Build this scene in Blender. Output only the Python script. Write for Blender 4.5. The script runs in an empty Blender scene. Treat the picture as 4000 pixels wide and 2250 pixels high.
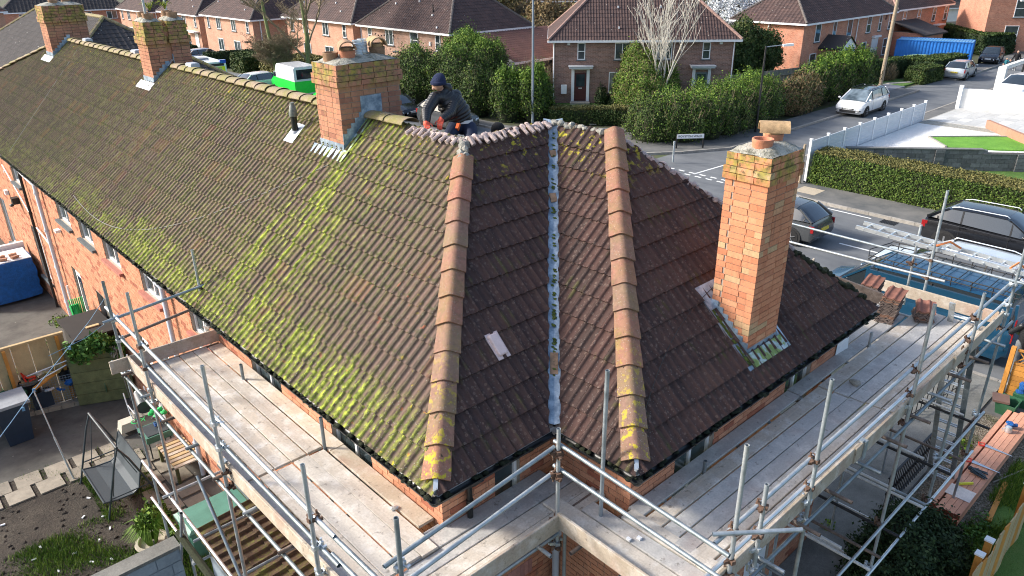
import bpy, bmesh, math, random
import numpy as np
from mathutils import Vector, Matrix, noise
random.seed(11)
rng = np.random.default_rng(11)
R = math.radians
scn = bpy.context.scene
COL = scn.collection

# ------------------------------------------------------------------ camera
CAM = Vector((-3.6623, -5.2405, 10.0928))
cam_d = bpy.data.cameras.new('camera'); cam_o = bpy.data.objects.new('camera', cam_d); COL.objects.link(cam_o)
cam_d.sensor_width = 36.0; cam_d.lens = 26.289; cam_d.clip_start = 0.1; cam_d.clip_end = 2000
_r = Vector((0.733604, -0.679485, -0.011198)); _u = Vector((0.286147, 0.293908, 0.911997)); _f = Vector((0.616397, 0.672249, -0.410045))
cam_o.matrix_world = Matrix(((_r.x, _u.x, -_f.x, CAM.x), (_r.y, _u.y, -_f.y, CAM.y), (_r.z, _u.z, -_f.z, CAM.z), (0, 0, 0, 1)))
scn.camera = cam_o

# ------------------------------------------------------------------ light
SUN_EL, SUN_AZ = 31.0, 319.0            # elevation, compass azimuth (0 = +Y, 90 = +X)
w = bpy.data.worlds.new('World'); scn.world = w; w.use_nodes = True
nt = w.node_tree; nt.nodes.clear()
sky = nt.nodes.new('ShaderNodeTexSky'); sky.sky_type = 'NISHITA'; sky.sun_disc = False
sky.sun_elevation = R(SUN_EL); sky.sun_rotation = R(SUN_AZ); sky.air_density = 1.0; sky.dust_density = 3.0; sky.ozone_density = 1.0
bg = nt.nodes.new('ShaderNodeBackground'); bg.inputs[1].default_value = 0.15
wo = nt.nodes.new('ShaderNodeOutputWorld')
nt.links.new(sky.outputs[0], bg.inputs[0]); nt.links.new(bg.outputs[0], wo.inputs[0])
sd = bpy.data.lights.new('sun', 'SUN'); sd.energy = 2.8; sd.angle = R(7); sd.color = (1.0, 0.95, 0.88)
so = bpy.data.objects.new('sun', sd); COL.objects.link(so)
_sv = Vector((math.sin(R(SUN_AZ)) * math.cos(R(SUN_EL)), math.cos(R(SUN_AZ)) * math.cos(R(SUN_EL)), math.sin(R(SUN_EL))))
so.rotation_euler = (-_sv).to_track_quat('-Z', 'Y').to_euler(); so.location = _sv * 60
vs = scn.view_settings; vs.view_transform = 'Standard'; vs.look = 'None'; vs.gamma = 1.0; vs.exposure = 0.95; vs.use_curve_mapping = False
scn.cycles.max_bounces = 5; scn.cycles.diffuse_bounces = 2; scn.cycles.glossy_bounces = 2; scn.cycles.transparent_max_bounces = 4
scn.cycles.transmission_bounces = 2; scn.cycles.filter_width = 1.05

# ------------------------------------------------------------------ materials
MATS = {}
class NT:
    def __init__(s, name):
        s.m = bpy.data.materials.new(name); s.m.use_nodes = True; s.t = s.m.node_tree; s.n = s.t.nodes
        s.b = s.n['Principled BSDF']; s.c = {}
    def new(s, t, **kw):
        n = s.n.new('ShaderNode' + t)
        for k, v in kw.items(): setattr(n, k, v)
        return n
    def link(s, a, b): s.t.links.new(a, b)
    def val(s, sock, v):
        if isinstance(v, (int, float)): sock.default_value = v
        elif isinstance(v, tuple): sock.default_value = v if len(v) != 3 or sock.type == 'VECTOR' else (*v, 1)
        else: s.link(v, sock)
    def coord(s, kind='pos'):
        if kind not in s.c:
            s.c[kind] = s.new('NewGeometry').outputs['Position'] if kind == 'pos' else s.new('TexCoord').outputs['Object']
        return s.c[kind]
    def noise(s, scale, detail=3, rough=.6, co=None, kind='pos', dist=0.):
        n = s.new('TexNoise'); n.inputs['Scale'].default_value = scale; n.inputs['Detail'].default_value = detail
        n.inputs['Roughness'].default_value = rough; n.inputs['Distortion'].default_value = dist
        s.link(co if co is not None else s.coord(kind), n.inputs['Vector']); return n.outputs[0]
    def voro(s, scale, out='Distance', co=None, feature='F1'):
        n = s.new('TexVoronoi', feature=feature); n.inputs['Scale'].default_value = scale
        s.link(co if co is not None else s.coord(), n.inputs['Vector']); return n.outputs[out]
    def math(s, op, a, b=None, c=None, clamp=False):
        n = s.new('Math', operation=op, use_clamp=clamp); s.val(n.inputs[0], a)
        if b is not None: s.val(n.inputs[1], b)
        if c is not None: s.val(n.inputs[2], c)
        return n.outputs[0]
    def ramp(s, f, a, b, c=0., d=1.):      # map range clamped
        n = s.new('MapRange', clamp=True); s.val(n.inputs[0], f)
        for i, v in enumerate((a, b, c, d)): s.val(n.inputs[1 + i], v)
        return n.outputs[0]
    def mix(s, f, a, b, mode='MIX'):
        n = s.new('Mix', data_type='RGBA', blend_type=mode); s.val(n.inputs[0], f); s.val(n.inputs[6], a); s.val(n.inputs[7], b); return n.outputs[2]
    def cramp(s, f, stops, interp='LINEAR'):
        n = s.new('ValToRGB'); cr = n.color_ramp; cr.interpolation = interp
        while len(cr.elements) < len(stops): cr.elements.new(.5)
        for e, (p, c) in zip(cr.elements, stops): e.position = p; e.color = (*c, 1)
        s.val(n.inputs[0], f); return n.outputs[0]
    def sep(s, v=None):
        n = s.new('SeparateXYZ'); s.link(v if v is not None else s.coord(), n.inputs[0]); return n.outputs
    def comb(s, x, y, z):
        n = s.new('CombineXYZ')
        for i, v in enumerate((x, y, z)): s.val(n.inputs[i], v)
        return n.outputs[0]
    def rnd(s):                               # per piece random: face attribute plus per object random
        if 'rnd' not in s.c:
            a = s.new('Attribute', attribute_name='rnd').outputs['Fac']; o = s.new('ObjectInfo').outputs['Random']
            s.c['rnd'] = s.math('FRACT', s.math('ADD', a, o))
        return s.c['rnd']
    def done(s, color, rough=.8, bump=None, bs=.3, bd=.01, metal=0., spec=None, coat=None):
        s.val(s.b.inputs['Base Color'], color); s.val(s.b.inputs['Roughness'], rough); s.val(s.b.inputs['Metallic'], metal)
        if spec is not None: s.b.inputs['Specular IOR Level'].default_value = spec
        if coat: s.b.inputs['Coat Weight'].default_value = coat; s.b.inputs['Coat Roughness'].default_value = .05
        if bump is not None:
            n = s.new('Bump'); n.inputs['Strength'].default_value = bs; n.inputs['Distance'].default_value = bd
            s.link(bump, n.inputs['Height']); s.link(n.outputs[0], s.b.inputs['Normal'])
        MATS[s.m.name] = s.m; return s.m

def simple(name, col, rough=.7, var=.25, scale=6., metal=0., bs=.2, bd=.004, spec=None, coat=None, rv=0., kind='pos'):
    s = NT(name); n = s.noise(scale, 4, kind=kind); n2 = s.noise(scale * 9, 2, kind=kind)
    f = s.math('ADD', s.math('MULTIPLY', n, .7), s.math('MULTIPLY', n2, .3))
    k = s.ramp(f, .3, .7, 1 - var, 1 + var)
    if rv: k = s.math('MULTIPLY', k, s.ramp(s.rnd(), 0, 1, 1 - rv, 1 + rv))
    c = s.mix(1., col, s.comb(k, k, k), 'MULTIPLY')
    return s.done(c, rough, n2 if bs else None, bs, bd, metal, spec, coat)

# ------------------------------------------------------------------ mesh building
class MB:
    def __init__(s): s.v = []; s.f = []; s.m = []; s.r = []; s.T = None; s.mi = 0; s.rv = 0.
    def add(s, vs_, fs_, rv=None):
        b = len(s.v)
        if s.T is not None: vs_ = [s.T @ Vector(p) for p in vs_]
        s.v += [tuple(p) for p in vs_]; s.f += [[i + b for i in f] for f in fs_]; s.m += [s.mi] * len(fs_)
        s.r += [s.rv if rv is None else rv] * len(fs_); return s
    def box(s, x0, x1, y0, y1, z0, z1, rv=None):
        return s.add([(x0, y0, z0), (x1, y0, z0), (x1, y1, z0), (x0, y1, z0), (x0, y0, z1), (x1, y0, z1), (x1, y1, z1), (x0, y1, z1)],
                     [(3, 2, 1, 0), (4, 5, 6, 7), (0, 1, 5, 4), (1, 2, 6, 5), (2, 3, 7, 6), (3, 0, 4, 7)], rv)
    def obox(s, c, sz, M=None, rv=None):
        x, y, z = (a / 2 for a in sz); P = [(a, b, d) for d in (-z, z) for a, b in ((-x, -y), (x, -y), (x, y), (-x, y))]
        M = M or Matrix.Identity(3); c = Vector(c)
        return s.add([c + M @ Vector(p) for p in P], [(3, 2, 1, 0), (4, 5, 6, 7), (0, 1, 5, 4), (1, 2, 6, 5), (2, 3, 7, 6), (3, 0, 4, 7)], rv)
    def beam(s, p0, p1, w_, h_, rv=None):
        p0 = Vector(p0); p1 = Vector(p1); d = p1 - p0; L = d.length; d.normalize()
        up = Vector((0, 0, 1)) if abs(d.z) < .95 else Vector((0, 1, 0)); sx = d.cross(up).normalized(); u = sx.cross(d)
        M = Matrix((sx, d, u)).transposed(); return s.obox((p0 + p1) / 2, (w_, L, h_), M, rv)
    def tube(s, p0, p1, r, n=10, r2=None, caps=True, rv=None):
        return s.path([p0, p1], [r, r if r2 is None else r2], n, caps, rv)
    def path(s, pts, rad, n=8, caps=True, rv=None):
        pts = [Vector(p) for p in pts]; k = len(pts)
        if isinstance(rad, (int, float)): rad = [rad] * k
        V = []; prev = None
        for i, p in enumerate(pts):
            d = (pts[min(i + 1, k - 1)] - pts[max(i - 1, 0)]).normalized()
            if prev is None:
                a = Vector((0, 0, 1)) if abs(d.z) < .9 else Vector((1, 0, 0)); x = d.cross(a).normalized()
            else: x = (prev - d * prev.dot(d)).normalized()
            prev = x; y = d.cross(x)
            for j in range(n):
                t = 2 * math.pi * j / n; V.append(p + (x * math.cos(t) + y * math.sin(t)) * rad[i])
        F = [(i * n + j, i * n + (j + 1) % n, (i + 1) * n + (j + 1) % n, (i + 1) * n + j) for i in range(k - 1) for j in range(n)]
        if caps: F += [tuple(range(n))[::-1], tuple(range((k - 1) * n, k * n))]
        return s.add(V, F, rv)
    def loft(s, rings, caps=True, rv=None, closed=True):
        n = len(rings[0]); k = len(rings); V = [p for r_ in rings for p in r_]; m = n if closed else n - 1
        F = [(i * n + j, i * n + (j + 1) % n, (i + 1) * n + (j + 1) % n, (i + 1) * n + j) for i in range(k - 1) for j in range(m)]
        if caps and closed: F += [tuple(range(n))[::-1], tuple(range((k - 1) * n, k * n))]
        return s.add(V, F, rv)
    def lathe(s, c, prof, n=16, caps=True, rv=None):
        c = Vector(c); return s.loft([[c + Vector((r_ * math.cos(2 * math.pi * j / n), r_ * math.sin(2 * math.pi * j / n), z)) for j in range(n)] for r_, z in prof], caps, rv)
    def prism(s, poly, z0, z1, rv=None):
        n = len(poly); return s.add([(x, y, z0) for x, y in poly] + [(x, y, z1) for x, y in poly],
            [tuple(range(n))[::-1], tuple(range(n, 2 * n))] + [(i, (i + 1) % n, n + (i + 1) % n, n + i) for i in range(n)], rv)
    def poly(s, pts, rv=None): return s.add(pts, [tuple(range(len(pts)))], rv)
    def blob(s, c, rx, ry, rz, n=6, m=4, jit=0., rv=None):
        c = Vector(c); rings = []
        for i in range(1, m):
            a = math.pi * i / m
            rings.append([c + Vector((rx * math.sin(a) * math.cos(2 * math.pi * j / n), ry * math.sin(a) * math.sin(2 * math.pi * j / n), -rz * math.cos(a))) * 1.0 + Vector((random.uniform(-jit, jit), random.uniform(-jit, jit), random.uniform(-jit, jit))) for j in range(n)])
        V = [p for r_ in rings for p in r_] + [c + Vector((0, 0, -rz)), c + Vector((0, 0, rz))]; k = len(rings)
        F = [(i * n + j, i * n + (j + 1) % n, (i + 1) * n + (j + 1) % n, (i + 1) * n + j) for i in range(k - 1) for j in range(n)]
        F += [((j + 1) % n, j, k * n) for j in range(n)] + [((k - 1) * n + j, (k - 1) * n + (j + 1) % n, k * n + 1) for j in range(n)]
        return s.add(V, F, rv)

def root_of(o):
    while o.parent: o = o.parent
    return o
def setmesh(me, mats, rnd=None, smooth=None):
    for m in (mats if isinstance(mats, (list, tuple)) else [mats]): me.materials.append(m)
    if rnd is not None and len(rnd):
        a = me.attributes.new('rnd', 'FLOAT', 'FACE'); a.data.foreach_set('value', np.asarray(rnd, dtype=np.float32))
    if smooth is not None:
        me.polygons.foreach_set('use_smooth', np.ones(len(me.polygons), dtype=bool)); me.set_sharp_from_angle(angle=R(smooth))
def part(name, mb, mats, parent=None, world=True, smooth=None, kind=None, label=None):
    """links the collected shapes as ONE mesh object; world coordinates are brought into the parent thing's frame"""
    me = bpy.data.meshes.new(name); V = mb.v
    if parent is not None and world:
        inv = root_of(parent).matrix_basis.inverted()
        V = [inv @ Vector(p) for p in V]
    me.from_pydata(V, [], mb.f); setmesh(me, mats, mb.r, smooth)
    if len(me.materials) > 1: me.polygons.foreach_set('material_index', np.asarray(mb.m, dtype=np.int32))
    me.update(); o = bpy.data.objects.new(name, me); COL.objects.link(o)
    if parent is not None: o.parent = parent
    if kind: o['kind'] = kind
    if label: o['label'] = label
    return o
def tag(o, label, cat, group=None):
    o['label'] = label; o['category'] = cat
    if group: o['group'] = group
    return o
def thing(name, label, cat, loc=(0, 0, 0), rz=0., group=None):
    o = bpy.data.objects.new(name, None); COL.objects.link(o); o.empty_display_size = .2
    o.matrix_basis = Matrix.Translation(Vector(loc)) @ Matrix.Rotation(rz, 4, 'Z')
    return tag(o, label, cat, group)
def one(name, mb, mats, label, cat, loc=(0, 0, 0), group=None, smooth=None, rz=0.):
    """a thing that is one mesh, its origin at its base; mb is in world coordinates"""
    T = Matrix.Translation(Vector(loc)) @ Matrix.Rotation(rz, 4, 'Z'); inv = T.inverted(); mb.v = [tuple(inv @ Vector(p)) for p in mb.v]
    o = part(name, mb, mats, None, smooth=smooth); o.matrix_basis = T; return tag(o, label, cat, group)
def struct(name, mb, mats, smooth=None):
    o = part(name, mb, mats, None, smooth=smooth, kind='structure'); return o
def inst(name, me, parent, M):
    o = bpy.data.objects.new(name, me); COL.objects.link(o); o.parent = parent; o.matrix_basis = M; return o
def copy_thing(src, loc, rz=0., label=None, group=None):
    r = src.copy(); COL.objects.link(r); r.matrix_basis = Matrix.Translation(Vector(loc)) @ Matrix.Rotation(rz, 4, 'Z')
    if label: r['label'] = label
    if group: r['group'] = group
    for ch in list(src.children):
        c = ch.copy(); COL.objects.link(c); c.parent = r
        for g_ in ch.children:
            d = g_.copy(); COL.objects.link(d); d.parent = c
    return r
def fast(name, V, F, mats, rnd=None, parent=None, smooth=None):
    """numpy mesh: V (n,3), F (m,4) quads"""
    me = bpy.data.meshes.new(name); V = np.asarray(V, dtype=np.float32); F = np.asarray(F, dtype=np.int32)
    me.vertices.add(len(V)); me.vertices.foreach_set('co', V.ravel()); k = F.shape[1]
    me.loops.add(F.size); me.loops.foreach_set('vertex_index', F.ravel())
    me.polygons.add(len(F)); me.polygons.foreach_set('loop_start', np.arange(0, F.size, k, dtype=np.int32)); me.polygons.foreach_set('loop_total', np.full(len(F), k, dtype=np.int32))
    me.update(calc_edges=True); setmesh(me, mats, rnd, smooth)
    o = bpy.data.objects.new(name, me); COL.objects.link(o)
    if parent is not None:
        o.parent = parent; o.matrix_basis = root_of(parent).matrix_basis.inverted()
    return o
def leafmesh(P, size, N=None, flat=.5, asp=1.6):
    """leaf quads at points P; N = outward normals that the leaves lean towards"""
    P = np.asarray(P, dtype=np.float64); n = len(P); sz = size * rng.uniform(.6, 1.35, (n, 1))
    d = rng.normal(size=(n, 3)); d /= np.linalg.norm(d, axis=1, keepdims=True)
    if N is not None:
        d = d * (1 - flat) + N * flat * rng.uniform(.4, 1.6, (n, 1)); d /= np.linalg.norm(d, axis=1, keepdims=True)
    a = np.cross(d, rng.normal(size=(n, 3))); a /= np.linalg.norm(a, axis=1, keepdims=True); b = np.cross(d, a)
    a *= sz * asp * .5; b *= sz * .5
    V = np.stack([P - a, P - b * .9 + a * .1 + d * sz * .12, P + a, P + b * .9 + a * .1 + d * sz * .12], 1).reshape(-1, 3)
    return V, np.arange(4 * n).reshape(-1, 4)

# ------------------------------------------------------------------ surfaces
def tile_mat(name, ax, stops, mossy, rings):
    s = NT(name); X, Y, Z = s.sep(); p = s.coord()
    al = Y if ax == 'y' else X                                   # along the eaves
    ph = s.math('FRACT', s.math('DIVIDE', s.math('ADD', al, 20.0), .1425))
    roll = s.math('MULTIPLY', s.ramp(ph, .55, .76), s.ramp(ph, 1., .88))
    c = s.cramp(s.rnd(), stops)
    n1 = s.noise(1.3, 4); n2 = s.noise(14, 4, .7); n3 = s.noise(60, 3, .7)
    k = s.ramp(s.math('ADD', s.math('MULTIPLY', n2, .6), s.math('MULTIPLY', n3, .4)), .3, .7, .62, 1.4)
    c = s.mix(1., c, s.comb(k, k, k), 'MULTIPLY')
    c = s.mix(s.math('MULTIPLY', roll, .75 if mossy else .35), c, (.235, .16, .13) if mossy else (.105, .058, .048))
    if mossy: c = s.mix(s.math('MULTIPLY', s.ramp(ph, .62, .45), .45), c, (.045, .042, .028))
    # grey algae bloom
    c = s.mix(s.math('MULTIPLY', s.ramp(n2, .5, .75), .5), c, (.085, .08, .062) if mossy else (.055, .042, .038))
    if mossy:
        sc = s.comb(s.math('MULTIPLY', X, .7), s.math('MULTIPLY', al, 7.), s.math('MULTIPLY', Z, .7)); st = s.noise(1., 3, .6, co=sc)
        eave = s.ramp(s.math('ADD', X, s.math('MULTIPLY', n1, -1.0)), .12, -.22)
        eave = s.math('MULTIPLY', s.math('MULTIPLY', eave, s.ramp(Y, .3, 2.2, .55, 1.2)), s.ramp(Y, 18., 9., .3, 1.))
        band = s.math('MULTIPLY', s.ramp(Y, 3.3, 4.9), s.ramp(Y, 6.9, 5.9)); band = s.math('MULTIPLY', band, s.ramp(st, .38, .62))
        ridge = s.math('MULTIPLY', s.ramp(X, 1.7, 3.0), s.math('MULTIPLY', s.ramp(Y, 4.2, 6.5), s.ramp(Y, 15., 8., .55, 1.)))
        gen = s.math('MULTIPLY', s.ramp(Y, 1.4, 4.5), s.ramp(Y, 24., 9., .3, .75))
        amt = s.math('MAXIMUM', s.math('MAXIMUM', eave, s.math('MULTIPLY', band, 1.3)), s.math('MAXIMUM', s.math('MULTIPLY', ridge, .7), s.math('MULTIPLY', gen, .46)))
        pan = s.math('SUBTRACT', 1., s.math('MULTIPLY', roll, .62))
        m = s.math('MULTIPLY', s.math('MULTIPLY', amt, pan), s.ramp(s.math('ADD', s.math('MULTIPLY', n2, .55), s.math('MULTIPLY', st, .5)), .43, .6))
        m = s.math('MULTIPLY', m, s.ramp(n3, .34, .52, .45, 1.)); mc = s.cramp(s.noise(7., 4, .7), [(.3, (.06, .08, .012)), (.46, (.17, .22, .025)), (.6, (.38, .44, .06))])
        c = s.mix(m, c, mc)
        # moss caught along each lap
        fr = s.math('FRACT', s.math('ADD', s.math('DIVIDE', X, .2525), .5)); lap = s.math('MULTIPLY', s.ramp(s.math('ABSOLUTE', s.math('SUBTRACT', fr, .5)), .10, .03), s.ramp(n2, .42, .6))
        c = s.mix(s.math('MULTIPLY', lap, s.ramp(Y, .5, 3., .25, .8)), c, (.05, .065, .015))
        yb = s.math('MULTIPLY', s.ramp(s.noise(9., 3, .55), .66, .69), s.math('MAXIMUM', s.ramp(X, 2.2, 2.9), s.math('MULTIPLY', s.ramp(Y, 2.4, .6), .8)))
        c = s.mix(yb, c, (.48, .38, .03))
        # orange frost-damaged patches
        ob = s.math('MULTIPLY', s.ramp(s.noise(4.5, 3, .55), .69, .72), s.ramp(Y, 6., 1.5)); c = s.mix(s.math('MULTIPLY', ob, .85), c, (.36, .12, .075))
    else:
        mg = s.math('MULTIPLY', s.ramp(s.math('SUBTRACT', Z, 7.0), 0, .5), s.ramp(s.noise(8., 4, .6), .58, .64)); c = s.mix(mg, c, (.42, .36, .04))
        ml = s.math('MULTIPLY', s.ramp(s.noise(2.2, 3, .6), .56, .68), s.ramp(ph, .55, .4)); c = s.mix(s.math('MULTIPLY', ml, .55), c, (.10, .10, .03))
    if rings:
        v = s.voro(15., co=p); on = s.math('GREATER_THAN', s.voro(15., 'Color', co=p), .35)
        ring = s.math('MULTIPLY', s.math('MULTIPLY', s.ramp(v, .30, .25), s.ramp(v, .08, .22, .35, 1.)), on)
        c = s.mix(s.math('MULTIPLY', ring, .62), c, (.19, .135, .11))
    v2 = s.voro(38., co=p); dot = s.math('MULTIPLY', s.ramp(v2, .22, .16), s.math('GREATER_THAN', s.voro(38., 'Color', co=p), .62))
    c = s.mix(s.math('MULTIPLY', dot, .75), c, (.42, .41, .34) if mossy else (.22, .2, .18))
    v3 = s.voro(29., co=p); dk = s.math('MULTIPLY', s.ramp(v3, .2, .14), s.math('GREATER_THAN', s.voro(29., 'Color', co=p), .7)); c = s.mix(s.math('MULTIPLY', dk, .8), c, (.02, .022, .012))
    return s.done(c, .9, s.math('ADD', n2, s.math('MULTIPLY', n3, .6)), .6, .007, spec=.22)
tile_mat('tile_moss', 'y', [(0, (.085, .06, .05)), (.35, (.125, .082, .064)), (.6, (.07, .054, .046)), (.9, (.14, .088, .07)), (.985, (.19, .09, .06))], True, False)
tile_mat('tile_dark', 'x', [(0, (.055, .036, .034)), (.5, (.078, .047, .041)), (.9, (.096, .054, .045)), (1, (.11, .07, .055))], False, True)
tile_mat('tile_red', 'y', [(0, (.052, .036, .032)), (.5, (.07, .043, .037)), (1, (.09, .05, .042))], False, True)

def hip_mat(name, base, yel, green):
    s = NT(name); n1 = s.noise(3.5, 3); n2 = s.noise(22, 4, .7); k = s.ramp(n2, .3, .7, .75, 1.25)
    c = s.mix(1., s.cramp(s.rnd(), base), s.comb(k, k, k), 'MULTIPLY'); X, Y, Z = s.sep()
    c = s.mix(s.math('MULTIPLY', s.ramp(n1, .48, .66), .4), c, (.22, .16, .10)); c = s.mix(s.math('MULTIPLY', s.ramp(s.noise(5., 4, .7), .55, .7), .5), c, (.09, .06, .05))
    if green: c = s.mix(s.math('MULTIPLY', s.ramp(s.noise(2.6, 4, .7), .42, .6), green), c, (.20, .19, .05))
    low = s.ramp(Z, 5.9, 5.0); yv = s.voro(9.); c = s.mix(s.math('MULTIPLY', s.math('MULTIPLY', s.ramp(s.noise(10., 4, .65), .54, .60), s.math('ADD', s.math('MULTIPLY', low, yel), .05 * yel)), .9), c, (.50, .40, .02))
    d = s.voro(45.); c = s.mix(s.math('MULTIPLY', s.math('MULTIPLY', s.ramp(d, .24, .16), s.math('GREATER_THAN', s.voro(45., 'Color'), .6)), .7), c, (.42, .41, .36))
    d = s.voro(33.); c = s.mix(s.math('MULTIPLY', s.math('MULTIPLY', s.ramp(d, .2, .12), s.math('GREATER_THAN', s.voro(33., 'Color'), .55)), .75), c, (.03, .03, .02))
    return s.done(c, .85, n2, .4, .005)
hip_mat('hip_clay', [(0, (.27, .13, .09)), (.5, (.31, .135, .09)), (1, (.22, .13, .095))], 1., .25)
hip_mat('ridge_moss', [(0, (.27, .21, .14)), (1, (.3, .22, .15))], .35, .85)

def brick_mat(name, stops, grime=.3, moss=None, lich=0.):
    s = NT(name); n2 = s.noise(30, 4, .7); n1 = s.noise(2.5, 3); k = s.ramp(s.math('ADD', s.math('MULTIPLY', n2, .6), s.math('MULTIPLY', n1, .4)), .3, .7, .75, 1.22)
    c = s.mix(1., s.cramp(s.rnd(), stops), s.comb(k, k, k), 'MULTIPLY')
    c = s.mix(s.math('MULTIPLY', s.ramp(n1, .52, .75), grime), c, (.2, .15, .12)); c = s.mix(s.math('MULTIPLY', s.ramp(s.noise(7., 4, .7), .55, .72), grime + .15), c, (.30, .17, .11)); zs = s.sep(); c = s.mix(s.math('MULTIPLY', s.ramp(s.noise(1., 4, .7, co=s.comb(s.math('MULTIPLY', zs[0], 9.), s.math('MULTIPLY', zs[1], 9.), s.math('MULTIPLY', zs[2], .9))), .56, .7), .35), c, (.10, .075, .06))
    if moss:
        X, Y, Z = s.sep(); m = s.math('MULTIPLY', s.ramp(Z, moss[0], moss[1]), s.ramp(s.noise(6., 4, .65), .40, .56)); c = s.mix(s.math('MULTIPLY', m, .85), c, s.cramp(s.noise(13., 2), [(.3, (.10, .12, .03)), (.5, (.26, .24, .06)), (.7, (.42, .36, .06))]))
        c = s.mix(s.math('MULTIPLY', s.math('MULTIPLY', s.ramp(Z, moss[0], moss[1]), s.ramp(s.noise(9., 4, .7), .56, .64)), .7), c, (.05, .05, .03))
    if lich:
        c = s.mix(s.math('MULTIPLY', s.ramp(s.noise(11., 4, .7), .56, .64), lich), c, (.34, .31, .13))
    return s.done(c, .9, n2, .35, .004, spec=.25)
ORANGE = [(0, (.56, .235, .125)), (.3, (.62, .27, .145)), (.6, (.50, .19, .10)), (.85, (.66, .33, .18)), (.97, (.52, .36, .2))]
brick_mat('brick_orange', ORANGE, .12); brick_mat('brick_orange_top', ORANGE, .2, (7.3, 7.62))
brick_mat('brick_mossy', [(0, (.42, .19, .12)), (.5, (.5, .24, .15)), (1, (.34, .15, .1))], .35, (8.0, 8.35), .35)
brick_mat('brick_wall', [(0, (.50, .225, .13)), (.45, (.56, .26, .155)), (.8, (.60, .30, .18)), (.9, (.40, .145, .085)), (1, (.34, .12, .075))], .15)
brick_mat('brick_garden', [(0, (.36, .2, .14)), (1, (.5, .27, .17))], .3)
simple('mortar', (.42, .36, .30), .95, .25, 20); simple('mortar_dark', (.12, .11, .09), .95, .4, 20)
simple('mortar_grey', (.33, .32, .28), .95, .45, 9, bs=.8, bd=.02)
simple('bedding', (.50, .40, .37), .95, .35, 12, bs=.9, bd=.02)
s = NT('flaunching'); n1 = s.noise(9, 4, .7); n2 = s.noise(40, 3); c = s.cramp(n1, [(.35, (.12, .12, .09)), (.5, (.33, .32, .27)), (.65, (.42, .41, .36)), (.8, (.30, .28, .10))]); s.done(c, .95, n2, .9, .02)
s = NT('lead'); n1 = s.noise(5, 4, .7); X, Y, Z = s.sep(); c = s.cramp(n1, [(.35, (.14, .20, .27)), (.5, (.28, .36, .44)), (.62, (.46, .55, .63)), (.8, (.6, .66, .7))]); s.done(c, .5, s.noise(25, 3), .4, .01, metal=.25)
s = NT('lead_mossy'); n1 = s.noise(6, 4, .7); c = s.cramp(n1, [(.38, (.16, .24, .06)), (.5, (.26, .34, .10)), (.56, (.4, .5, .5)), (.75, (.55, .62, .66))]); s.done(c, .6, s.noise(25, 3), .4, .01)
simple('clay_pot', (.52, .21, .12), .8, .3, 8); simple('clay_pot_old', (.33, .2, .12), .9, .5, 9); simple('clay_lichen', (.42, .28, .15), .9, .5, 12)
simple('gutter_black', (.018, .02, .02), .35, .3, 10); simple('gutter_moss', (.035, .045, .02), .95, .7, 25, bs=1., bd=.03)
simple('moss', (.13, .17, .03), .95, .6, 14, bs=1., bd=.02); simple('moss_bright', (.28, .34, .04), .95, .5, 14, bs=.8, bd=.02)
simple('underfelt', (.78, .8, .82), .8, .1, 10); simple('upvc', (.82, .83, .84), .35, .05, 3); simple('upvc_grey', (.55, .57, .6), .4, .12, 5)
simple('sill_slate', (.10, .12, .13), .7, .2); simple('sill_red', (.42, .16, .12), .8, .2); simple('fascia', (.5, .47, .45), .7, .3, 4); simple('soffit', (.25, .2, .17), .8, .3, 5)
simple('black_iron', (.015, .015, .016), .5, .2, 8); simple('grey_plastic', (.42, .45, .5), .5, .1)
s = NT('glass'); n = s.noise(.9, 2, kind='obj'); s.done(s.cramp(n, [(.3, (.02, .03, .035)), (.7, (.07, .10, .11))]), .06, spec=.9)
s = NT('curtain_glass'); n = s.noise(2.2, 2, kind='pos'); s.done(s.cramp(n, [(.35, (.10, .12, .12)), (.6, (.28, .29, .27))]), .12, spec=.8)
simple('render_white', (.78, .77, .74), .9, .08, 2); simple('render_grey', (.30, .32, .34), .9, .2, 3)

def board_mat(name, cols, pale, red=0.):
    s = NT(name); ao = s.sep(s.coord('obj')); rn = s.rnd()
    co = s.comb(s.math('ADD', s.math('MULTIPLY', ao[0], 1.3), s.math('MULTIPLY', rn, 37.)), s.math('MULTIPLY', ao[1], 26.), ao[2]); g1 = s.noise(1., 4, .6, co=co, dist=.6)
    g2 = s.noise(5., 4, .65); g3 = s.noise(38, 3)
    c = s.cramp(s.math('ADD', s.math('MULTIPLY', g1, .5), s.math('MULTIPLY', rn, .5)), cols)
    c = s.mix(s.math('MULTIPLY', s.ramp(g2, .48, .68), pale), c, (.70, .67, .62)); c = s.mix(s.math('MULTIPLY', s.ramp(s.noise(1.7, 3), .52, .7), red), c, (.36, .20, .15))
    c = s.mix(s.math('MULTIPLY', s.ramp(s.noise(11, 4, .7), .60, .68), .6), c, (.14, .12, .10)); k = s.ramp(g3, .3, .7, .88, 1.1); c = s.mix(1., c, s.comb(k, k, k), 'MULTIPLY')
    v = s.voro(4.2, co=s.comb(s.math('ADD', ao[0], s.math('MULTIPLY', rn, 9.)), s.math('MULTIPLY', ao[1], 1.3), 0.)); c = s.mix(s.ramp(v, .055, .035), c, (.10, .07, .05))
    return s.done(c, .85, g1, .35, .004)
board_mat('board', [(0, (.38, .35, .31)), (.35, (.58, .53, .46)), (.6, (.48, .42, .35)), (.85, (.64, .55, .43)), (1, (.56, .52, .48))], .75)
board_mat('board_grey', [(0, (.33, .32, .31)), (.5, (.44, .43, .41)), (1, (.52, .51, .48))], .5, .25)
board_mat('toe_wood', [(0, (.34, .28, .21)), (.5, (.45, .38, .29)), (1, (.40, .32, .26))], .45, .45)
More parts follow.
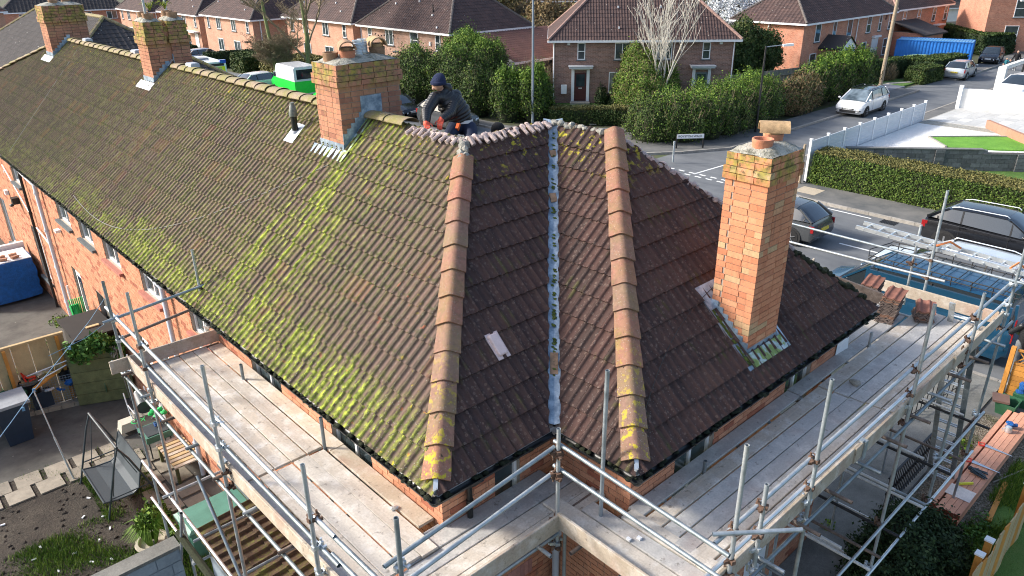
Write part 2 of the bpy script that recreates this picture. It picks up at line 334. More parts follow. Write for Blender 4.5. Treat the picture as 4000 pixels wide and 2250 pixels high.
s = NT('galv'); n1 = s.noise(7, 4, .7); n2 = s.noise(55, 2); c = s.cramp(s.math('ADD', s.math('MULTIPLY', n1, .6), s.math('MULTIPLY', s.rnd(), .4)), [(.3, (.20, .24, .26)), (.5, (.36, .41, .44)), (.65, (.50, .54, .56)), (.8, (.30, .30, .27))]); s.done(c, s.ramp(n1, .3, .7, .35, .6), n2, .15, .002, metal=.55)
s = NT('galv_bright'); n1 = s.noise(5, 3); s.done(s.cramp(n1, [(.3, (.55, .6, .63)), (.7, (.72, .76, .78))]), .33, None, metal=.6)
s = NT('rust'); n1 = s.noise(18, 4, .7); s.done(s.cramp(n1, [(.3, (.06, .035, .025)), (.55, (.15, .085, .055)), (.75, (.26, .21, .17))]), .85, n1, .5, .004)
s = NT('rust_tube'); n1 = s.noise(12, 4, .7); s.done(s.cramp(n1, [(.3, (.10, .075, .06)), (.6, (.2, .15, .12)), (.8, (.3, .27, .24))]), .75, n1, .3, .003)
simple('tube_black', (.02, .02, .022), .5, .3, 12); simple('tube_white', (.62, .62, .6), .6, .25, 12)

# ------------------------------------------------------------------ the corner terrace
EZ = 4.85; A = 3.0300; HB = 1.8093; HC = 1.2596; HH = 2.7833
TH = math.atan2(HH, A); ct, st_ = math.cos(TH), math.sin(TH); SL = A / ct; NC = 12; GA = SL / NC; TW = .285
house = thing('terraced_house', 'long brick terrace with moss-green hipped tile roof, scaffold round its near corner', 'house', (HB, 6., 0))
PROF = [(0, .007), (.014, .001), (.045, 0), (.076, .001), (.087, .013), (.099, .026), (.113, .031), (.128, .024)]
PROF = PROF + [(u + .1425, w_) for u, w_ in PROF] + [(.285, .004), (.297, .006)]
class Plane:
    def __init__(s, O, U, N, hp):            # O eaves origin, U along the eaves, N horizontal inward; hp = half planes a*u + b*v + c >= 0
        s.O = Vector(O); s.U = Vector(U); s.S = Vector(N) * ct + Vector((0, 0, st_)); s.W = s.U.cross(s.S)
        if s.W.z < 0: s.W = -s.W
        s.hp = hp
    def M(s, u, v, w_=0., tw=0., tilt=0.):
        M = Matrix((s.U, s.S, s.W)).transposed().to_4x4(); M.translation = s.O + s.U * u + s.S * v + s.W * w_
        return M @ Matrix.Rotation(tw, 4, 'Z') @ Matrix.Rotation(tilt, 4, 'X')
    def P(s, u, v, w_=0.): return s.O + s.U * u + s.S * v + s.W * w_
PM = Plane((0, 0, EZ), (0, 1, 0), (1, 0, 0), [(1, -ct, 0), (-1, -ct * 3.0, 23.7 + 9.1)])
PB = Plane((0, 0, EZ), (1, 0, 0), (0, 1, 0), [(1, -ct, 0), (-1, ct, HB - .12)])
PC = Plane((HB, 0, EZ), (0, 1, 0), (1, 0, 0), [(1, -ct, HC), (-1, ct, -.12)])
PD = Plane((HB, -HC, EZ), (1, 0, 0), (0, 1, 0), [(1, -ct, 0), (-1, -ct, 2 * A)])
def tile_bm(u0=0., v0=0., n=PROF):
    V = [(u, GA + .045, w_) for u, w_ in n] + [(u, -.03, w_ + .034) for u, w_ in n] + [(u, -.03, w_ + .012) for u, w_ in n]
    k = len(n); F = [(i, i + 1, k + i + 1, k + i) for i in range(k - 1)] + [(k + i, k + i + 1, 2 * k + i + 1, 2 * k + i) for i in range(k - 1)]
    return V, F
tv, tf = tile_bm(); tile_me = bpy.data.meshes.new('roof_tile'); tile_me.from_pydata(tv, [], tf)
tile_me.polygons.foreach_set('use_smooth', [True] * len(tf)); tile_me.set_sharp_from_angle(angle=R(50))
def cut_mesh(V, F, u0, v0, hp, M=None):
    """tile geometry cut along the plane's edges, back in tile coordinates"""
    bm = bmesh.new(); vs_ = [bm.verts.new(p) for p in V]
    for f in F: bm.faces.new([vs_[i] for i in f])
    for a, b, c in hp:
        l = math.hypot(a, b); co = Vector((0, 0, 0)); d = (a * u0 + b * v0 + c) / l; n_ = Vector((a / l, b / l, 0))
        bmesh.ops.bisect_plane(bm, geom=bm.verts[:] + bm.edges[:] + bm.faces[:], plane_co=-n_ * d, plane_no=n_, clear_inner=True)
    return bm
roof = MB(); roof_parts = {}
def flat(pl, pts): return [pl.P(u, v, -.03) for u, v in pts]
rb = MB()   # boarding under the tiles and the far slopes
rb.poly(flat(PM, [(0, 0), (A, SL), (23.7, SL), (32.8, 0)])); rb.poly(flat(PB, [(0, 0), (HB, 0), (HB + A, SL), (A, SL)]))
rb.poly(flat(PC, [(-HC, 0), (0, 0), (A, SL), (A - HC, SL)])); rb.poly(flat(PD, [(0, 0), (2 * A, 0), (A, SL)]))
roofo = part('roof', rb, MATS['soffit'], house)
mats_of = {id(PM): 'tile_moss', id(PB): 'tile_dark', id(PC): 'tile_red', id(PD): 'tile_dark'}
cand = []
for pl, u0, u1 in ((PM, 0., 33.), (PB, 0., HB + A), (PC, -HC - .02, A), (PD, 0., 2 * A)):
    for r_ in range(NC):
        v = r_ * GA; off = 0.
        for k in range(int((u1 - u0) / TW) + 1):
            u = u0 + k * TW + off; cs = [(u + du, v + dv) for du in (0, TW) for dv in (0, GA)]
            full = all(a * x + b * y + c >= 0 for a, b, c in pl.hp for x, y in cs)
            if not full and any(all(a * x + b * y + c < .0 for x, y in cs) for a, b, c in pl.hp): continue
            cand.append(((pl.P(u + TW / 2, v + GA / 2) - CAM).length, pl, u, v, full))
cand.sort(key=lambda t: t[0])
inv_h = root_of(house).matrix_basis.inverted()
tile_mes = {}
for key in ('tile_moss', 'tile_dark', 'tile_red'):
    m_ = tile_me.copy(); m_.name = 'roof_tile'; m_.materials.append(MATS[key]); tile_mes[key] = m_
rest = {}
for i, (dist, pl, u, v, full) in enumerate(cand):
    jw, jt = random.uniform(-.003, .005) + .014 * math.sin(u * .8 + v * 1.1) * (1 if pl is PM else .3), random.uniform(-.009, .009); M = pl.M(u, v, jw, jt, random.uniform(-.006, .004)); key = mats_of[id(pl)]
    if full: V, F = tv, tf
    else:
        bm = cut_mesh(tv, tf, u, v, pl.hp); bm.verts.index_update(); V = [tuple(q.co) for q in bm.verts]; F = [[q.index for q in f.verts] for f in bm.faces]; bm.free()
        if not F: continue
    if i < 300:
        if full: me = tile_mes[key]
        else:
            me = bpy.data.meshes.new('roof_tile'); me.from_pydata(V, [], F); setmesh(me, MATS[key], smooth=50)
        inst('roof_tile', me, roofo, inv_h @ M)
    else:
        mb = rest.setdefault(key, MB()); mb.T = M; mb.add(V, F, random.random())
for key, mb in rest.items(): part('roof_tile_field', mb, MATS[key], roofo, smooth=50, kind='stuff')
# far slopes, seen only from elsewhere: plain courses
fb = MB(); X2 = 2 * A
for poly in ([(A, A, HH), (A, 23.7, HH), (X2, 28., 0), (X2, X2, 0)], [(A, A, HH), (HB + A, A, HH), (HB + X2, X2, 0), (X2, X2, 0)], [(HB + A, A, HH), (HB + A, A - HC, HH), (HB + X2, -HC, 0), (HB + X2, X2, 0)], [(A, 23.7, HH), (A, 32., HH), (0, 32.8, 0)]):
    fb.poly([(x, y, z + EZ) for x, y, z in poly]) if poly[0][1] < 20 else None
part('far_slope', fb, MATS['tile_dark'], roofo)

# hip and ridge tiles
def hip_section(w_, hgt, ang, n=9, rnd_=.25):
    """points across an angled hip tile, crown rounded"""
    P = []
    for i in range(n):
        t = -1 + 2 * i / (n - 1); x = t * w_; y = hgt - abs(x) * ang
        y -= (1 - min(1, abs(t) / rnd_)) * rnd_ * w_ * ang * .5
        P.append((x, y))
    return P
def cap_run(name, p0, p1, mat, n, w_=.155, ang=.62, L=None, h0=.07, parent=roofo, semi=False, skip=0, label=None):
    p0 = Vector(p0); p1 = Vector(p1); d = (p1 - p0); L = d.length / n; d.normalize(); sx = d.cross(Vector((0, 0, 1))).normalized(); up = sx.cross(d)
    def geo():
        mb = MB(); rings = []
        for t, s_, dz in ((-.02, 1.06, .022), (.03, 1.05, .02), (L * .6, .98, .008), (L + .03, .93, -.004)):
            sec = [(w_ * math.cos(math.pi * (1 - i / 8.)), h0 * .2 + .085 * math.sin(math.pi * i / 8.)) for i in range(9)] if semi else hip_section(w_, h0, ang)
            rings.append([(x * s_, t, y * s_ + dz * (.45 if semi else 1)) for x, y in sec] + [(x * s_ * .94, t, y * s_ + dz - .02) for x, y in reversed(sec)])
        mb.loft(rings); return mb
    mb = geo(); me = bpy.data.meshes.new(name); me.from_pydata(mb.v, [], mb.f); setmesh(me, MATS[mat], smooth=40)
    B = Matrix((sx, d, up)).transposed().to_4x4()
    for i in range(skip, n):
        M = B.copy(); M.translation = p0 + d * (L * i) + up * random.uniform(-.004, .006) + sx * random.uniform(-.006, .006)
        o = inst(name, me, parent, inv_h @ M @ Matrix.Rotation(random.uniform(-.014, .014), 4, 'Z') @ Matrix.Rotation(random.uniform(-.012, .012), 4, 'Y'))
hA0 = Vector((.10, .10, EZ + .10)); hA1 = Vector((A - .22, A - .22, EZ + HH - .15))
cap_run('hip_tile', hA0, hA1, 'hip_clay', 12)
cap_run('hip_tile', (HB + .10, -HC + .10, EZ + .10), (HB + A + .03, A - HC + .03, EZ + HH + .06), 'hip_clay', 13)
cap_run('ridge_tile', (A, 6.25, EZ + HH + .02), (A, 13.95, EZ + HH + .02), 'ridge_moss', 17, w_=.15, semi=True)
cap_run('ridge_tile', (A, 15.4, EZ + HH + .02), (A, 22.8, EZ + HH + .02), 'ridge_moss', 16, w_=.15, semi=True)
cap_run('ridge_tile', (A, 4.35, EZ + HH + .03), (A, 5.4, EZ + HH + .03), 'ridge_moss', 2, w_=.16, semi=True)
cap_run('hip_tile', (1.2, 29.2, EZ + 1.13), (A, 23.75, EZ + HH + .02), 'ridge_moss', 12, w_=.13)
# exposed bedding where the caps have been lifted
def lumps(name, p0, p1, mat, w_, h_, step=.07, jit=.03, parent=roofo, kind=None):
    p0 = Vector(p0); p1 = Vector(p1); d = p1 - p0; n = int(d.length / step); mb = MB(); d.normalize(); sx = d.cross(Vector((0, 0, 1))).normalized()
    for i in range(n):
        c = p0 + d * (i * step) + sx * random.uniform(-jit, jit) * 1.5 + Vector((0, 0, random.uniform(-jit, jit) * .6))
        mb.blob(c, w_ * random.uniform(.7, 1.2), w_ * random.uniform(.7, 1.2), h_ * random.uniform(.6, 1.2), 7, 5, jit * .35)
    return part(name, mb, MATS[mat], parent, smooth=35, kind=kind)
zt = EZ + HH
lumps('mortar_bed', (A, A, zt), (A, 4.3, zt), 'bedding', .07, .05)
lumps('mortar_bed', (A, A, zt), (HB + A, A, zt), 'bedding', .07, .055)
lumps('mortar_bed', (HB + A, A, zt), (HB + A, A - HC, zt), 'mortar_grey', .06, .05)
lumps('mortar_bed', (HB + A + .1, A - HC - .1, zt - .1), (HB + 2 * A - 1.0, -HC + 1.0, EZ + .95), 'bedding', .07, .055)
lumps('mortar_bed', (HB + 2 * A - 1.0, -HC + 1.0, EZ + .95), (HB + 2 * A - .1, -HC + .1, EZ + .12), 'gutter_moss', .06, .05)
lumps('mortar_bed', (A - .25, A - .25, zt - .2), (A + .05, A + .05, zt + .03), 'mortar_grey', .06, .07, .04)
# pink stubs of the top course left standing along the stripped ridges
sb = MB()
for p0, p1, nx in (((A + .05, A - .05), (HB + A - .1, A - .05), 13), ((A - .05, A + .1), (A - .05, 4.3), 9), ((HB + A + .25, A - HC - .12), (HB + 2 * A - 1.1, -HC + 1.22), 26)):
    for i in range(nx):
        t = i / nx; x = p0[0] + (p1[0] - p0[0]) * t; y = p0[1] + (p1[1] - p0[1]) * t; z = zt + .035 - (0 if nx < 20 else (HB + A < x and (x - HB - A) * HH / A or 0))
        a = random.uniform(-.2, .2); dx, dy = ((0, -.12) if nx == 13 else (-.12, 0) if nx == 9 else (.02, -.13))
        q_ = random.uniform(.022, .04); sb.path([(x, y, z + random.uniform(-.02, .03)), (x + dx * random.uniform(.6, 1.3), y + dy * random.uniform(.6, 1.3), z - .075)], [q_ * random.uniform(.6, 1.), q_], 7, rv=random.random())
part('broken_tile', sb, MATS['bedding'], roofo, smooth=40, kind='stuff')

# valley lead
vb = MB(); n = 26
for k in range(4):
    for i in range(n):
        t0, t1 = i / n, (i + 1) / n
        ofs = [(-.15, .045), (-.06, .03), (0, .012), (.06, .03), (.15, .045)]
        a, c = ofs[k], ofs[k + 1]; j0 = .004 * math.sin(i * 1.3); j1 = .004 * math.sin((i + 1) * 1.3)
        def vp(t, o, j): x = HB + A * t; y = A * t; return (x + o[0] * .7071 + (j if abs(o[0]) > .1 else 0), y - o[0] * .7071, EZ + HH * t + o[1] + .015)
        vb.add([vp(t0, a, j0), vp(t0, c, j0), vp(t1, c, j1), vp(t1, a, j1)], [(0, 1, 2, 3)])
part('valley_lead', vb, MATS['lead'], roofo, smooth=60)
mv = MB()
for i in range(70):
    t = random.choice((random.uniform(.12, .5), random.uniform(.45, .95))); x = HB + A * t + random.uniform(-.02, .02); y = A * t + random.uniform(-.02, .02)
    mv.blob((x, y, EZ + HH * t + .03), .02, .04, .012, 6, 3, .004)
part('valley_moss', mv, MATS['moss'], roofo, kind='stuff', smooth=60)
db = MB(); 
for t, l in ((.69, .16), (.16, .3), (.86, .12)):
    p = Vector((HB + A * t, A * t, EZ + HH * t + .03)); db.T = Matrix.Translation(p) @ Matrix.Rotation(R(40 + 30 * t), 4, 'Z') @ Matrix.Rotation(R(-35), 4, 'Y'); db.box(-l / 2, l / 2, -.05, .05, -.01, .02); part('slipped_fragment', db, MATS['clay_pot_old'], roofo); db = MB()

# moss tufts along the laps of the rear slope
mt = MB()
for i in range(1500):
    r_ = random.randint(0, NC - 1); v = r_ * GA - .03; y = random.uniform(.2, 16) if random.random() < .8 else random.uniform(3.5, 7); 
    if y < v * ct + .15: continue
    if random.random() < .45: v = random.uniform(-.02, .1); y = random.uniform(.3, 22)
    u = (int(y / .1425) + .3 + random.uniform(-.2, .25)) * .1425; p = PM.P(u, v, .012); s_ = random.uniform(.006, .016)
    mt.blob(p, s_ * 1.1, s_ * 1.6, s_ * .8, 5, 3, .002)
part('moss_tuft', mt, [MATS['moss']], roofo, kind='stuff', smooth=70)
# vent cover on the small hip slope, flue terminal
pv = (1.667, 0.882, 5.66)
vx, vy = pv[0], pv[1]; vc = MB(); vc.T = PB.M(vx, vy / ct, .03)
vc.box(-.1, .1, -.19, .17, -.01, .015); rings = []
for z, sx_, sy_, r_ in ((.015, .078, .15, .02), (.05, .072, .145, .03), (.058, .055, .13, .03)):
    rings.append([(sx_ * a_, sy_ * b_, z) for a_, b_ in ((-1, -.85), (-.85, -1), (.85, -1), (1, -.85), (1, .85), (.85, 1), (-.85, 1), (-1, .85))])
simple('vent_pink', (.70, .55, .52), .5, .15, 8)
vc.loft(rings); part('vent_cover', vc, MATS['vent_pink'], roofo, label='pale pink plastic vent cover')
simple('metal_flue', (.16, .18, .16), .5, .4, 20); fl = MB(); fx, fy = 2.50, 7.12; fz = EZ + fx * HH / A
fl.T = PM.M(fy, fx / ct, .035); fl.box(-.16, .16, -.18, .22, .02, .03); fl.T = None; part('flue_flashing', fl, MATS['galv_bright'], roofo)
fl = MB(); fl.lathe((fx, fy, fz), [(.075, -.05), (.07, .09), (.062, .1)]); part('flue_collar', fl, MATS['grey_plastic'], roofo, smooth=40)
fl = MB(); fl.lathe((fx, fy, fz), [(.055, .09), (.055, .36), (.062, .36), (.062, .39), (.055, .39)]); part('flue_pipe', fl, MATS['gutter_black'], roofo, smooth=40)
fl = MB(); fl.lathe((fx, fy, fz), [(.075, .35), (.078, .39), (.05, .53), (.042, .54), (.04, .58), (.025, .585)]); part('flue_cap', fl, MATS['metal_flue'], roofo, smooth=40)
for y in (21.2, 16.8, 13.0, 6.9):
    k = MB(); k.T = Matrix.Translation((A + .05, y, zt + .13)); k.box(-.1, .1, -.17, .17, -.03, .05); k.box(-.08, .08, -.15, .15, .05, .065); k.T = None; part('ridge_vent', k, MATS['grey_plastic'], roofo)

# ------------------------------------------------------------------ brick walls with real courses
IN = .28; CO = .085; BL = .235
def wall(name, p0, p1, z1, ops, brick='brick_wall', z0=0., parent=house, reveal=.10, nout=None):
    """wall from p0 to p1 (xy), outward normal = right of the direction; ops = openings (u0,u1,z0,z1)"""
    p0 = Vector((*p0, 0)); p1 = Vector((*p1, 0)); L = (p1 - p0).length; d = (p1 - p0) / L; n = Vector((d.y, -d.x, 0))
    T = Matrix((d, -n, Vector((0, 0, 1)))).transposed().to_4x4(); T.translation = p0
    core = MB(); core.T = T; us = sorted({0., L, *[o[0] for o in ops], *[o[1] for o in ops]}); 
    for a, b in zip(us[:-1], us[1:]):
        zz = sorted([(o[2], o[3]) for o in ops if o[0] < (a + b) / 2 < o[1]]); z = z0
        for q0, q1 in zz + [(z1, z1)]:
            if q0 - z > .01: core.add([(a, .01, z), (b, .01, z), (b, .01, q0), (a, .01, q0)], [(0, 1, 2, 3)])
            z = q1
    for u0, u1, q0, q1 in ops:
        core.add([(u0, .01, q0), (u1, .01, q0), (u1, .01, q1), (u0, .01, q1), (u0, reveal, q0), (u1, reveal, q0), (u1, reveal, q1), (u0, reveal, q1)], [(0, 1, 5, 4), (1, 2, 6, 5), (2, 3, 7, 6), (3, 0, 4, 7)])
    w_o = part(name, core, MATS['mortar'], parent)
    bb = MB(); bb.T = T
    for i in range(int((z1 - z0) / CO)):
        za = z0 + i * CO + .005; zb = za + CO - .011; zm = (za + zb) / 2; cuts = sorted([(o[0], o[1]) for o in ops if o[2] < zm < o[3]])
        segs = []; a = 0.
        for c0, c1 in cuts: segs.append((a, c0)); a = c1
        segs.append((a, L))
        for s0, s1 in segs:
            u = math.floor(s0 / BL) * BL - (BL / 2 if i % 2 else 0)
            while u < s1:
                x0 = max(u, s0); x1 = min(u + BL - .01, s1)
                if x1 - x0 > .02:
                    pr = random.uniform(-.0015, .0015)
                    bb.add([(x0, pr, za), (x1, pr, za), (x1, pr, zb), (x0, pr, zb), (x0, .012, za), (x1, .012, za), (x1, .012, zb), (x0, .012, zb)], [(0, 1, 2, 3), (4, 5, 1, 0), (3, 2, 6, 7), (1, 5, 6, 2), (4, 0, 3, 7)], random.random())
                u += BL
    part('brick_course', bb, MATS[brick], w_o, kind='stuff')
    return w_o, T
def window(T, u0, u1, z0, z1, parent, sill='sill_slate', panes=2, glass='glass', depth=.085, frame='upvc', sillw=.09, horiz=False, bar=.05):
    f = MB(); f.T = T; y0, y1 = depth - .02, depth + .05; b = bar
    f.box(u0, u1, y0, y1, z0, z0 + b); f.box(u0, u1, y0, y1, z1 - b, z1); f.box(u0, u0 + b, y0 + .001, y1, z0 + b, z1 - b); f.box(u1 - b, u1, y0 + .001, y1, z0 + b, z1 - b)
    if panes > 1:
        for k in range(1, panes):
            if horiz: zc = z0 + (z1 - z0) * k / panes; f.box(u0 + b, u1 - b, y0 + .003, y1, zc - b * .4, zc + b * .4)
            else: uc = u0 + (u1 - u0) * k / panes; f.box(uc - b * .5, uc + b * .5, y0 + .003, y1, z0 + b, z1 - b)
    fo = part('window', f, MATS[frame], parent)
    for k in range(panes if not horiz else 1):
        a = u0 + (u1 - u0) * k / (panes if not horiz else 1) + b * .6; c = u0 + (u1 - u0) * (k + 1) / (panes if not horiz else 1) - b * .6
        g_ = MB(); g_.T = T; g_.box(a, c, depth + .012, depth + .02, z0 + b * .8, z1 - b * .8); part('pane', g_, MATS[glass], fo)
    if sill:
        s_ = MB(); s_.T = T; s_.box(u0 - .09, u1 + .09, -sillw, depth + .03, z0 - .07, z0 - .002); part('sill', s_, MATS[sill], fo)
    return fo
# rear wall: runs down +y, so that its outward side (-x) is on the right: from far to near
YF = 29.
def uy(y): return YF - y                 # wall coordinate of a world y
mw = [(21.0, 22.0, 3.75, 4.62, 'sill_slate'), (15.62, 16.78, 3.77, 4.62, 'sill_slate'), (13.68, 14.76, 3.77, 4.62, 'sill_slate'), (11.72, 12.84, 3.77, 4.62, 'sill_red'), (9.3, 10.36, 3.77, 4.55, 'sill_red'), (6.85, 7.75, 3.8, 4.6, 'sill_red'), (4.2, 5.2, 3.8, 4.6, 'sill_slate'), (1.75, 2.75, 3.75, 4.62, 'sill_slate'), (25.2, 26.3, 3.77, 4.6, 'sill_red'), (27.2, 28.2, 3.77, 4.6, 'sill_slate'),
      (9.55, 10.35, 1.5, 2.5, 'sill_slate'), (6.3, 7.6, .9, 2.3, 'sill_slate')]
ops = [(uy(b), uy(a), z0, z1) for a, b, z0, z1, _ in mw] + [(uy(21.4), uy(20.35), .75, 2.5), (uy(16.95), uy(16.1), .05, 2.4), (uy(14.75), uy(13.85), 0., 2.35), (uy(26.2), uy(25.2), .6, 2.4), (uy(11.7), uy(11.0), .1, 2.3)]
wM, TM = wall('rear_wall', (IN, YF), (IN, IN), EZ - .12, ops)
for a, b, z0, z1, sm in mw: window(TM, uy(b), uy(a), z0, z1, wM, sm)
window(TM, uy(21.4), uy(20.35), .75, 2.5, wM, 'sill_slate', 2); window(TM, uy(26.2), uy(25.2), .6, 2.4, wM, 'sill_slate', 2)
dm = MB(); dm.T = TM; dm.box(uy(16.9), uy(16.15), .06, .12, .08, 2.35); dd = part('door', dm, MATS['upvc'], wM); q = MB(); q.T = TM; q.box(uy(16.75), uy(16.3), .05, .06, 1.1, 2.15); part('pane', q, MATS['glass'], wM)
dm = MB(); dm.T = TM; dm.box(uy(11.65), uy(11.05), .06, .12, .12, 2.25); part('door', dm, MATS['upvc'], wM)
dm = MB(); dm.T = TM; dm.box(uy(14.75), uy(13.85), .101, 1.4, 0, 2.35); part('passage', dm, MATS['mortar_dark'], wM)
wB, TB = wall('inner_wall', (IN, IN), (HB + IN, IN), EZ - .12, [(.80, 1.22, 3.6, 4.5), (.35, 1.36, 1.2, 2.42)])
window(TB, .80, 1.22, 3.6, 4.5, wB, 'sill_slate', 1); window(TB, .35, 1.36, 1.2, 2.42, wB, 'sill_slate', 2)
lb = MB(); lb.T = TB
for k in range(15): lb.box(.30 + k * .075, .30 + k * .075 + .068, -.006, .03, 2.43, 2.66, random.random())
simple('brick_pink', (.42, .2, .17), .9, .2, 20, rv=.15); part('lintel', lb, MATS['brick_pink'], wB)
wC, TC = wall('side_wall', (HB + IN, IN), (HB + IN, -HC + IN), EZ - .12, [])
LD = 2 * A - 2 * IN
wD, TD = wall('gable_side_wall', (HB + IN, -HC + IN), (HB + 2 * A - IN, -HC + IN), EZ - .12, [(.88, 1.75, 3.55, 4.5), (.6, 1.9, 1.0, 2.3), (3.2, 4.0, 0.1, 2.2), (3.6, 4.4, 3.6, 4.5)])
window(TD, .88, 1.75, 3.55, 4.5, wD, 'sill_slate', 2); window(TD, .6, 1.9, 1.0, 2.3, wD); window(TD, 3.6, 4.4, 3.6, 4.5, wD); dm = MB(); dm.T = TD; dm.box(3.22, 3.98, .05, .1, .12, 2.18); part('door', dm, MATS['upvc'], wD)
wb = MB(); wb.prism([(HB + 2 * A - IN, -HC + IN + .02), (HB + 2 * A - IN, 2 * A - IN), (2 * A - IN, 2 * A - IN), (2 * A - IN, YF), (2 * A - IN - .1, YF), (2 * A - IN - .1, 2 * A - IN - .1), (HB + 2 * A - IN - .1, 2 * A - IN - .1), (HB + 2 * A - IN - .1, -HC + IN + .02)], 0, EZ - .12)
wb.box(IN + .1, 2 * A - IN - .1, YF - .2, YF, 0, EZ - .12); part('street_wall', wb, MATS['brick_orange'], house)
so_ = MB()
for x0, x1, y0, y1 in ((.03, IN, .03, YF), (.28, HB, .03, IN), (HB + .03, HB + IN, -HC + .03, IN), (HB + .28, HB + 2 * A, -HC + .03, -HC + IN)): so_.box(x0, x1, y0, y1, EZ - .12, EZ - .1)
part('soffit', so_, MATS['soffit'], house)
fa = MB()
fa.box(.015, .03, .02, YF, EZ - .14, EZ - .02); fa.box(.02, HB + .03, .015, .03, EZ - .14, EZ - .02); fa.box(HB + .015, HB + .03, -HC + .02, .03, EZ - .14, EZ - .02); fa.box(HB + .02, HB + 2 * A, -HC + .015, -HC + .03, EZ - .14, EZ - .02)
part('fascia', fa, MATS['fascia'], house)

# gutters: half round troughs hung in front of the fascia
def gutter(p0, p1, mat='gutter_black', fill='gutter_moss', r=.058, ext0=0, ext1=0, amt=1.):
    p0 = Vector(p0); p1 = Vector(p1); d = (p1 - p0).normalized(); p0 = p0 - d * ext0; p1 = p1 + d * ext1; o = d.cross(Vector((0, 0, 1))); mb = MB(); n = 9
    sec = [(-math.cos(math.pi * i / (n - 1)) * r, -math.sin(math.pi * i / (n - 1)) * r) for i in range(n)]; sec += [(x * .93, z * .93 + .0) for x, z in reversed(sec)]
    k = max(2, int((p1 - p0).length / .8)); sag = [random.uniform(-.006, .006) for _ in range(k + 1)]
    mb.loft([[p0 + (p1 - p0) * (i / k) + o * x + Vector((0, 0, z + sag[i])) for x, z in sec] for i in range(k + 1)])
    g_ = part('gutter', mb, MATS[mat], house, smooth=50)
    br = MB(); L = (p1 - p0).length
    for i in range(int(L / .9)):
        c = p0 + d * (.45 + .9 * i); br.loft([[c + d * t + o * x * 1.1 + Vector((0, 0, z * 1.1)) for x, z in sec[:n]] + [c + d * t + o * x * 1.02 + Vector((0, 0, z * 1.02)) for x, z in reversed(sec[:n])] for t in (-.012, .012)])
    part('bracket', br, MATS['grey_plastic'] if i % 2 and 0 else MATS['black_iron'], g_, kind='stuff')
    ms = MB()
    for i in range(int(L * 16 * amt)):
        c = p0 + d * random.uniform(.02, L - .02) + o * random.uniform(-.035, .04) + Vector((0, 0, -.02 + random.uniform(-.008, .012))); s_ = random.uniform(.015, .038)
        ms.blob(c, s_ * 1.3, s_ * 1.3, s_ * .6, 6, 4, .004)
    part('gutter_debris', ms, MATS[fill], g_, smooth=70, kind='stuff')
GZ = EZ - .035
gutter((-.035, YF, GZ), (-.035, -.03, GZ)); gutter((-.03, -.035, GZ - .01), (HB - .03, -.035, GZ - .01), amt=.6)
gutter((HB - .035, -.03, GZ), (HB - .035, -HC - .03, GZ)); gutter((HB - .03, -HC - .035, GZ - .01), (HB + 2 * A - .05, -HC - .035, GZ - .01))
gc = MB()
for x, y in ((-.035, -.035), (HB - .035, -HC - .035)): gc.lathe((x, y, GZ), [(.0, -.066), (.045, -.055), (.066, -.02), (.066, .0), (.058, 0), (.055, -.02), (.0, -.04)], 14)
part('gutter_corner', gc, MATS['gutter_black'], house, smooth=50)
# white underfelt showing between tiles and gutter
uf = MB()
def felt(p0, p1, o):
    p0 = Vector(p0); p1 = Vector(p1); n = int((p1 - p0).length / .03); o = Vector(o)
    for i in range(n):
        a = p0 + (p1 - p0) * (i / n); b = p0 + (p1 - p0) * ((i + 1) / n); j = random.uniform(.0, .02); uf.add([a - o * .02, b - o * .02, b + o * (.018 + j) + Vector((0, 0, .012)), a + o * (.018 + j) + Vector((0, 0, .012))], [(0, 1, 2, 3)])
felt((.15, 0.0, EZ + .012), (HB - .25, 0.0, EZ + .012), (0, 1, 0)); felt((HB, -.35, EZ + .012), (HB, -HC + .12, EZ + .012), (1, 0, 0)); felt((HB + 2.0, -HC, EZ + .012), (HB + 2.35, -HC, EZ + .012), (0, 1, 0))
part('underfelt', uf, MATS['underfelt'], house)
hc = MB()
for x, y in ((.07, .07), (HB + .07, -HC + .07)):
    hc.blob((x + .06, y + .06, EZ + .07), .07, .07, .05, 8, 5, .01)
part('mortar_fill', hc, MATS['flaunching'], house, smooth=60)
hc = MB()
for x, y in ((.0, .0), (HB, -HC)): hc.beam((x + .02, y + .02, EZ + .03), (x + .09, y + .09, EZ + .12), .05, .02); hc.beam((x + .02, y + .02, EZ - .0), (x + .02, y + .02, EZ + .05), .05, .03)
part('hip_iron', hc, MATS['galv_bright'], house)
# downpipes
def pipe(pts, r, mat, name='downpipe'):
    mb = MB(); mb.path(pts, r, 10); o = part(name, mb, MATS[mat], house, smooth=40)
    cl = MB(); 
    for a, b in zip(pts[:-1], pts[1:]):
        if abs(Vector(a).z - Vector(b).z) > 1:
            zt_, zb_ = max(a[2], b[2]), min(a[2], b[2]); z = zt_ - .25
            while z > zb_: cl.tube((a[0], a[1], z), (a[0], a[1], z + .06), r * 1.25, 10); z -= 1.1
    part('pipe_clip', cl, MATS[mat], o, smooth=40); return o
simple('pipe_white', (.60, .64, .70), .4, .08, 3)
pipe([(.02, 19.3, 4.74), (.10, 18.9, 4.55), (.17, 18.3, 4.4), (.17, 18.25, .1)], .055, 'pipe_white'); pipe([(.02, 9.7, 4.72), (.1, 9.3, 4.6), (.17, 8.7, 4.4), (.17, 8.65, .1)], .05, 'pipe_white')
pipe([(.2, 20.25, 4.45), (.2, 20.25, .0)], .04, 'black_iron'); pipe([(.2, 19.9, 2.75), (.2, 18.4, 2.55)], .025, 'upvc', 'waste_pipe')
pipe([(.02, 20.6, 4.74), (.08, 20.3, 4.6), (.2, 20.25, 4.45)], .04, 'pipe_white'); pipe([(.22, 22.9, 4.1), (.22, 20.4, 3.0)], .02, 'upvc', 'waste_pipe')
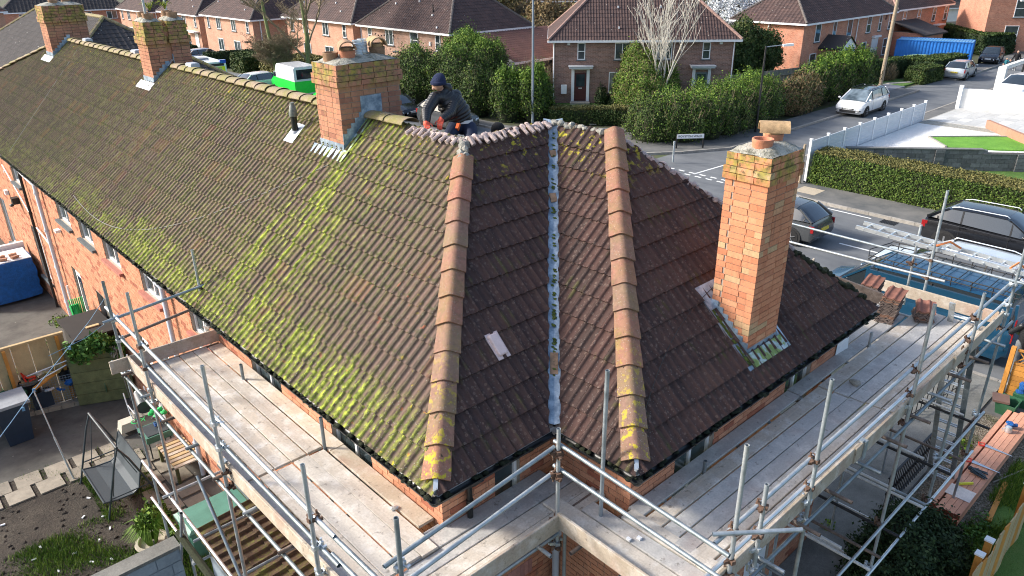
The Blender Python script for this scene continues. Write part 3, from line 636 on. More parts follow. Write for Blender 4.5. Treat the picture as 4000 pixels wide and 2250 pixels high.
pipe([(.17, 17.6, 1.6), (.17, 17.6, .1)], .03, 'upvc', 'waste_pipe')
pipe([(.62, -.03, 4.74), (.62, .1, 4.6), (.62, .2, 4.5), (.62, .2, 2.5)], .036, 'gutter_black')
pipe([(2.2, .15, 3.), (2.03, .15, 2.9), (2.03, .15, .1)], .05, 'grey_plastic')
# outside lamp, alarm box, overflow
mb = MB(); mb.box(.1, .27, 10.6, 10.95, 4.55, 4.66); part('vent_box', mb, MATS['upvc'], house)
mb = MB(); mb.box(.14, .27, 16.95, 17.15, 3.35, 3.42); mb.box(.17, .27, 23.6, 23.8, 2.95, 3.1); part('wall_vent', mb, MATS['upvc'], house)
mb = MB(); mb.box(.08, .27, 22.0, 22.25, 3.0, 3.2); mb.blob((.05, 22.1, 2.98), .07, .09, .05, 8, 5); part('security_light', mb, MATS['black_iron'], house)
# white protective sheet on the side wall
mb = MB(); mb.add([(7.25, -HC + IN - .02, 3.6), (7.7, -HC + IN - .06, 3.75), (7.62, -HC + IN - .03, 4.5), (7.3, -HC + IN - .02, 4.55)], [(0, 1, 2, 3)]); mb.add([(7.25, -HC + IN - .015, 3.6), (7.7, -HC + IN - .055, 3.75), (7.62, -HC + IN - .025, 4.5), (7.3, -HC + IN - .015, 4.55)], [(3, 2, 1, 0)]); part('loose_sheet', mb, MATS['underfelt'], house)

# ------------------------------------------------------------------ chimneys
unit = bpy.data.meshes.new('brick'); 
bmx = bmesh.new(); bmesh.ops.create_cube(bmx, size=1.); bmx.to_mesh(unit); bmx.free()
unit_m = {}
def brick_unit(mat):
    if mat not in unit_m:
        m_ = unit.copy(); m_.name = 'brick'; m_.materials.append(MATS[mat]); unit_m[mat] = m_
    return unit_m[mat]
NB = [0]
def ring(ch, x0, x1, y0, y1, z, ph, mat, single, rest_mb, D=.10):
    """one course of bricks round a stack; single = sides whose bricks become parts (W = -x, S = -y)"""
    def run(side, a0, a1, fixed, shift):
        u = a0 - shift
        while u < a1 - .01:
            s0 = max(u, a0); s1 = min(u + BL - .01, a1); u += BL
            if s1 - s0 < .03: continue
            j = random.uniform(-.002, .002); zc = z + CO / 2; hz = CO - .010
            if side in 'WE': c = (fixed + (D / 2 if side == 'W' else -D / 2) + j, (s0 + s1) / 2, zc); sz = (D, s1 - s0, hz)
            else: c = ((s0 + s1) / 2, fixed + (D / 2 if side == 'S' else -D / 2) + j, zc); sz = (s1 - s0, D, hz)
            if side in single and NB[0] < 296:
                NB[0] += 1; M = inv_h @ Matrix.Translation(c) @ Matrix.Rotation(random.uniform(-.004, .004), 4, 'Z') @ Matrix.Diagonal((*sz, 1)); inst('brick', brick_unit(mat), ch, M)
            else: rest_mb.obox(c, sz, rv=random.random())
    e = .001
    if ph: run('W', y0, y1 - D - e, x0, 0); run('E', y0 + D + e, y1, x1, 0); run('S', x0 + D + e, x1, y0, BL / 2); run('N', x0, x1 - D - e, y1, 0)
    else: run('W', y0 + D + e, y1, x0, BL / 2); run('E', y0, y1 - D - e, x1, BL / 2); run('S', x0, x1 - D - e, y0, 0); run('N', x0 + D + e, x1, y1, 0)
def chimney(x0, x1, y0, y1, zb, zt_, mat, matcap, single='', capn=4, over=.03, label=None, grey='mortar'):
    core = MB(); core.box(x0 + .012, x1 - .012, y0 + .012, y1 - .012, zb, zt_ - .01); ch = part('chimney', core, MATS[grey], house, label=label); rest_ = MB(); rc = MB()
    n = int(round((zt_ - zb) / CO)); z = zt_ - n * CO
    for i in range(n):
        k = n - 1 - i; o = 0. if k >= capn else (over if k >= capn - 2 else over * .35)
        ring(ch, x0 - o, x1 + o, y0 - o, y1 + o, z + i * CO, i % 2, mat if k >= capn else matcap, single, rest_ if k >= capn else rc)
    if rest_.v: part('brick_course', rest_, MATS[mat], ch, kind='stuff')
    if rc.v: part('brick_cap_course', rc, MATS[matcap], ch, kind='stuff')
    fl = MB(); o = .03; gx, gy = 9, 9; P = []
    for i in range(gx):
        for j in range(gy):
            a, b = i / (gx - 1), j / (gy - 1); e_ = min(a, 1 - a, b, 1 - b); P.append((x0 + (x1 - x0) * a, y0 + (y1 - y0) * b, zt_ + min(.09, e_ * .45) + (random.uniform(-.008, .008))))
    fl.add(P, [(i * gy + j, (i + 1) * gy + j, (i + 1) * gy + j + 1, i * gy + j + 1) for i in range(gx - 1) for j in range(gy - 1)])
    part('flaunching', fl, MATS['flaunching'], ch, smooth=60)
    return ch
def pot(ch, x, y, z, r, h_, mat='clay_pot', cowl=None, rz=0., mat2='clay_lichen'):
    mb = MB(); mb.lathe((x, y, z - .05), [(r * .95, 0), (r, .03), (r, h_), (r * 1.04, h_ + .01), (r * 1.04, h_ + .045), (r * .86, h_ + .045), (r * .84, h_ - .05), (r * .84, 0)], 22, caps=False)
    mb.lathe((x, y, z - .05), [(r * .84, .05), (.0, .05)], 22, caps=False); part('pot', mb, MATS[mat], ch, smooth=40)
    if cowl:
        c = MB(); T = Matrix.Translation((x, y, z + h_ - .03)) @ Matrix.Rotation(rz, 4, 'Z'); c.T = T
        c.lathe((0, 0, -.04), [(r * .82, 0), (r * .8, .06), (r * .92, .1), (r * .92, .12)], 18)
        n = 12; R0 = r * 1.12; sec = [(-math.cos(math.pi * i / n) * R0, math.sin(math.pi * i / n) * R0 * .95) for i in range(n + 1)]; sec += [(a * .86, b * .86) for a, b in reversed(sec)]
        c.loft([[(a, t, .05 + b) for a, b in sec] for t in (-r * 1.5, r * 1.5)]); part('cowl', c, MATS[mat2], ch, smooth=40)
def step_flash(ch, side, fixed, a0, zfun, n, mat='lead', step=.083, h_=.16, sgn=1):
    """stepped lead up one cheek: side 'W' (x fixed) or 'S' (y fixed)"""
    mb = MB()
    for i in range(n):
        a = a0 + sgn * i * step; z = zfun(a + sgn * step * .5); zt_ = z + h_; lo, hi = min(a, a + sgn * (step * 1.25)), max(a, a + sgn * (step * 1.25)); t = .006 + .002 * (i % 2)
        if side == 'W': mb.box(fixed - t, fixed + .005, lo, hi, z - .03, zt_)
        else: mb.box(lo, hi, fixed - t, fixed + .005, z - .03, zt_)
    part('step_flashing', mb, MATS[mat], ch)
# tall stack on the near slope
zD = lambda y: EZ + (y + HC) * HH / A
tx0, tx1, ty0, ty1 = 4.50, 5.26, -.925, -.335
ch1 = chimney(tx0, tx1, ty0, ty1, zD(ty0) - .05, EZ + 2.965, 'brick_orange', 'brick_orange_top', 'WS', 4, label='tall orange brick chimney on the near slope')
pot(ch1, 4.72, -.66, EZ + 3.04, .125, .10); pot(ch1, 5.07, -.60, EZ + 3.04, .12, .10, cowl=True, rz=R(36))
step_flash(ch1, 'W', tx0, ty0 - .01, zD, 7, h_=.15)
mb = MB(); mb.T = PD.M(0, 0, 0); 
def pdp(x, y, w_): return PD.P(x - HB, (y + HC) / ct, w_)
mb = MB(); xs = np.linspace(tx0 - .04, tx1 + .12, 30); 
for a, b in zip(xs[:-1], xs[1:]):
    ha = .012 + .022 * math.sin(a * 2 * math.pi / .1425) ** 2; hb = .012 + .022 * math.sin(b * 2 * math.pi / .1425) ** 2
    mb.add([pdp(a, ty0 - .15, ha + .02), pdp(b, ty0 - .15, hb + .02), pdp(b, ty0, .045), pdp(a, ty0, .045)], [(0, 1, 2, 3)])
part('apron', mb, MATS['lead_mossy'], ch1, smooth=60)
mb = MB(); mb.box(tx0 - .012, tx1 + .012, ty0 - .012, ty0 + .004, zD(ty0) - .02, zD(ty0) + .085); part('apron_upstand', mb, MATS['lead'], ch1)
mb = MB()
for (a, b, w0, w1) in ((tx0 - .17, tx0 - .09, .05, .03), (tx0 - .09, tx0, .028, .03), (tx1, tx1 + .12, .03, .05)):
    for i in range(9):
        y = ty0 - .15 + i * .1; j = random.uniform(-.008, .008); mb.add([pdp(a + j, y, w0), pdp(b, y, w1), pdp(b, y + .103, w1), pdp(a + j, y + .103, w0)], [(0, 1, 2, 3)])
mb.add([pdp(tx0 - .16, ty1 - .05, .06), pdp(tx1 + .1, ty1 - .05, .06), pdp(tx1 + .1, ty1 + .22, .05), pdp(tx0 - .16, ty1 + .22, .05)], [(0, 1, 2, 3)])
part('side_soaker', mb, MATS['lead'], ch1, smooth=30)
ms = MB()
for i in range(120):
    ms.blob(pdp(tx0 - .085 + random.uniform(-.02, .02), random.uniform(ty0 - .1, ty1), .032), .015, .03, .012, 5, 3, .003)
part('flashing_moss', ms, MATS['moss'], ch1, smooth=60, kind='stuff')
simple('streak_moss', (.20, .26, .04), .9, .5, 16)
sm = MB()
for i in range(7):
    x = tx0 - .02 + i * .1425 - ((tx0 - HB - .03) % .1425) ; wdt = .06
    if i in (0, 1, 5, 6, 2): sm = MB(); sm.add([pdp(x, ty0 - .15, .012), pdp(x + wdt, ty0 - .15, .012), pdp(x + wdt * .9, -HC + .03, .029), pdp(x + .01, -HC + .03, .029)], [(0, 1, 2, 3)]); part('moss_streak', sm, MATS['streak_moss'], ch1)
# stack astride the ridge, near
zM = lambda x: EZ + x * HH / A
cx0, cx1, cy0, cy1 = 2.48, 3.66, 5.45, 6.18
ch2 = chimney(cx0, cx1, cy0, cy1, zM(cx0) - .05, EZ + 3.66, 'brick_mossy', 'brick_mossy', 'WS', 4, .035, 'broad mossy brick chimney beside the kneeling roofer')
pot(ch2, 2.64, 5.86, EZ + 3.72, .12, .10, 'clay_pot_old'); pot(ch2, 2.84, 5.68, EZ + 3.72, .125, .12, cowl=True, rz=R(-25), mat2='clay_pot_old'); pot(ch2, 3.48, 5.8, EZ + 3.72, .13, .12, 'clay_pot_old', cowl=True, rz=R(-20), mat2='clay_lichen')
for px, py in ((3.08, 5.75), (3.24, 5.86)):
    mb = MB(); prof = [(.085, 0)]; 
    for i in range(8): prof += [(.09, .05 + i * .022), (.08, .06 + i * .022)]
    mb.lathe((px, py, EZ + 3.72), prof + [(.078, .25), (.06, .25), (.06, .1)], 16); part('liner', mb, MATS['galv_bright'], ch2, smooth=30)
zR = lambda x: EZ + min(x, 2 * A - x) * HH / A
step_flash(ch2, 'S', cy0, cx0, zR, 7, h_=.27, mat='lead'); step_flash(ch2, 'S', cy0, 3.03 + .2, zR, 4, h_=.27)
mb = MB(); mb.box(2.86, 3.26, cy0 - .009, cy0 + .004, zR(3.03) - .1, zR(3.03) + .36); part('ridge_flashing', mb, MATS['lead'], ch2)
mb = MB(); ys = np.linspace(cy0 - .06, cy1 + .22, 34)
def pmp(x, y, w_): return PM.P(y, x / ct, w_)
for a, b in zip(ys[:-1], ys[1:]):
    ha = .03 + .022 * math.sin(a * 2 * math.pi / .1425) ** 2; hb = .03 + .022 * math.sin(b * 2 * math.pi / .1425) ** 2
    mb.add([pmp(cx0 - .13, a, ha), pmp(cx0 - .13, b, hb), pmp(cx0, b, .045), pmp(cx0, a, .045)], [(0, 1, 2, 3)])
part('apron', mb, MATS['lead'], ch2, smooth=60)
mb = MB(); mb.box(cx0 - .012, cx0 + .004, cy0 - .01, cy1 + .01, zM(cx0) - .03, zM(cx0) + .14); part('apron_upstand', mb, MATS['lead'], ch2)
mb = MB(); mb.add([pmp(cx0 - .14, cy0 - .14, .05), pmp(cx0 - .14, cy0, .05), pmp(3.0, cy0, .05), pmp(3.0, cy0 - .14, .05)], [(0, 1, 2, 3)]); part('side_soaker', mb, MATS['lead_mossy'], ch2)
# twin stack and far stack
for (a0, a1, b0, b1, tp, n_, pots, lab) in ((2.60, 3.02, 14.35, 15.05, 3.82, 2, 1, 'twin brick chimney with mossy shoulders, its near half'), (3.16, 3.60, 14.35, 15.05, 3.82, 2, 1, 'twin brick chimney with mossy shoulders, its far half'), (2.49, 3.68, 23.15, 23.95, 3.85, 0, 0, 'far broad brick chimney with a mossy head')):
    c_ = chimney(a0, a1, b0, b1, zM(a0) - .1, EZ + tp, 'brick_mossy', 'brick_mossy', '', 6, .04, lab, grey='mortar_dark')
    if pots:
        pot(c_, (a0 + a1) / 2, b0 + .2, EZ + tp + .04, .125, .15, 'clay_pot_old'); pot(c_, (a0 + a1) / 2, b0 + .52, EZ + tp + .04, .125, .17, 'clay_pot_old')
    else:
        pot(c_, 2.9, 23.4, EZ + tp + .04, .13, .12, 'clay_pot_old'); pot(c_, 3.3, 23.5, EZ + tp + .04, .13, .12, 'clay_pot_old')
    step_flash(c_, 'S', b0, a0, zR, 5 if pots else 7, h_=.18); mb = MB(); mb.box(a0 - .014, a0 + .004, b0, b1, zM(a0) - .05, zM(a0) + .16); part('apron_upstand', mb, MATS['lead'], c_)
    mb = MB(); mb.add([pmp(a0 - .16, b0 - .1, .06), pmp(a0 - .16, b1 + .15, .06), pmp(a0, b1 + .15, .06), pmp(a0, b0 - .1, .06)], [(0, 1, 2, 3)]); part('apron', mb, MATS['galv_bright'], c_)
mb = MB(); mb.box(2.9, 3.3, 14.4, 15.0, EZ + 2.6, EZ + 3.7); part('joining_brickwork', mb, MATS['brick_mossy'], house)
for x, y in ((2.9, 14.6), (3.36, 14.9)):
    mb = MB()
    for i in range(40): a = random.uniform(0, 6.28); l = random.uniform(.08, .22); mb.path([(x, y, EZ + 4.05), (x + math.cos(a) * l * .5, y + math.sin(a) * l * .5, EZ + 4.05 + l), (x + math.cos(a) * l, y + math.sin(a) * l, EZ + 4.05 + l * .7)], [.006, .006, .002], 4)
    part('weed', mb, MATS['moss_bright'], house, kind='stuff')
for x, y in ((2.75, 14.5), (3.45, 15.1)):
    mb = MB(); mb.tube((x, y, EZ + 3.9), (x, y, EZ + 5.6), .03, 8); part('aerial_pole', mb, MATS['galv'], house, smooth=40)
# cables across the rear slope
def cable(pts, r, mat='tube_white', par=roofo, name='cable'):
    mb = MB(); mb.path(pts, r, 5); part(name, mb, MATS[mat], par, smooth=60)
simple('cable_grey', (.25, .25, .24), .7, .1)
P_ = [pmp(2.42 - 2.3 * t - .0, 5.6 + 8.2 * t + 0 * t, .06 + .0) for t in np.linspace(0, 1, 16)]
P_ = [p + Vector((-.12, 0, 0)) * math.sin(math.pi * i / 15) * 2.2 + (PM.W * .02) for i, p in enumerate(P_)]
P_ = [PM.P(5.5 + 8.4 * t, (2.3 - 2.1 * t - .85 * math.sin(math.pi * t)) / ct if (2.3 - 2.1 * t - .85 * math.sin(math.pi * t)) > .02 else .02, .05) for t in np.linspace(0, 1, 24)]
cable(P_, .006, 'cable_grey'); cable([PM.P(21.5 - 1.3 * t, (2.9 - 2.75 * t) / ct, .05) for t in np.linspace(0, 1, 12)], .005, 'cable_grey')
cable([PD.P(.25 + 2.9 * t - HB * 0, (.25 + .85 * t + .16 * math.sin(3.1 * t)) / ct, .055) for t in np.linspace(0, 1, 16)], .005, 'black_iron')

# ------------------------------------------------------------------ scaffold
PZ = EZ - .75                                  # top of the boards
sc = thing('scaffold', 'galvanised tube scaffold with plank walkways wrapped round the corner of the terrace', 'scaffold', (1.25, -.6, 0))
TR = .0242
tube_cache = {}
def tube(name, p0, p1, mat='galv', r=TR):
    p0 = Vector(p0); p1 = Vector(p1); d = p1 - p0; L = d.length; key = (name, mat, round(r, 4))
    if key not in tube_cache:
        mb = MB(); n = 12
        mb.loft([[(q * math.cos(2 * math.pi * j / n), q * math.sin(2 * math.pi * j / n), z) for j in range(n)] for q, z in ((r * .86, .002), (r, 0), (r, 1), (r * .84, 1), (r * .82, .96))], caps=False)
        me = bpy.data.meshes.new(name); me.from_pydata(mb.v, [], mb.f); setmesh(me, MATS[mat], smooth=40); tube_cache[key] = me
    M = (root_of(sc).matrix_basis.inverted()) @ Matrix.Translation(p0) @ d.to_track_quat('Z', 'Y').to_matrix().to_4x4() @ Matrix.Diagonal((1, 1, L, 1))
    return inst(name, tube_cache[key], sc, M)
def mk_coupler(mat):
    mb = MB(); n = 12
    mb.loft([[(q * math.cos(2 * math.pi * j / n), q * math.sin(2 * math.pi * j / n), z) for j in range(n)] for q, z in ((.026, -.022), (.034, -.022), (.034, .022), (.026, .022))], caps=False)
    mb.box(-.05, -.02, -.022, .022, -.022, .022); mb.box(.025, .06, -.018, .018, -.028, .028); mb.beam((.03, -.07, .0), (.03, .07, .0), .012, .012); mb.lathe((.045, .0, 0), [(.011, -.06), (.011, .065)], 8); mb.box(.03, .062, -.07, -.045, -.014, .014); mb.box(-.02, .02, .03, .075, -.016, .016); mb.lathe((0, .08, 0), [(.013, -.012), (.013, .012)], 6)
    me = bpy.data.meshes.new('coupler'); me.from_pydata(mb.v, [], mb.f); setmesh(me, MATS[mat], smooth=30); return me
cpl = {m: mk_coupler(m) for m in ('rust', 'galv_bright')}
def coup(p, rz=0., mat='rust'):
    inst('coupler', cpl[mat], sc, root_of(sc).matrix_basis.inverted() @ Matrix.Translation(p) @ Matrix.Rotation(rz, 4, 'Z') @ Matrix.Rotation(random.uniform(-.1, .1), 4, 'X') @ Matrix.Scale(1.15, 4))
# boards
def board_me(L, w_, mat):
    bm = bmesh.new(); bmesh.ops.create_cube(bm, size=1.); bmesh.ops.scale(bm, vec=(L, w_, .038), verts=bm.verts)
    bmesh.ops.bevel(bm, geom=[e for e in bm.edges if abs((e.verts[0].co - e.verts[1].co).x) > .5 * L], offset=.006, segments=1, affect='EDGES')
    me = bpy.data.meshes.new('board'); bm.to_mesh(me); bm.free(); me.materials.append(MATS[mat]); return me
bcache = {}
def board(x, y, L, rz, z=PZ, mat='board', w_=.215, name='board', roll=0., tilt=0.):
    k = (round(L, 2), w_, mat)
    if k not in bcache: bcache[k] = board_me(L, w_, mat)
    M = root_of(sc).matrix_basis.inverted() @ Matrix.Translation((x, y, z - .019)) @ Matrix.Rotation(rz + random.uniform(-.0022, .0022), 4, 'Z') @ Matrix.Rotation(roll, 4, 'X') @ Matrix.Rotation(tilt, 4, 'Y')
    o = inst(name, bcache[k], sc, M)
    end = MB(); end.T = None; return o
H2 = math.pi / 2
for k, x in enumerate((-1.0, -.77, -.54, -.31, -.08)):
    mt_ = 'board_grey' if k in (0,) else 'board'
    board(x, 4.49, 3.82, H2, PZ + random.uniform(-.003, .003), mt_); board(x + random.uniform(-.01, .01), (2.56 + .08 - .02 * k) / 2 + random.uniform(-.02, .02), 2.46, H2, PZ + random.uniform(-.004, .003) + (.0 if k else -.0), mt_ if k != 2 else 'board')
board(.165, 4.4, 3.95, H2, PZ - .004, 'board'); board(.155, 1.42, 1.96, H2, PZ + .004, 'toe_wood')
for k, y in enumerate((.165, -.07, -.30, -.52)): board(.72 + (.03 * k), y, 2.5 if k else 2.2, 0, PZ - .045, 'board_grey' if k < 2 else 'board')
for k, x in enumerate((1.96, 1.72, 1.48)): board(x, -1.1 - .35 * (2 - k) - .55, 2.6 + .1 * k, H2, PZ + .0 + .002 * k, 'board' if k != 1 else 'board_grey')
board(1.245 + .09, -2.0, 2.6, H2, PZ - .003, 'toe_wood', w_=.15)
for k, y in enumerate((-1.36, -1.595, -1.825, -2.055, -2.285)):
    board(4.05 + .02 * k, y, 4.26, 0, PZ + .0 + random.uniform(-.004, .003), 'board' if k in (0, 3) else 'board_grey'); board(8.12 + .02 * k, y + .01, 3.8, 0, PZ + random.uniform(-.004, .003), 'board_grey' if k in (1, 2) else 'board')
board(3.9, -1.10, 3.7, 0, PZ - .002, 'board_grey', w_=.21); board(7.65, -1.09, 3.75, 0, PZ + .002, 'board_grey', w_=.215); board(8.6, -.85, 1.9, 0, PZ - .002, 'board')
for k in range(5): board(9.9 + .0, -.6 + .24 * k, .9, 0, PZ - .05, 'board_grey')
# toe boards on edge
def toe(p0, p1, z=PZ, mat='toe_wood', h_=.225):
    p0 = Vector((*p0, z)); p1 = Vector((*p1, z)); d = p1 - p0; L = d.length; k = ('toe', round(L, 2), mat)
    if k not in bcache:
        me = board_me(L, h_, mat); me.name = 'toe_board'; bcache[k] = me
    c = (p0 + p1) / 2 + Vector((0, 0, h_ / 2)); inst('toe_board', bcache[k], sc, root_of(sc).matrix_basis.inverted() @ Matrix.Translation(c) @ Matrix.Rotation(math.atan2(d.y, d.x), 4, 'Z') @ Matrix.Rotation(H2, 4, 'X'))
toe((-1.135, 6.5), (-1.135, 2.75)); toe((-1.13, 2.95), (-1.10, -.55), PZ - .02); toe((-1.42, 6.53), (.3, 6.47), PZ - .0)
toe((-1.0, -.66), (1.2, -.66), PZ - .05); toe((1.21, -.66), (1.16, -3.2), PZ - .02)
toe((1.4, -2.42), (4.9, -2.42)); toe((4.75, -2.44), (8.3, -2.43), PZ + .0); toe((8.1, -2.46), (10.4, -2.45), PZ + .02)
toe((10.35, -2.4), (10.35, -.3)); toe((8.0, .25), (10.2, .9), PZ + .1)
# toe board clips
cm = MB()
for x, y, rz in ((-1.16, 2.86, H2), (5.0, -2.45, 0)):
    cm.T = Matrix.Translation((x, y, PZ)) @ Matrix.Rotation(rz, 4, 'Z'); cm.box(-.035, .035, -.012, .06, .222, .236); cm.box(-.04, .04, -.03, -.012, -.04, .236); cm.box(-.07, -.02, .0, .05, .228, .25)
cm.T = None; part('toe_clip', cm, MATS['galv'], sc)
# standards: x, y, bottom, top
G0 = .02
for x, y, z0, z1, m in ((-1.19, 6.63, G0, 5.6, 'galv'), (-1.19, 5.44, G0, 5.8, 'galv'), (-1.21, 2.78, G0, 5.75, 'galv'), (-1.19, .47, G0, 5.62, 'galv'), (-.93, -.70, G0, 5.55, 'galv'), (1.255, -.60, EZ - 1.08, EZ + .54, 'galv'),
                        (1.70, -.87, EZ - .95, EZ + 1.2, 'galv'), (1.84, -2.47, G0, EZ + 1.01, 'galv'), (2.37, -2.48, G0, EZ + .27, 'galv'), (3.48, -2.48, G0, EZ + 1.05, 'galv'), (6.34, -2.49, G0, EZ + .99, 'galv'), (8.62, -2.49, G0, EZ + .42, 'galv'),
                        (10.5, -2.48, G0, EZ + .95, 'galv'), (10.52, -1.12, G0, EZ + 1.34, 'galv'), (11.03, -.66, EZ - 1.2, EZ + .46, 'galv'), (.185, 6.63, EZ - .9, EZ + .89, 'galv'),
                        (.025, 4.97, G0, EZ - .49, 'galv'), (.03, 2.52, G0, EZ - .27, 'galv'), (3.26, -1.235, G0, EZ - .59, 'galv'), (8.0, -1.235, G0, EZ - .51, 'galv'), (5.7, -1.235, G0, EZ - .72, 'galv'), (1.8, -.22, G0, EZ - .9, 'galv'), (1.3, -1.5, G0, EZ - .95, 'galv')):
    tube('standard', (x, y, z0), (x + random.uniform(-.01, .01), y + random.uniform(-.01, .01), z1), m)
    bp = MB(); bp.box(x - .08, x + .08, y - .08, y + .08, .002, .02)
    if z0 < .1: part('base_plate', bp, MATS['rust'], sc)
e = EZ
# guard rails
tube('guard_rail', (-1.15, 7.1, e + .14), (-1.14, .1, e + .08), 'galv_bright'); tube('guard_rail', (-1.15, 6.7, e - .24), (-1.14, .1, e - .29))
tube('guard_rail', (-1.14, .55, e + .06), (-1.12, -1.0, e + .05)); tube('guard_rail', (-1.10, .3, e - .30), (-1.08, -1.2, e - .30))
tube('guard_rail', (-1.35, 6.58, e + .12), (.75, 6.58, e + .30)); tube('guard_rail', (-1.2, 6.7, e - .28), (.8, 6.7, e - .06), 'rust_tube')
tube('guard_rail', (-1.05, -.62, e + .15), (1.24, -.55, e + .28)); tube('guard_rail', (-.85, -.62, e - .18), (1.24, -.55, e - .06))
tube('guard_rail', (1.29, -.50, e + .31), (1.24, -2.75, e + .25)); tube('guard_rail', (1.29, -.50, e - .02), (1.24, -2.75, e - .06)); tube('guard_rail', (1.6, -2.36, e + .02), (2.25, -2.95, e + .06))
tube('guard_rail', (1.55, -2.42, e - .03), (6.9, -2.41, e - .01), 'galv'); tube('guard_rail', (6.7, -2.41, e - .03), (11.6, -2.40, e - .05)); tube('guard_rail', (1.3, -2.42, e - .40), (6.6, -2.42, e - .40), 'galv_bright'); tube('guard_rail', (6.4, -2.41, e - .42), (10.9, -2.40, e - .40), 'galv_bright')
tube('guard_rail', (10.5, 2.2, e + .05), (10.5, -2.62, e + .03), 'galv'); tube('guard_rail', (10.5, 2.2, e - .36), (10.5, -1.42, e - .30), 'galv')
# ledgers under the boards, and a lift below
for z, m in ((PZ - .11, 'galv'), (2.15, 'galv_bright'), (1.35, 'galv_bright')):
    tube('ledger', (-1.24, 7.2 if z > 3 else 6.9, z), (-1.24, -.9, z), m)
tube('ledger', (.03, 6.9, PZ - .11), (.03, .2, PZ - .11)); tube('ledger', (-1.1, -.62, PZ - .15), (1.25, -.62, PZ - .15)); tube('ledger', (.2, -.2, PZ - .16), (1.8, -.2, PZ - .16))
tube('ledger', (1.3, -.6, PZ - .11), (1.3, -3.1, PZ - .11)); tube('ledger', (1.15, -2.52, PZ - .11), (10.9, -2.52, PZ - .11)); tube('ledger', (2.1, -1.235, PZ - .11), (10.2, -1.235, PZ - .11))
tube('ledger', (.9, -2.53, 2.2), (10.7, -2.53, 2.18), 'galv'); tube('ledger', (.9, -2.53, 1.32), (10.7, -2.53, 1.30), 'galv_bright'); tube('ledger', (2.1, -1.26, 2.2), (8.3, -1.26, 2.2), 'galv')
tube('ledger', (1.3, -1.6, 2.6), (-1.1, -1.2, 2.5))
# transoms
for i, y in enumerate(np.arange(.35, 6.6, .88)): tube('transom', (-1.3, y, PZ - .063), (.27, y, PZ - .063), 'rust_tube' if i % 2 else 'galv')
for i, x in enumerate((.1, .9, 1.6)): tube('transom', (x, -.85, PZ - .11), (x, .27, PZ - .11), 'galv')
for i, y in enumerate((-.5, -1.0, -1.9)): tube('transom', (1.05, y, PZ - .063), (2.06, y, PZ - .063), 'rust_tube')
for i, x in enumerate(np.arange(2.5, 10.4, .8)): tube('transom', (x, -2.75, PZ - .063), (x, -1.0, PZ - .063), 'rust_tube' if i % 3 else 'galv')
tube('transom', (1.2, -1.5, 2.62), (2.05, -1.5, 2.62), 'rust_tube'); tube('transom', (.4, -1.3, 3.1), (.4, .2, 3.1), 'galv')
for i, (x, m) in enumerate(((10.36, 'tube_black'), (9.05, 'rust_tube'), (8.47, 'tube_black'), (7.42, 'galv'), (7.3, 'tube_white'), (6.4, 'tube_black'), (5.75, 'rust_tube'), (5.43, 'tube_white'), (4.4, 'galv'), (4.25, 'galv'))):
    tube('transom', (x, -1.35, 2.1 - .02 * (i % 2)), (x, -2.75, 2.08 - .02 * (i % 2)), m)
    if i in (0, 2, 4, 7): tube('transom', (x + .03, -1.5, 2.16), (x + .03, -2.3, 2.14), 'tube_white')
for y, z in ((5.6, 2.2), (4.4, 2.1), (4.75, 1.4), (3.2, 2.15)): tube('transom', (-1.35, y, z), (.2, y, z), 'galv'); 
tube('brace', (-1.30, 3.62, 3.74), (-1.32, 1.3, 1.1)); tube('brace', (-1.3, 4.9, 2.3), (-1.32, 5.9, .2))
# couplers where rails meet standards
for x, y in ((-1.19, 6.63), (-1.19, 5.44), (-1.21, 2.78), (-1.19, .47), (-.93, -.66)):
    for z in (e + .09, e - .27, PZ + .12, PZ - .11): coup((x + .02, y, z), R(random.uniform(-20, 20)), random.choice(('rust', 'rust', 'galv_bright')))
for z in (e + .24, e - .05, PZ + .04, PZ - .3): coup((1.25, -.6, z), R(60), 'rust' if z > PZ else 'galv_bright'); coup((1.25, -.6, z - .035), R(150), 'rust')
for x in (1.84, 2.37, 3.48, 6.34, 8.62, 10.5):
    for z in (e - .02, e - .40, PZ + .16, PZ - .11, 2.2, 1.32): coup((x, -2.46, z), R(90 + random.uniform(-20, 20)), 'rust' if z < PZ + .3 and random.random() < .7 or z > PZ + .3 and x < 9 else 'galv_bright')
for x, y, z in ((10.5, -1.12, e + .03), (10.5, -1.12, e - .32), (10.95, -.66, e - .3), (.185, 6.6, e + .24), (.185, 6.66, e - .12), (.185, 6.6, PZ + .25), (-1.3, 4.75, 1.42), (-1.3, 2.2, 2.2)): coup((x, y, z), 0, random.choice(('rust', 'galv_bright')))
# litter on the boards
one('mortar_lump', (lambda m: (m.blob((6.62, -1.62, PZ + .05), .05, .1, .05, 8, 5, .012), m)[1])(MB()), MATS['mortar_grey'], 'grey lump of mortar lying on the right walkway boards', 'rubble', (6.62, -1.62, PZ), smooth=50)
one('crumpled_wrapper', (lambda m: (m.blob((.02, .88, PZ + .02), .06, .035, .025, 7, 4, .012), m)[1])(MB()), MATS['galv_bright'], 'crumpled silver wrapper near the end of the left walkway', 'litter', (.02, .88, PZ))
for i, (x, y) in enumerate(((1.62, -1.35), (1.72, -1.42))):
    mb = MB(); mb.box(x - .02, x + .02, y - .025, y + .025, PZ + .004, PZ + .03); one('paper_tag', mb, MATS['underfelt'], 'small white square tag on the front walkway board', 'tag', (x, y, PZ), 'white tags on the front walkway')
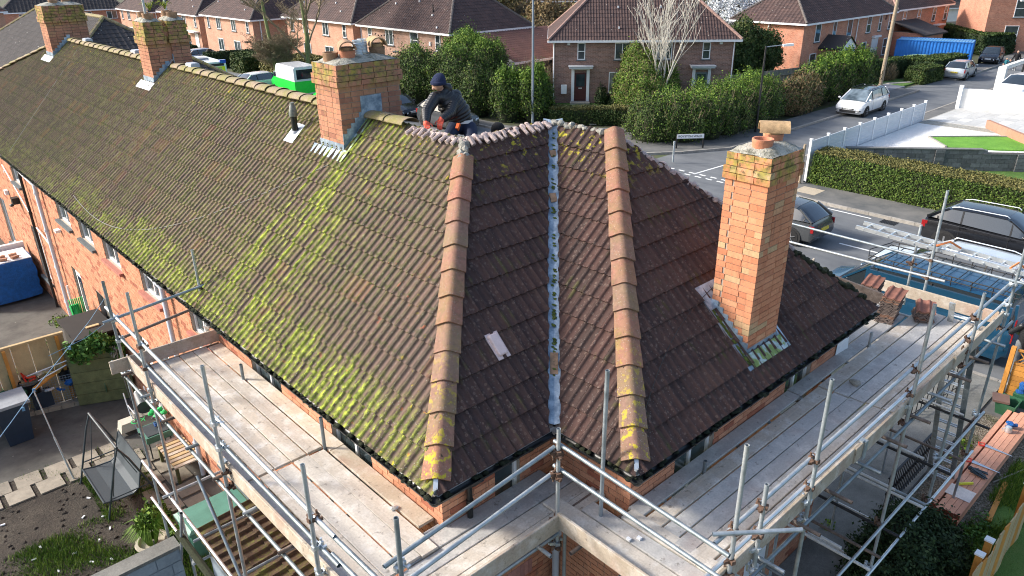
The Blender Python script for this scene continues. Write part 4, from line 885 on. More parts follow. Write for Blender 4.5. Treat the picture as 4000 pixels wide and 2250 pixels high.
# stacks of lifted tiles
simple('tile_stack', (.14, .105, .09), .9, .4, 12, rv=.3); simple('tile_stack_top', (.20, .085, .06), .9, .35, 10, rv=.2); simple('tile_stack_orange', (.22, .12, .08), .9, .3, 10)
sv = [(u - .142, v - .19, w_ * .8 + .0) for u, v, w_ in tv]; smesh = {}
for m_ in ('tile_stack', 'tile_stack_top', 'tile_stack_orange'):
    sV = [(u, v * .95, w_) for u, v, w_ in sv] + [(u, v * .95, w_ - .014) for u, v, w_ in sv[:2 * len(PROF)]]; k = len(PROF)
    sF = [(i, i + 1, k + i + 1, k + i) for i in range(k - 1)] + [(3 * k + i + 1, 3 * k + i, 4 * k + i, 4 * k + i + 1) for i in range(k - 1)] + [(k + i, k + i + 1, 4 * k + i + 1, 4 * k + i) for i in range(k - 1)] + [(0, k, 4 * k, 3 * k), (k - 1, 2 * k - 1, 5 * k - 1, 4 * k - 1), *[(i + 1, i, 3 * k + i, 3 * k + i + 1) for i in range(k - 1)]]
    me = bpy.data.meshes.new('stacked_tile'); me.from_pydata(sV, [], sF); setmesh(me, MATS[m_], smooth=45); smesh[m_] = me
for (x, y, n, rz, lab) in ((9.15, -1.02, 19, 98, 'in the tall stack leaning at the walkway end'), (9.35, -.55, 20, 96, 'in the tall stack behind the board end'), (9.62, -1.45, 9, 112, 'in the low untidy stack beside the tall one')):
    for i in range(n):
        m_ = 'tile_stack_top' if i >= n - 1 else ('tile_stack_orange' if random.random() < (.3 if n < 12 else .08) else 'tile_stack')
        o = bpy.data.objects.new('stacked_tile', smesh[m_]); COL.objects.link(o); sl = .22 * (i / n)
        o.matrix_basis = Matrix.Translation((x + .004 * i + random.uniform(-.008, .008), y + random.uniform(-.01, .01) - .002 * i, PZ + .022 + i * .0255)) @ Matrix.Rotation(R(rz + random.uniform(-3, 3) * (3 if n < 12 else 1)), 4, 'Z') @ Matrix.Rotation(.0 - sl * .55, 4, 'X') @ Matrix.Rotation(random.uniform(-.01, .01), 4, 'Y')
        tag(o, ('topmost red' if i == n - 1 else 'weathered') + ' roof tile ' + lab, 'roof tile', 'lifted roof tiles stacked on the walkway')
# plank and loose hip tile at the end of the stripped hip
mb = MB(); mb.beam((8.45, .55, EZ + .05), (9.05, -.9, EZ - .35), .05, .2); one('timber_plank', mb, MATS['rust_tube'], 'rusty brown plank with yellow lichen leaning beside the tall tile stack', 'plank', (9.05, -.9, PZ))
mb = MB(); mb.tube((7.0, .55, EZ + 1.1), (7.25, .4, EZ + 1.05), .05, 8); mb.tube((7.1, .65, EZ + 1.15), (7.3, .55, EZ + 1.12), .05, 8); one('loose_ridge_tile', mb, MATS['bedding'], 'loose pink clay tile ends left on the far hip behind the tall chimney', 'roof tile', (7.1, .5, EZ + .9))

# ------------------------------------------------------------------ ground, road, pavements
def tz(x, y): return -.022 * max(0., y - 57)           # the far end of the street drops away
s = NT('earth'); n1 = s.noise(.35, 5, .7); n2 = s.noise(9, 3); s.done(s.cramp(n1, [(.35, (.05, .075, .02)), (.5, (.09, .085, .05)), (.65, (.06, .09, .025))]), .95, n2, .6, .03)
s = NT('asphalt'); n1 = s.noise(.5, 4, .65); n2 = s.noise(60, 3, .7); X, Y, Z = s.sep(); st2 = s.noise(1., 3, co=s.comb(s.math('MULTIPLY', X, 1.4), s.math('MULTIPLY', Y, .12), 0.)); c = s.cramp(s.math('ADD', s.math('MULTIPLY', n1, .55), s.math('MULTIPLY', st2, .45)), [(.35, (.095, .102, .11)), (.5, (.14, .148, .155)), (.65, (.18, .187, .192))]); k = s.ramp(n2, .3, .7, .82, 1.18); s.done(s.mix(1., c, s.comb(k, k, k), 'MULTIPLY'), .75, n2, .3, .004, spec=.4)
s = NT('pavement'); n1 = s.noise(.9, 4, .65); n2 = s.noise(50, 3, .7); s.done(s.cramp(n1, [(.35, (.09, .095, .095)), (.5, (.13, .13, .125)), (.7, (.17, .165, .155))]), .85, n2, .3, .004)
simple('kerb', (.30, .28, .25), .9, .25, 6, rv=.15); simple('paint', (.72, .73, .72), .7, .2, 20); simple('patch', (.42, .36, .27), .9, .15, 8)
s = NT('white_gravel'); v = s.voro(14., 'Color'); n2 = s.noise(2.2, 3); s.done(s.mix(.35, s.cramp(s.voro(16.), [(.0, (.42, .42, .41)), (.35, (.74, .74, .72))]), s.cramp(n2, [(.3, (.6, .6, .58)), (.7, (.78, .78, .77))])), .9, s.voro(16.), .8, .03)
s = NT('lawn'); n1 = s.noise(1.4, 4); n2 = s.noise(45, 3, .7); c = s.cramp(s.math('ADD', s.math('MULTIPLY', n1, .5), s.math('MULTIPLY', n2, .5)), [(.3, (.07, .20, .015)), (.5, (.13, .33, .03)), (.7, (.20, .42, .05))]); s.done(c, .95, n2, 1., .03)
s = NT('rough_grass'); n1 = s.noise(.9, 4, .65); n2 = s.noise(30, 3, .7); c = s.cramp(s.math('ADD', s.math('MULTIPLY', n1, .6), s.math('MULTIPLY', n2, .4)), [(.3, (.04, .09, .015)), (.5, (.08, .17, .025)), (.7, (.14, .21, .05))]); s.done(c, .95, n2, 1., .04)
gm = MB(); xs = [-400, -60, -20, 0, 20, 40, 60, 90, 130, 200, 400, 900]; ys = [-200, -20, 0, 20, 40, 57, 75, 95, 120, 160, 260, 500, 900]
gm.add([(x, y, min(0, tz(x, min(y, 180))) - .06) for x in xs for y in ys], [(i * len(ys) + j, (i + 1) * len(ys) + j, (i + 1) * len(ys) + j + 1, i * len(ys) + j + 1) for i in range(len(xs) - 1) for j in range(len(ys) - 1)])
struct('ground', gm, MATS['earth'])
def sheet(name, pts, mat, z, thick=0.):
    mb = MB(); f = lambda p: (p[0], p[1], z + tz(*p))
    if thick: mb.prism(pts, z - thick, z)
    else: mb.poly([f(p) for p in pts])
    return struct(name, mb, MATS[mat])
rd = MB()
for y0, y1 in ((-40, 57), (57, 180)): rd.poly([(16.4, y0, -.05 + tz(0, y0)), (27.2, y0, -.05 + tz(0, y0)), (27.2, y1, -.05 + tz(0, y1)), (16.4, y1, -.05 + tz(0, y1))])
rd.poly([(27.2, 11., -.05), (130, 12.2, -.05), (130, 16.9, -.05), (27.2, 18.4, -.05)])
struct('road', rd, MATS['asphalt'])
def arc(cx, cy, r, a0, a1, n=8): return [(cx + r * math.cos(R(a0 + (a1 - a0) * i / n)), cy + r * math.sin(R(a0 + (a1 - a0) * i / n))) for i in range(n + 1)]
# pavements (raised) with kerb stones
pn = [(27.2, -40)] + [(27.2, 9.2)] + arc(30.9, 9.2, 3.7, 180, 92) [1:] + [(130, 12.9), (130, 10.0), (38, 10.6), (29.4, 8.6), (29.4, -40)]
def pave(name, poly, z=.06): mb = MB(); mb.prism(poly, -.05, z); struct(name, mb, MATS['pavement'])
pave('pavement', [(27.3, -40), (29.5, -40), (29.5, 10.6), (38.2, 11.9), (38.2, 12.8), (31.0, 12.9), (28.6, 12.0), (27.3, 9.2)])
pave('pavement', [(38.2, 11.9), (130, 11.9), (130, 12.8), (38.2, 12.8)])
pave('pavement', [(30.5, 18.1), (33, 16.75), (59, 16.65), (59, 18.2), (40., 18.3), (33, 23.7), (28.3, 29.8), (28.3, 57), (27.3, 57), (27.3, 22.5), (28.4, 19.6)])
pave('pavement', [(66.5, 16.6), (130, 16.9), (130, 18.6), (66.5, 18.2)])
pave('pavement', [(14.6, -40), (16.3, -40), (16.3, 57), (14.6, 57)])
kb = MB()
def kerb(pts, w_=.13):
    for (a, b) in zip(pts[:-1], pts[1:]):
        a = Vector((*a, 0)); b = Vector((*b, 0)); L = (b - a).length; n = max(1, int(L / .91)); d = (b - a) / n
        for i in range(n): kb.beam(a + d * i + Vector((0, 0, .0)) + d * .006, a + d * (i + 1) + Vector((0, 0, 0)) - d * .006, w_, .15, random.random())
kerb([(27.25, -30), (27.25, 9.2), (27.6, 10.8), (28.6, 12.05), (30., 12.7), (31.2, 12.9), (70, 12.85)]); kerb([(27.3, 45), (27.25, 22.5), (28.3, 19.6), (30.4, 18.05), (33, 16.7), (59, 16.6)]); kerb([(66.5, 16.55), (95, 16.8)]); kerb([(16.35, -20), (16.35, 50)])
struct('kerb', kb, MATS['kerb'])
pm = MB()
def mark(p0, p1, w_=.1): pm.beam((*p0, -.046), (*p1, -.046), w_, .004)
for i in range(7): mark((27.1 + .0, 13.35 + i * .62), (27.12, 13.7 + i * .62), .12)
for i in range(7): mark((27.5, 13.35 + i * .62), (27.52, 13.7 + i * .62), .12)
mark((27.4, 15.2), (30.4, 15.05)); mark((26.88, 9.3), (26.85, 6.2), .08); mark((23.2, 5.8), (23.3, 2.6)); mark((23.0, -2), (23.0, -5.)); mark((23.0, 11.8), (23., 8.8)); mark((33, 15.0), (35.5, 14.95))
struct('road_marking', pm, MATS['paint'])
pm = MB(); pm.box(27.9, 28.9, 9.2, 10.2, .061, .066); struct('dropped_patch', pm, MATS['patch'])
mb = MB()
for i in range(9): mb.box(26.62, 27.12, 5.2 + i * .07, 5.235 + i * .07, -.05, -.035)
tag(part('drain_grate', mb, MATS['black_iron']), 'iron drain grate set against the kerb behind the black estate car', 'drain')
# raised front garden behind the block wall
GH = .9
mb = MB(); mb.prism([(29.9, 10.55), (54.5, 10.55), (54.5, -8), (46, -8), (40.5, 2.35), (33.6, 10.3)], -.1, GH - .02); struct('garden_terrace', mb, MATS['white_gravel'])
sheet('lawn', [(39.1, 8.6), (41.6, 6.2), (43.5, 3.), (44.5, -2), (41.5, 1.6), (38.6, 5.2), (37.5, 7.2)], 'lawn', GH + .04, .06)
mb = MB()
for a, b in (((39.12, 8.7), (37.4, 7.25)), ((39.12, 8.7), (41.7, 6.2)), ((41.7, 6.2), (43.6, 3.))): mb.beam((*a, GH + .03), (*b, GH + .03), .1, .1)
struct('lawn_edging', mb, MATS['kerb'])
simple('paving_slab', (.50, .50, .48), .8, .15, 3, rv=.14)
pvo = part('paved_drive', MB().box(42.6, 54.5, -4, 10.5, GH - .1, GH + .004), MATS['mortar_grey'], None, kind='structure')
for i in range(14):
    for j in range(17):
        x = 42.6 + i * .92; y = 10.4 - (j + 1) * .62
        if x > 53 or y < 10.2 - (x - 42.) * 3.4 - 1.0 or y < 1 or y + .6 < 7.2 - (x - 43.3) * 9: continue
        q = MB(); q.box(x, x + .91, y, y + .61, GH, GH + .035, random.random()); part('slab', q, MATS['paving_slab'], pvo)
sheet('grass_strip', [(31.3, 10.4), (33.4, 10.3), (40.2, 2.4), (45.5, -6), (31.3, -8)], 'rough_grass', .03, .06)
sheet('front_grass', [(31.5, 28.2), (40., 20.2), (47, 27.), (38, 35.)], 'rough_grass', .03, .08)
sheet('front_grass', [(59, 18.3), (63, 18.2), (64, 21.5), (60, 23)], 'rough_grass', .05, .1)
simple('parking_slate', (.16, .17, .2), .8, .2, 20); sheet('parking_bay', [(55.6, 18.2), (60, 18.), (60.2, 19.6), (56.2, 20.6)], 'parking_slate', .07, .1); simple('path_pale', (.36, .34, .31), .9, .15, 4)
sheet('path', [(60.3, 19.4), (63.3, 17.9), (63.3, 18.3), (60.4, 19.9)], 'path_pale', .09, .1); sheet('path', [(36.3, 30.9), (37.3, 30.2), (33.2, 25.6), (32.2, 26.4)], 'path_pale', .055, .06)
# block wall
simple('block_grey', (.155, .155, .16), .9, .3, 10, rv=.3); simple('coping_grey', (.17, .17, .165), .9, .25, 7)
bw = thing('block_wall', 'grey stone block retaining wall behind the long clipped hedge', 'wall', (37.5, 6.2, 0)); WA, WD = Vector((33.3, 10.45, 0)), Vector((.655, -.755, 0)); WN = Vector((-.755, -.655, 0)); WR = Matrix((WD, -WN, Vector((0, 0, 1)))).transposed()
def blk(s0, s1, z0, z1, pr=0.): mb = MB(); mb.obox(WA + WD * ((s0 + s1) / 2) + WN * pr + Vector((0, 0, (z0 + z1) / 2)), (s1 - s0 - .012, .2, z1 - z0 - .012), WR, random.random()); part('block', mb, MATS['block_grey'], bw)
mb = MB(); mb.beam(WA + Vector((0, 0, .46)), WA + WD * 16 + Vector((0, 0, .46)), .17, .92); part('mortar_core', mb, MATS['mortar_dark'], bw)
for r_ in range(5):
    u = -(.22 if r_ % 2 else 0)
    while u < 15.5:
        if not (r_ == 4 and u > 6.2): blk(u, u + .44, -.02 + r_ * .215, -.02 + (r_ + 1) * .215, random.uniform(-.004, .006))
        u += .44
for u in (4.4, 8.2, 12.):
    for r_ in range(6 if u < 6 else 5): blk(u - .22, u + .22, -.02 + r_ * .18, -.02 + (r_ + 1) * .18, .09)
mb = MB(); mb.beam(WA + Vector((0, 0, 1.08)), WA + WD * 6.4 + Vector((0, 0, 1.08)), .3, .05); mb.beam(WA + WD * 6.41 + Vector((0, 0, .87)), WA + WD * 16 + Vector((0, 0, .87)), .3, .05); part('coping', mb, MATS['coping_grey'], bw)
# slatted boundary fence
simple('fence_white', (.60, .63, .67), .55, .06, 3); simple('post_white', (.8, .81, .82), .5, .05, 3)
wf = thing('panel_fence', 'pale grey composite panel fence with white posts running up beside the road', 'fence', (36, 10.64, 0))
px_ = [29.85 + 1.69 * i for i in range(9)]
for i, x in enumerate(px_):
    y = 10.64; mb = MB(); mb.box(x - .055, x + .055, y - .055, y + .055, .0, 2.0); mb.box(x - .07, x + .07, y - .07, y + .07, 2.0, 2.04); part('post', mb, MATS['post_white'], wf)
    if i < 8:
        for k in range(7): mb = MB(); z_ = .82 + k * .16; mb.box(x + .06, px_[i + 1] - .06, y - .02, y + .015, z_, z_ + .152); part('slat', mb, MATS['fence_white'], wf)
mb = MB(); mb.box(29.85, 43.4, 10.6, 10.7, 0, .81); part('plinth', mb, MATS['coping_grey'], wf)
wl = thing('white_wall', 'white rendered garden wall beside the paved drive', 'wall', (49, 9, GH)); mb = MB(); mb.prism([(48.5, 10.5), (48.7, 10.5), (51.2, 4.), (51., 4.)], GH, GH + 1.2); part('render', mb, MATS['render_white'], wl); mb = MB(); mb.box(48.42, 48.62, 10.4, 10.6, GH, GH + 1.4); part('post', mb, MATS['post_white'], wl)
bwl = thing('low_brick_wall', 'low orange brick garden wall between the drive and white gravel', 'wall', (41.6, 5.6, GH)); mb = MB(); mb.prism([(43.6, 7.4), (43.75, 7.3), (39.9, 3.7), (39.75, 3.85)], GH - .2, GH + .45); part('brickwork', mb, MATS['brick_garden'], bwl)
mb = MB(); mb.box(58.6, 59., 11.0, 11.5, 0, 2.3); mb.prism([(59, 11.5), (66, 11.6), (66, 11.3), (59, 11.2)], 2.05, 2.3); mb.box(59, 64, 10.6, 10.8, 0, 1.5); one('white_porch_wall', mb, MATS['render_white'], 'white rendered gateway wall at the far right of the road', 'wall', (59, 11.2, 0))

# ------------------------------------------------------------------ other houses
def brick_tex(name, c1, c2, mort, sc=1.):
    s = NT(name); X, Y, Z = s.sep(s.coord('obj')); b = s.new('TexBrick'); b.inputs['Scale'].default_value = 1.; b.inputs['Brick Width'].default_value = .235 * sc; b.inputs['Row Height'].default_value = .085 * sc; b.inputs['Mortar Size'].default_value = .008 * sc; b.inputs['Bias'].default_value = -.1
    s.link(s.comb(s.math('ADD', X, Y), Z, 0.), b.inputs['Vector']); b.inputs['Color1'].default_value = (*c1, 1); b.inputs['Color2'].default_value = (*c2, 1); b.inputs['Mortar'].default_value = (*mort, 1)
    n1 = s.noise(1.1, 4, .6); n2 = s.noise(12, 3); k = s.ramp(s.math('ADD', s.math('MULTIPLY', n1, .5), s.math('MULTIPLY', n2, .5)), .3, .7, .72, 1.25)
    s.done(s.mix(1., b.outputs[0], s.comb(k, k, k), 'MULTIPLY'), .9, b.outputs[1], -.3, .006)
brick_tex('brick_orange_far', (.60,.26,.14), (.66,.34,.19), (.52,.38,.28)); brick_tex('brick_peach', (.46, .22, .14), (.54, .30, .20), (.46, .34, .27)); brick_tex('brick_brown', (.20, .11, .085), (.33, .185, .14), (.34, .27, .24)); brick_tex('brick_rust', (.46, .17, .10), (.60, .26, .155), (.46, .34, .27)); brick_tex('brick_pale', (.36, .20, .14), (.48, .28, .20), (.42, .35, .30))
def roof_tex(name, c1, c2, lich):
    s = NT(name); n1 = s.noise(1.6, 4, .65); n2 = s.noise(18, 3, .7); c = s.cramp(s.math('ADD', s.math('MULTIPLY', n1, .4), s.math('MULTIPLY', s.rnd(), .6)), [(.2, c1), (.8, c2)]); v = s.voro(4.5); on = s.math('GREATER_THAN', s.voro(4.5, 'Color'), .72)
    c = s.mix(s.math('MULTIPLY', s.math('MULTIPLY', s.ramp(v, .16, .1), on), lich), c, (.45, .44, .4)); k = s.ramp(n2, .3, .7, .7, 1.3); s.done(s.mix(1., c, s.comb(k, k, k), 'MULTIPLY'), .85, n2, .3, .006)
roof_tex('roof_plum', (.055, .034, .032), (.085, .05, .044), .8); roof_tex('roof_red', (.10, .045, .036), (.14, .062, .048), .6); roof_tex('roof_black', (.03, .027, .028), (.05, .044, .044), .8)
def strips(mb, O, U, S, W, rows, gauge, ul, ur, roll, amp=.025, step=.02):
    """courses of rolled tiles between ul(v) and ur(v)"""
    O, U, S, W = Vector(O), Vector(U), Vector(S), Vector(W)
    for i in range(rows):
        v0, v1 = i * gauge, (i + 1) * gauge; a, b = ul((v0 + v1) / 2), ur((v0 + v1) / 2)
        if b - a < .05: continue
        us = []; k = math.floor(a / roll) * roll
        while k < b: us += [(k, .0), (k + roll * .55, .0), (k + roll * .7, amp), (k + roll * .88, amp)]; k += roll
        us = [(u, h_) for u, h_ in us if a <= u <= b]
        if not us: continue
        us = [(a, us[0][1])] + us + [(b, us[-1][1])]; n = len(us)
        V = [O + U * u + S * (v0 - .02) + W * (h_ + step) for u, h_ in us] + [O + U * u + S * (v1 + .02) + W * h_ for u, h_ in us] + [O + U * u + S * (v0 - .02) + W * (h_ * .6 - .01) for u, h_ in us]
        base = random.random()
        b0 = len(mb.v); mb.v += [tuple(p) if mb.T is None else tuple(mb.T @ p) for p in V]
        for j in range(n - 1):
            rr = (base + int(us[j][0] / (roll * 2)) * .37) % 1.
            mb.f += [[b0 + j, b0 + j + 1, b0 + n + j + 1, b0 + n + j], [b0 + j, b0 + j + 1, b0 + 2 * n + j + 1, b0 + 2 * n + j]]; mb.m += [0, 0]; mb.r += [rr, rr]
def hip_roof(parent, T, x0, x1, y0, y1, z, pitch, mat, roll=.3, gauge=.34, cap='hip_clay', gable=False, amp=.025):
    D = (y1 - y0) / 2; h_ = D * math.tan(pitch); sl = D / math.cos(pitch); rows = int(round(sl / gauge)); gauge = sl / rows; cp, sp = math.cos(pitch), math.sin(pitch); W = x1 - x0; c = 0 if gable else cp
    b = MB(); b.T = T; hx = 0 if gable else D
    b.poly([(x0, y0, z - .04), (x1, y0, z - .04), (x1 - hx, y0 + D, z + h_ - .04), (x0 + hx, y0 + D, z + h_ - .04)]); b.poly([(x1, y1, z - .04), (x0, y1, z - .04), (x0 + hx, y0 + D, z + h_ - .04), (x1 - hx, y0 + D, z + h_ - .04)])
    if not gable: b.poly([(x0, y1, z - .04), (x0, y0, z - .04), (x0 + D, y0 + D, z + h_ - .04)]); b.poly([(x1, y0, z - .04), (x1, y1, z - .04), (x1 - D, y0 + D, z + h_ - .04)])
    ro = part('roof', b, MATS['soffit'], parent)
    t = MB(); t.T = T; fW = lambda v: c * v
    strips(t, (x0, y0, z), (1, 0, 0), (0, cp, sp), (0, -sp, cp), rows, gauge, lambda v: c * v, lambda v: W - c * v, roll, amp); strips(t, (x0, y1, z), (1, 0, 0), (0, -cp, sp), (0, sp, cp), rows, gauge, lambda v: c * v, lambda v: W - c * v, roll * 2, amp)
    if not gable:
        strips(t, (x0, y0, z), (0, 1, 0), (cp, 0, sp), (-sp, 0, cp), rows, gauge, lambda v: cp * v, lambda v: 2 * D - cp * v, roll, amp); strips(t, (x1, y0, z), (0, 1, 0), (-cp, 0, sp), (sp, 0, cp), rows, gauge, lambda v: cp * v, lambda v: 2 * D - cp * v, roll, amp)
    part('roof_tiles', t, MATS[mat], ro, kind='stuff', smooth=50)
    cpm = MB(); cpm.T = T
    def run(p, q):
        p, q = Vector(p), Vector(q); n = max(1, int((q - p).length / .42)); d = (q - p) / n
        for i in range(n): cpm.path([p + d * i, p + d * (i + 1.04)], [.115, .10], 7, rv=random.random())
    run((x0 + hx, y0 + D, z + h_ + .02), (x1 - hx, y0 + D, z + h_ + .02))
    if not gable:
        for ax, ay, bx in ((x0, y0, x0 + D), (x0, y1, x0 + D), (x1, y0, x1 - D), (x1, y1, x1 - D)): run((ax, ay, z + .02), (bx, y0 + D, z + h_ + .02))
    part('hip_cap', cpm, MATS[cap], ro, smooth=50, kind='stuff'); return ro
simple('cap_grey', (.13, .11, .10), .9, .4, 8); simple('cap_pink', (.30, .19, .16), .9, .3, 8); simple('door_red', (.07, .012, .012), .5, .2); simple('door_grey', (.16, .2, .22), .5, .1); simple('door_purple', (.18, .05, .13), .5, .1)
def win(T, parent, u, z, w_, h_, kind='c', glass='glass', sill='sill_slate'):
    return window(T, u, u + w_, z, z + h_, parent, sill, panes={'c': 2, 's': 1, 't': 2}[kind], glass=glass, depth=-.03, sillw=.12, horiz=(kind == 't'), bar=.06)
def hse(name, label, loc, rz, W, D, ze, mat, roofm, pitch=R(40), wins=(), sidewins=(), ov=.35, roll=.3, cap='cap_grey', fascia='upvc', gable=False, amp=.03, z0=-.2, leftwins=()):
    t = thing(name, label, 'house', loc, rz); T = Matrix.Translation(loc) @ Matrix.Rotation(rz, 4, 'Z')
    b = MB(); b.T = T; b.box(0, W, 0, D, z0, ze - .02); wl_ = part('wall', b, MATS[mat], t)
    hip_roof(t, T, -ov, W + ov, -ov, D + ov, ze, pitch, roofm, roll=roll, cap=cap, gable=gable, amp=amp)
    f = MB(); f.T = T; f.box(-ov, W + ov, -ov - .06, -ov, ze - .16, ze - .01); f.box(-ov - .06, -ov, -ov, D + ov, ze - .16, ze - .01); f.box(W + ov, W + ov + .06, -ov, D + ov, ze - .16, ze - .01); f.box(-ov, W + ov, -ov, D + ov, ze - .14, ze - .12)
    part('fascia', f, MATS[fascia], t)
    for w_ in wins: win(T, wl_, *w_)
    TS = T @ Matrix.Translation((W, 0, 0)) @ Matrix.Rotation(H2, 4, 'Z')
    for w_ in sidewins: win(TS, wl_, *w_)
    TL = T @ Matrix.Translation((0, D, 0)) @ Matrix.Rotation(-H2, 4, 'Z')
    for w_ in leftwins: win(TL, wl_, *w_)
    return t, T, wl_, TS
def add(t, T, name, fn, mat, label=None): mb = MB(); mb.T = T; fn(mb); return part(name, mb, MATS[mat], t, label=label)
zE = EZ - .45
# facing house set across the corner, two doors
t, T, wl_, TS = hse('semi_detached_house', 'brown brick semi-detached house with plum tiled roof facing the corner, dark red front door', (35.9, 33.3, 0), R(-45.6), 12.7, 8.6, zE, 'brick_brown', 'roof_plum', R(42),
    [(1.72, 3.05, .55, 1.15, 't'), (4.35, 3.05, 1.05, 1.15, 'c'), (7.35, 3.05, 1.0, 1.15, 'c'), (10.45, 3.05, .55, 1.15, 't'), (4.0, .75, 1.5, 1.45, 'c', 'curtain_glass')], roll=.2, cap='cap_pink', amp=.022)
for x, m_ in ((1.55, 'door_red'), (10.1, 'door_grey')):
    add(t, T, 'door', lambda m: m.box(x, x + .85, -.05, .02, .2, 2.15), m_); add(t, T, 'door_frame', lambda m: (m.box(x - .22, x - .01, -.1, .02, .15, 2.35), m.box(x + .86, x + 1.07, -.1, .02, .15, 2.35), m.box(x - .22, x + 1.07, -.1, .02, 2.352, 2.5)), 'upvc'); add(t, T, 'canopy', lambda m: (m.box(x - .4, x + 1.25, -.6, .02, 2.5, 2.62), m.box(x - .45, x + 1.3, -.66, .02, 2.621, 2.68)), 'upvc_grey'); add(t, T, 'step', lambda m: m.box(x - .3, x + 1.1, -.7, 0, -.05, .17), 'kerb')
    add(t, T, 'door_pane', lambda m: m.box(x + .12, x + .73, -.06, -.04, 1.2, 2.05), 'glass')
add(t, T, 'chimney', lambda m: m.box(6.0, 7.0, 3.5, 4.4, zE + 3.0, zE + 4.8), 'brick_rust'); add(t, T, 'letter_plate', lambda m: m.box(1.85, 2.1, -.07, -.05, 1.05, 1.12), 'galv_bright')
add(t, T, 'downpipe', lambda m: (m.tube((.05, -.1, 0), (.05, -.1, zE - .1), .045, 8), m.tube((12.6, -.1, 0), (12.6, -.1, zE - .1), .04, 8)), 'upvc'); add(t, T, 'meter_box', lambda m: m.box(.6, 1.0, -.45, -.15, .75, 1.35), 'upvc'); add(t, T, 'alarm_box', lambda m: (m.box(1.0, 1.2, -.08, 0, zE - .35, zE - .15), m.box(11.6, 11.8, -.08, 0, zE - .35, zE - .15)), 'upvc')
add(t, T, 'brick_band', lambda m: m.box(0.01, 12.69, -.012, .01, 2.62, 2.7), 'brick_brown')
def vents(t, T, D, pitch, pts, ov=.35):
    m = MB(); m.T = T
    for x, v in pts: m.box(x - .06, x + .06, -ov + v * math.cos(pitch) - .05, -ov + v * math.cos(pitch) + .05, zE + v * math.sin(pitch) + .02, zE + v * math.sin(pitch) + .16)
    part('roof_vent', m, MATS['upvc'], t, kind='stuff')
vents(t, T, 8.6, R(42), [(4.6, 1.0), (7.6, 1.0), (4.6, 2.9), (7.6, 2.9), (2.6, 4.1)])
# neighbours along the street, seen on their sunny fronts
SW = [(.9, 3.0, .6, 1.2, 's'), (3.4, 3.0, 1.1, 1.2, 'c'), (7.3, 3.0, 1.1, 1.2, 'c'), (11.0, 3.0, .6, 1.2, 't'), (7.4, .7, 1.6, 1.3, 'c'), (3.2, .7, 1.4, 1.3, 'c')]
t, T, wl_, TS = hse('semi_detached_house', 'pale brick semi-detached house with big plum hipped roof behind the tall bushes', (34.05, 55.2, 0), -H2, 12.6, 8.4, zE, 'brick_pale', 'roof_plum', R(40), [(1.0, 3.0, .6, 1.25, 't'), (3.7, 2.95, 1.15, 1.25, 'c'), (7.3, 2.95, 1.1, 1.25, 't'), (10.7, 2.95, .65, 1.25, 't'), (6.6, .6, 1.7, 1.4, 'c')], [(4.1, 2.95, .6, 1.25, 's')], cap='cap_grey', amp=.03)
add(t, T, 'downpipe', lambda m: m.tube((12.7, 1.0, 0), (12.7, 1.0, zE), .05, 8), 'black_iron'); add(t, T, 'porch_canopy', lambda m: m.box(8.6, 10.4, -.8, 0, 2.2, 2.35), 'upvc'); add(t, T, 'satellite_dish', lambda m: m.lathe((5.5, -.3, 2.4), [(.02, 0), (.25, .08), (.3, .16)], 12), 'door_grey'); add(t, T, 'alarm_box', lambda m: m.box(9.9, 10.1, -.08, 0, 3.3, 3.6), 'upvc'); add(t, T, 'soil_vent', lambda m: (m.tube((9.0, 1.2, zE + 1), (9.0, 1.2, zE + 1.9), .05, 8), m.box(8.8, 9.2, 1.0, 1.5, zE + .95, zE + 1.1)), 'black_iron'); add(t, T, 'chimney', lambda m: m.box(6.0, 7.0, 3.8, 4.8, zE + 2.9, zE + 4.2), 'render_white'); add(t, T, 'bulb_string', lambda m: [m.blob((2.5 + .45 * i, -.25, 3.75 - .1 * math.sin(i)), .07, .07, .07, 6, 4) for i in range(7)], 'black_iron'); vents(t, T, 8.4, R(40), [(3.2, 2.6), (6.2, 3.0), (9.3, 1.6), (11.0, .4)])
ex = thing('garage_extension', 'low grey rendered extension with red-brown lean-to tiled roof', 'extension', (36.5, 39.5, 0)); P4 = [(34.4, 36.9), (41.5, 38.4), (43.2, 45.2), (39.9, 46.2), (39.0, 42.3), (34.2, 42.3)]
mb = MB(); mb.prism([(36.6, 38.0), (44., 38.6), (44, 42.3), (36.6, 42.3)], 0, 2.4); part('wall', mb, MATS['render_grey'], ex)
t3 = MB(); strips(t3, (36.2, 37.6, 2.45), (1, 0, 0), (0, .93, .36), (0, -.36, .93), 15, .34, lambda v: 0, lambda v: 8.2, .3, .03); part('roof_tiles', t3, MATS['roof_red'], ex, kind='stuff', smooth=50); mb = MB(); mb.box(36.1, 44.5, 37.5, 37.62, 2.3, 2.46); part('fascia', mb, MATS['upvc'], ex)
mb = MB(); mb.box(47., 54, 47, 51, 0, 2.3); sh = thing('garden_shed', 'grey flat roofed garage beyond the extension', 'shed', (50, 49, 0)); part('wall', mb, MATS['render_grey'], sh); mb = MB(); mb.box(46.8, 54.2, 46.8, 51.2, 2.3, 2.45); part('roof', mb, MATS['sill_slate'], sh)
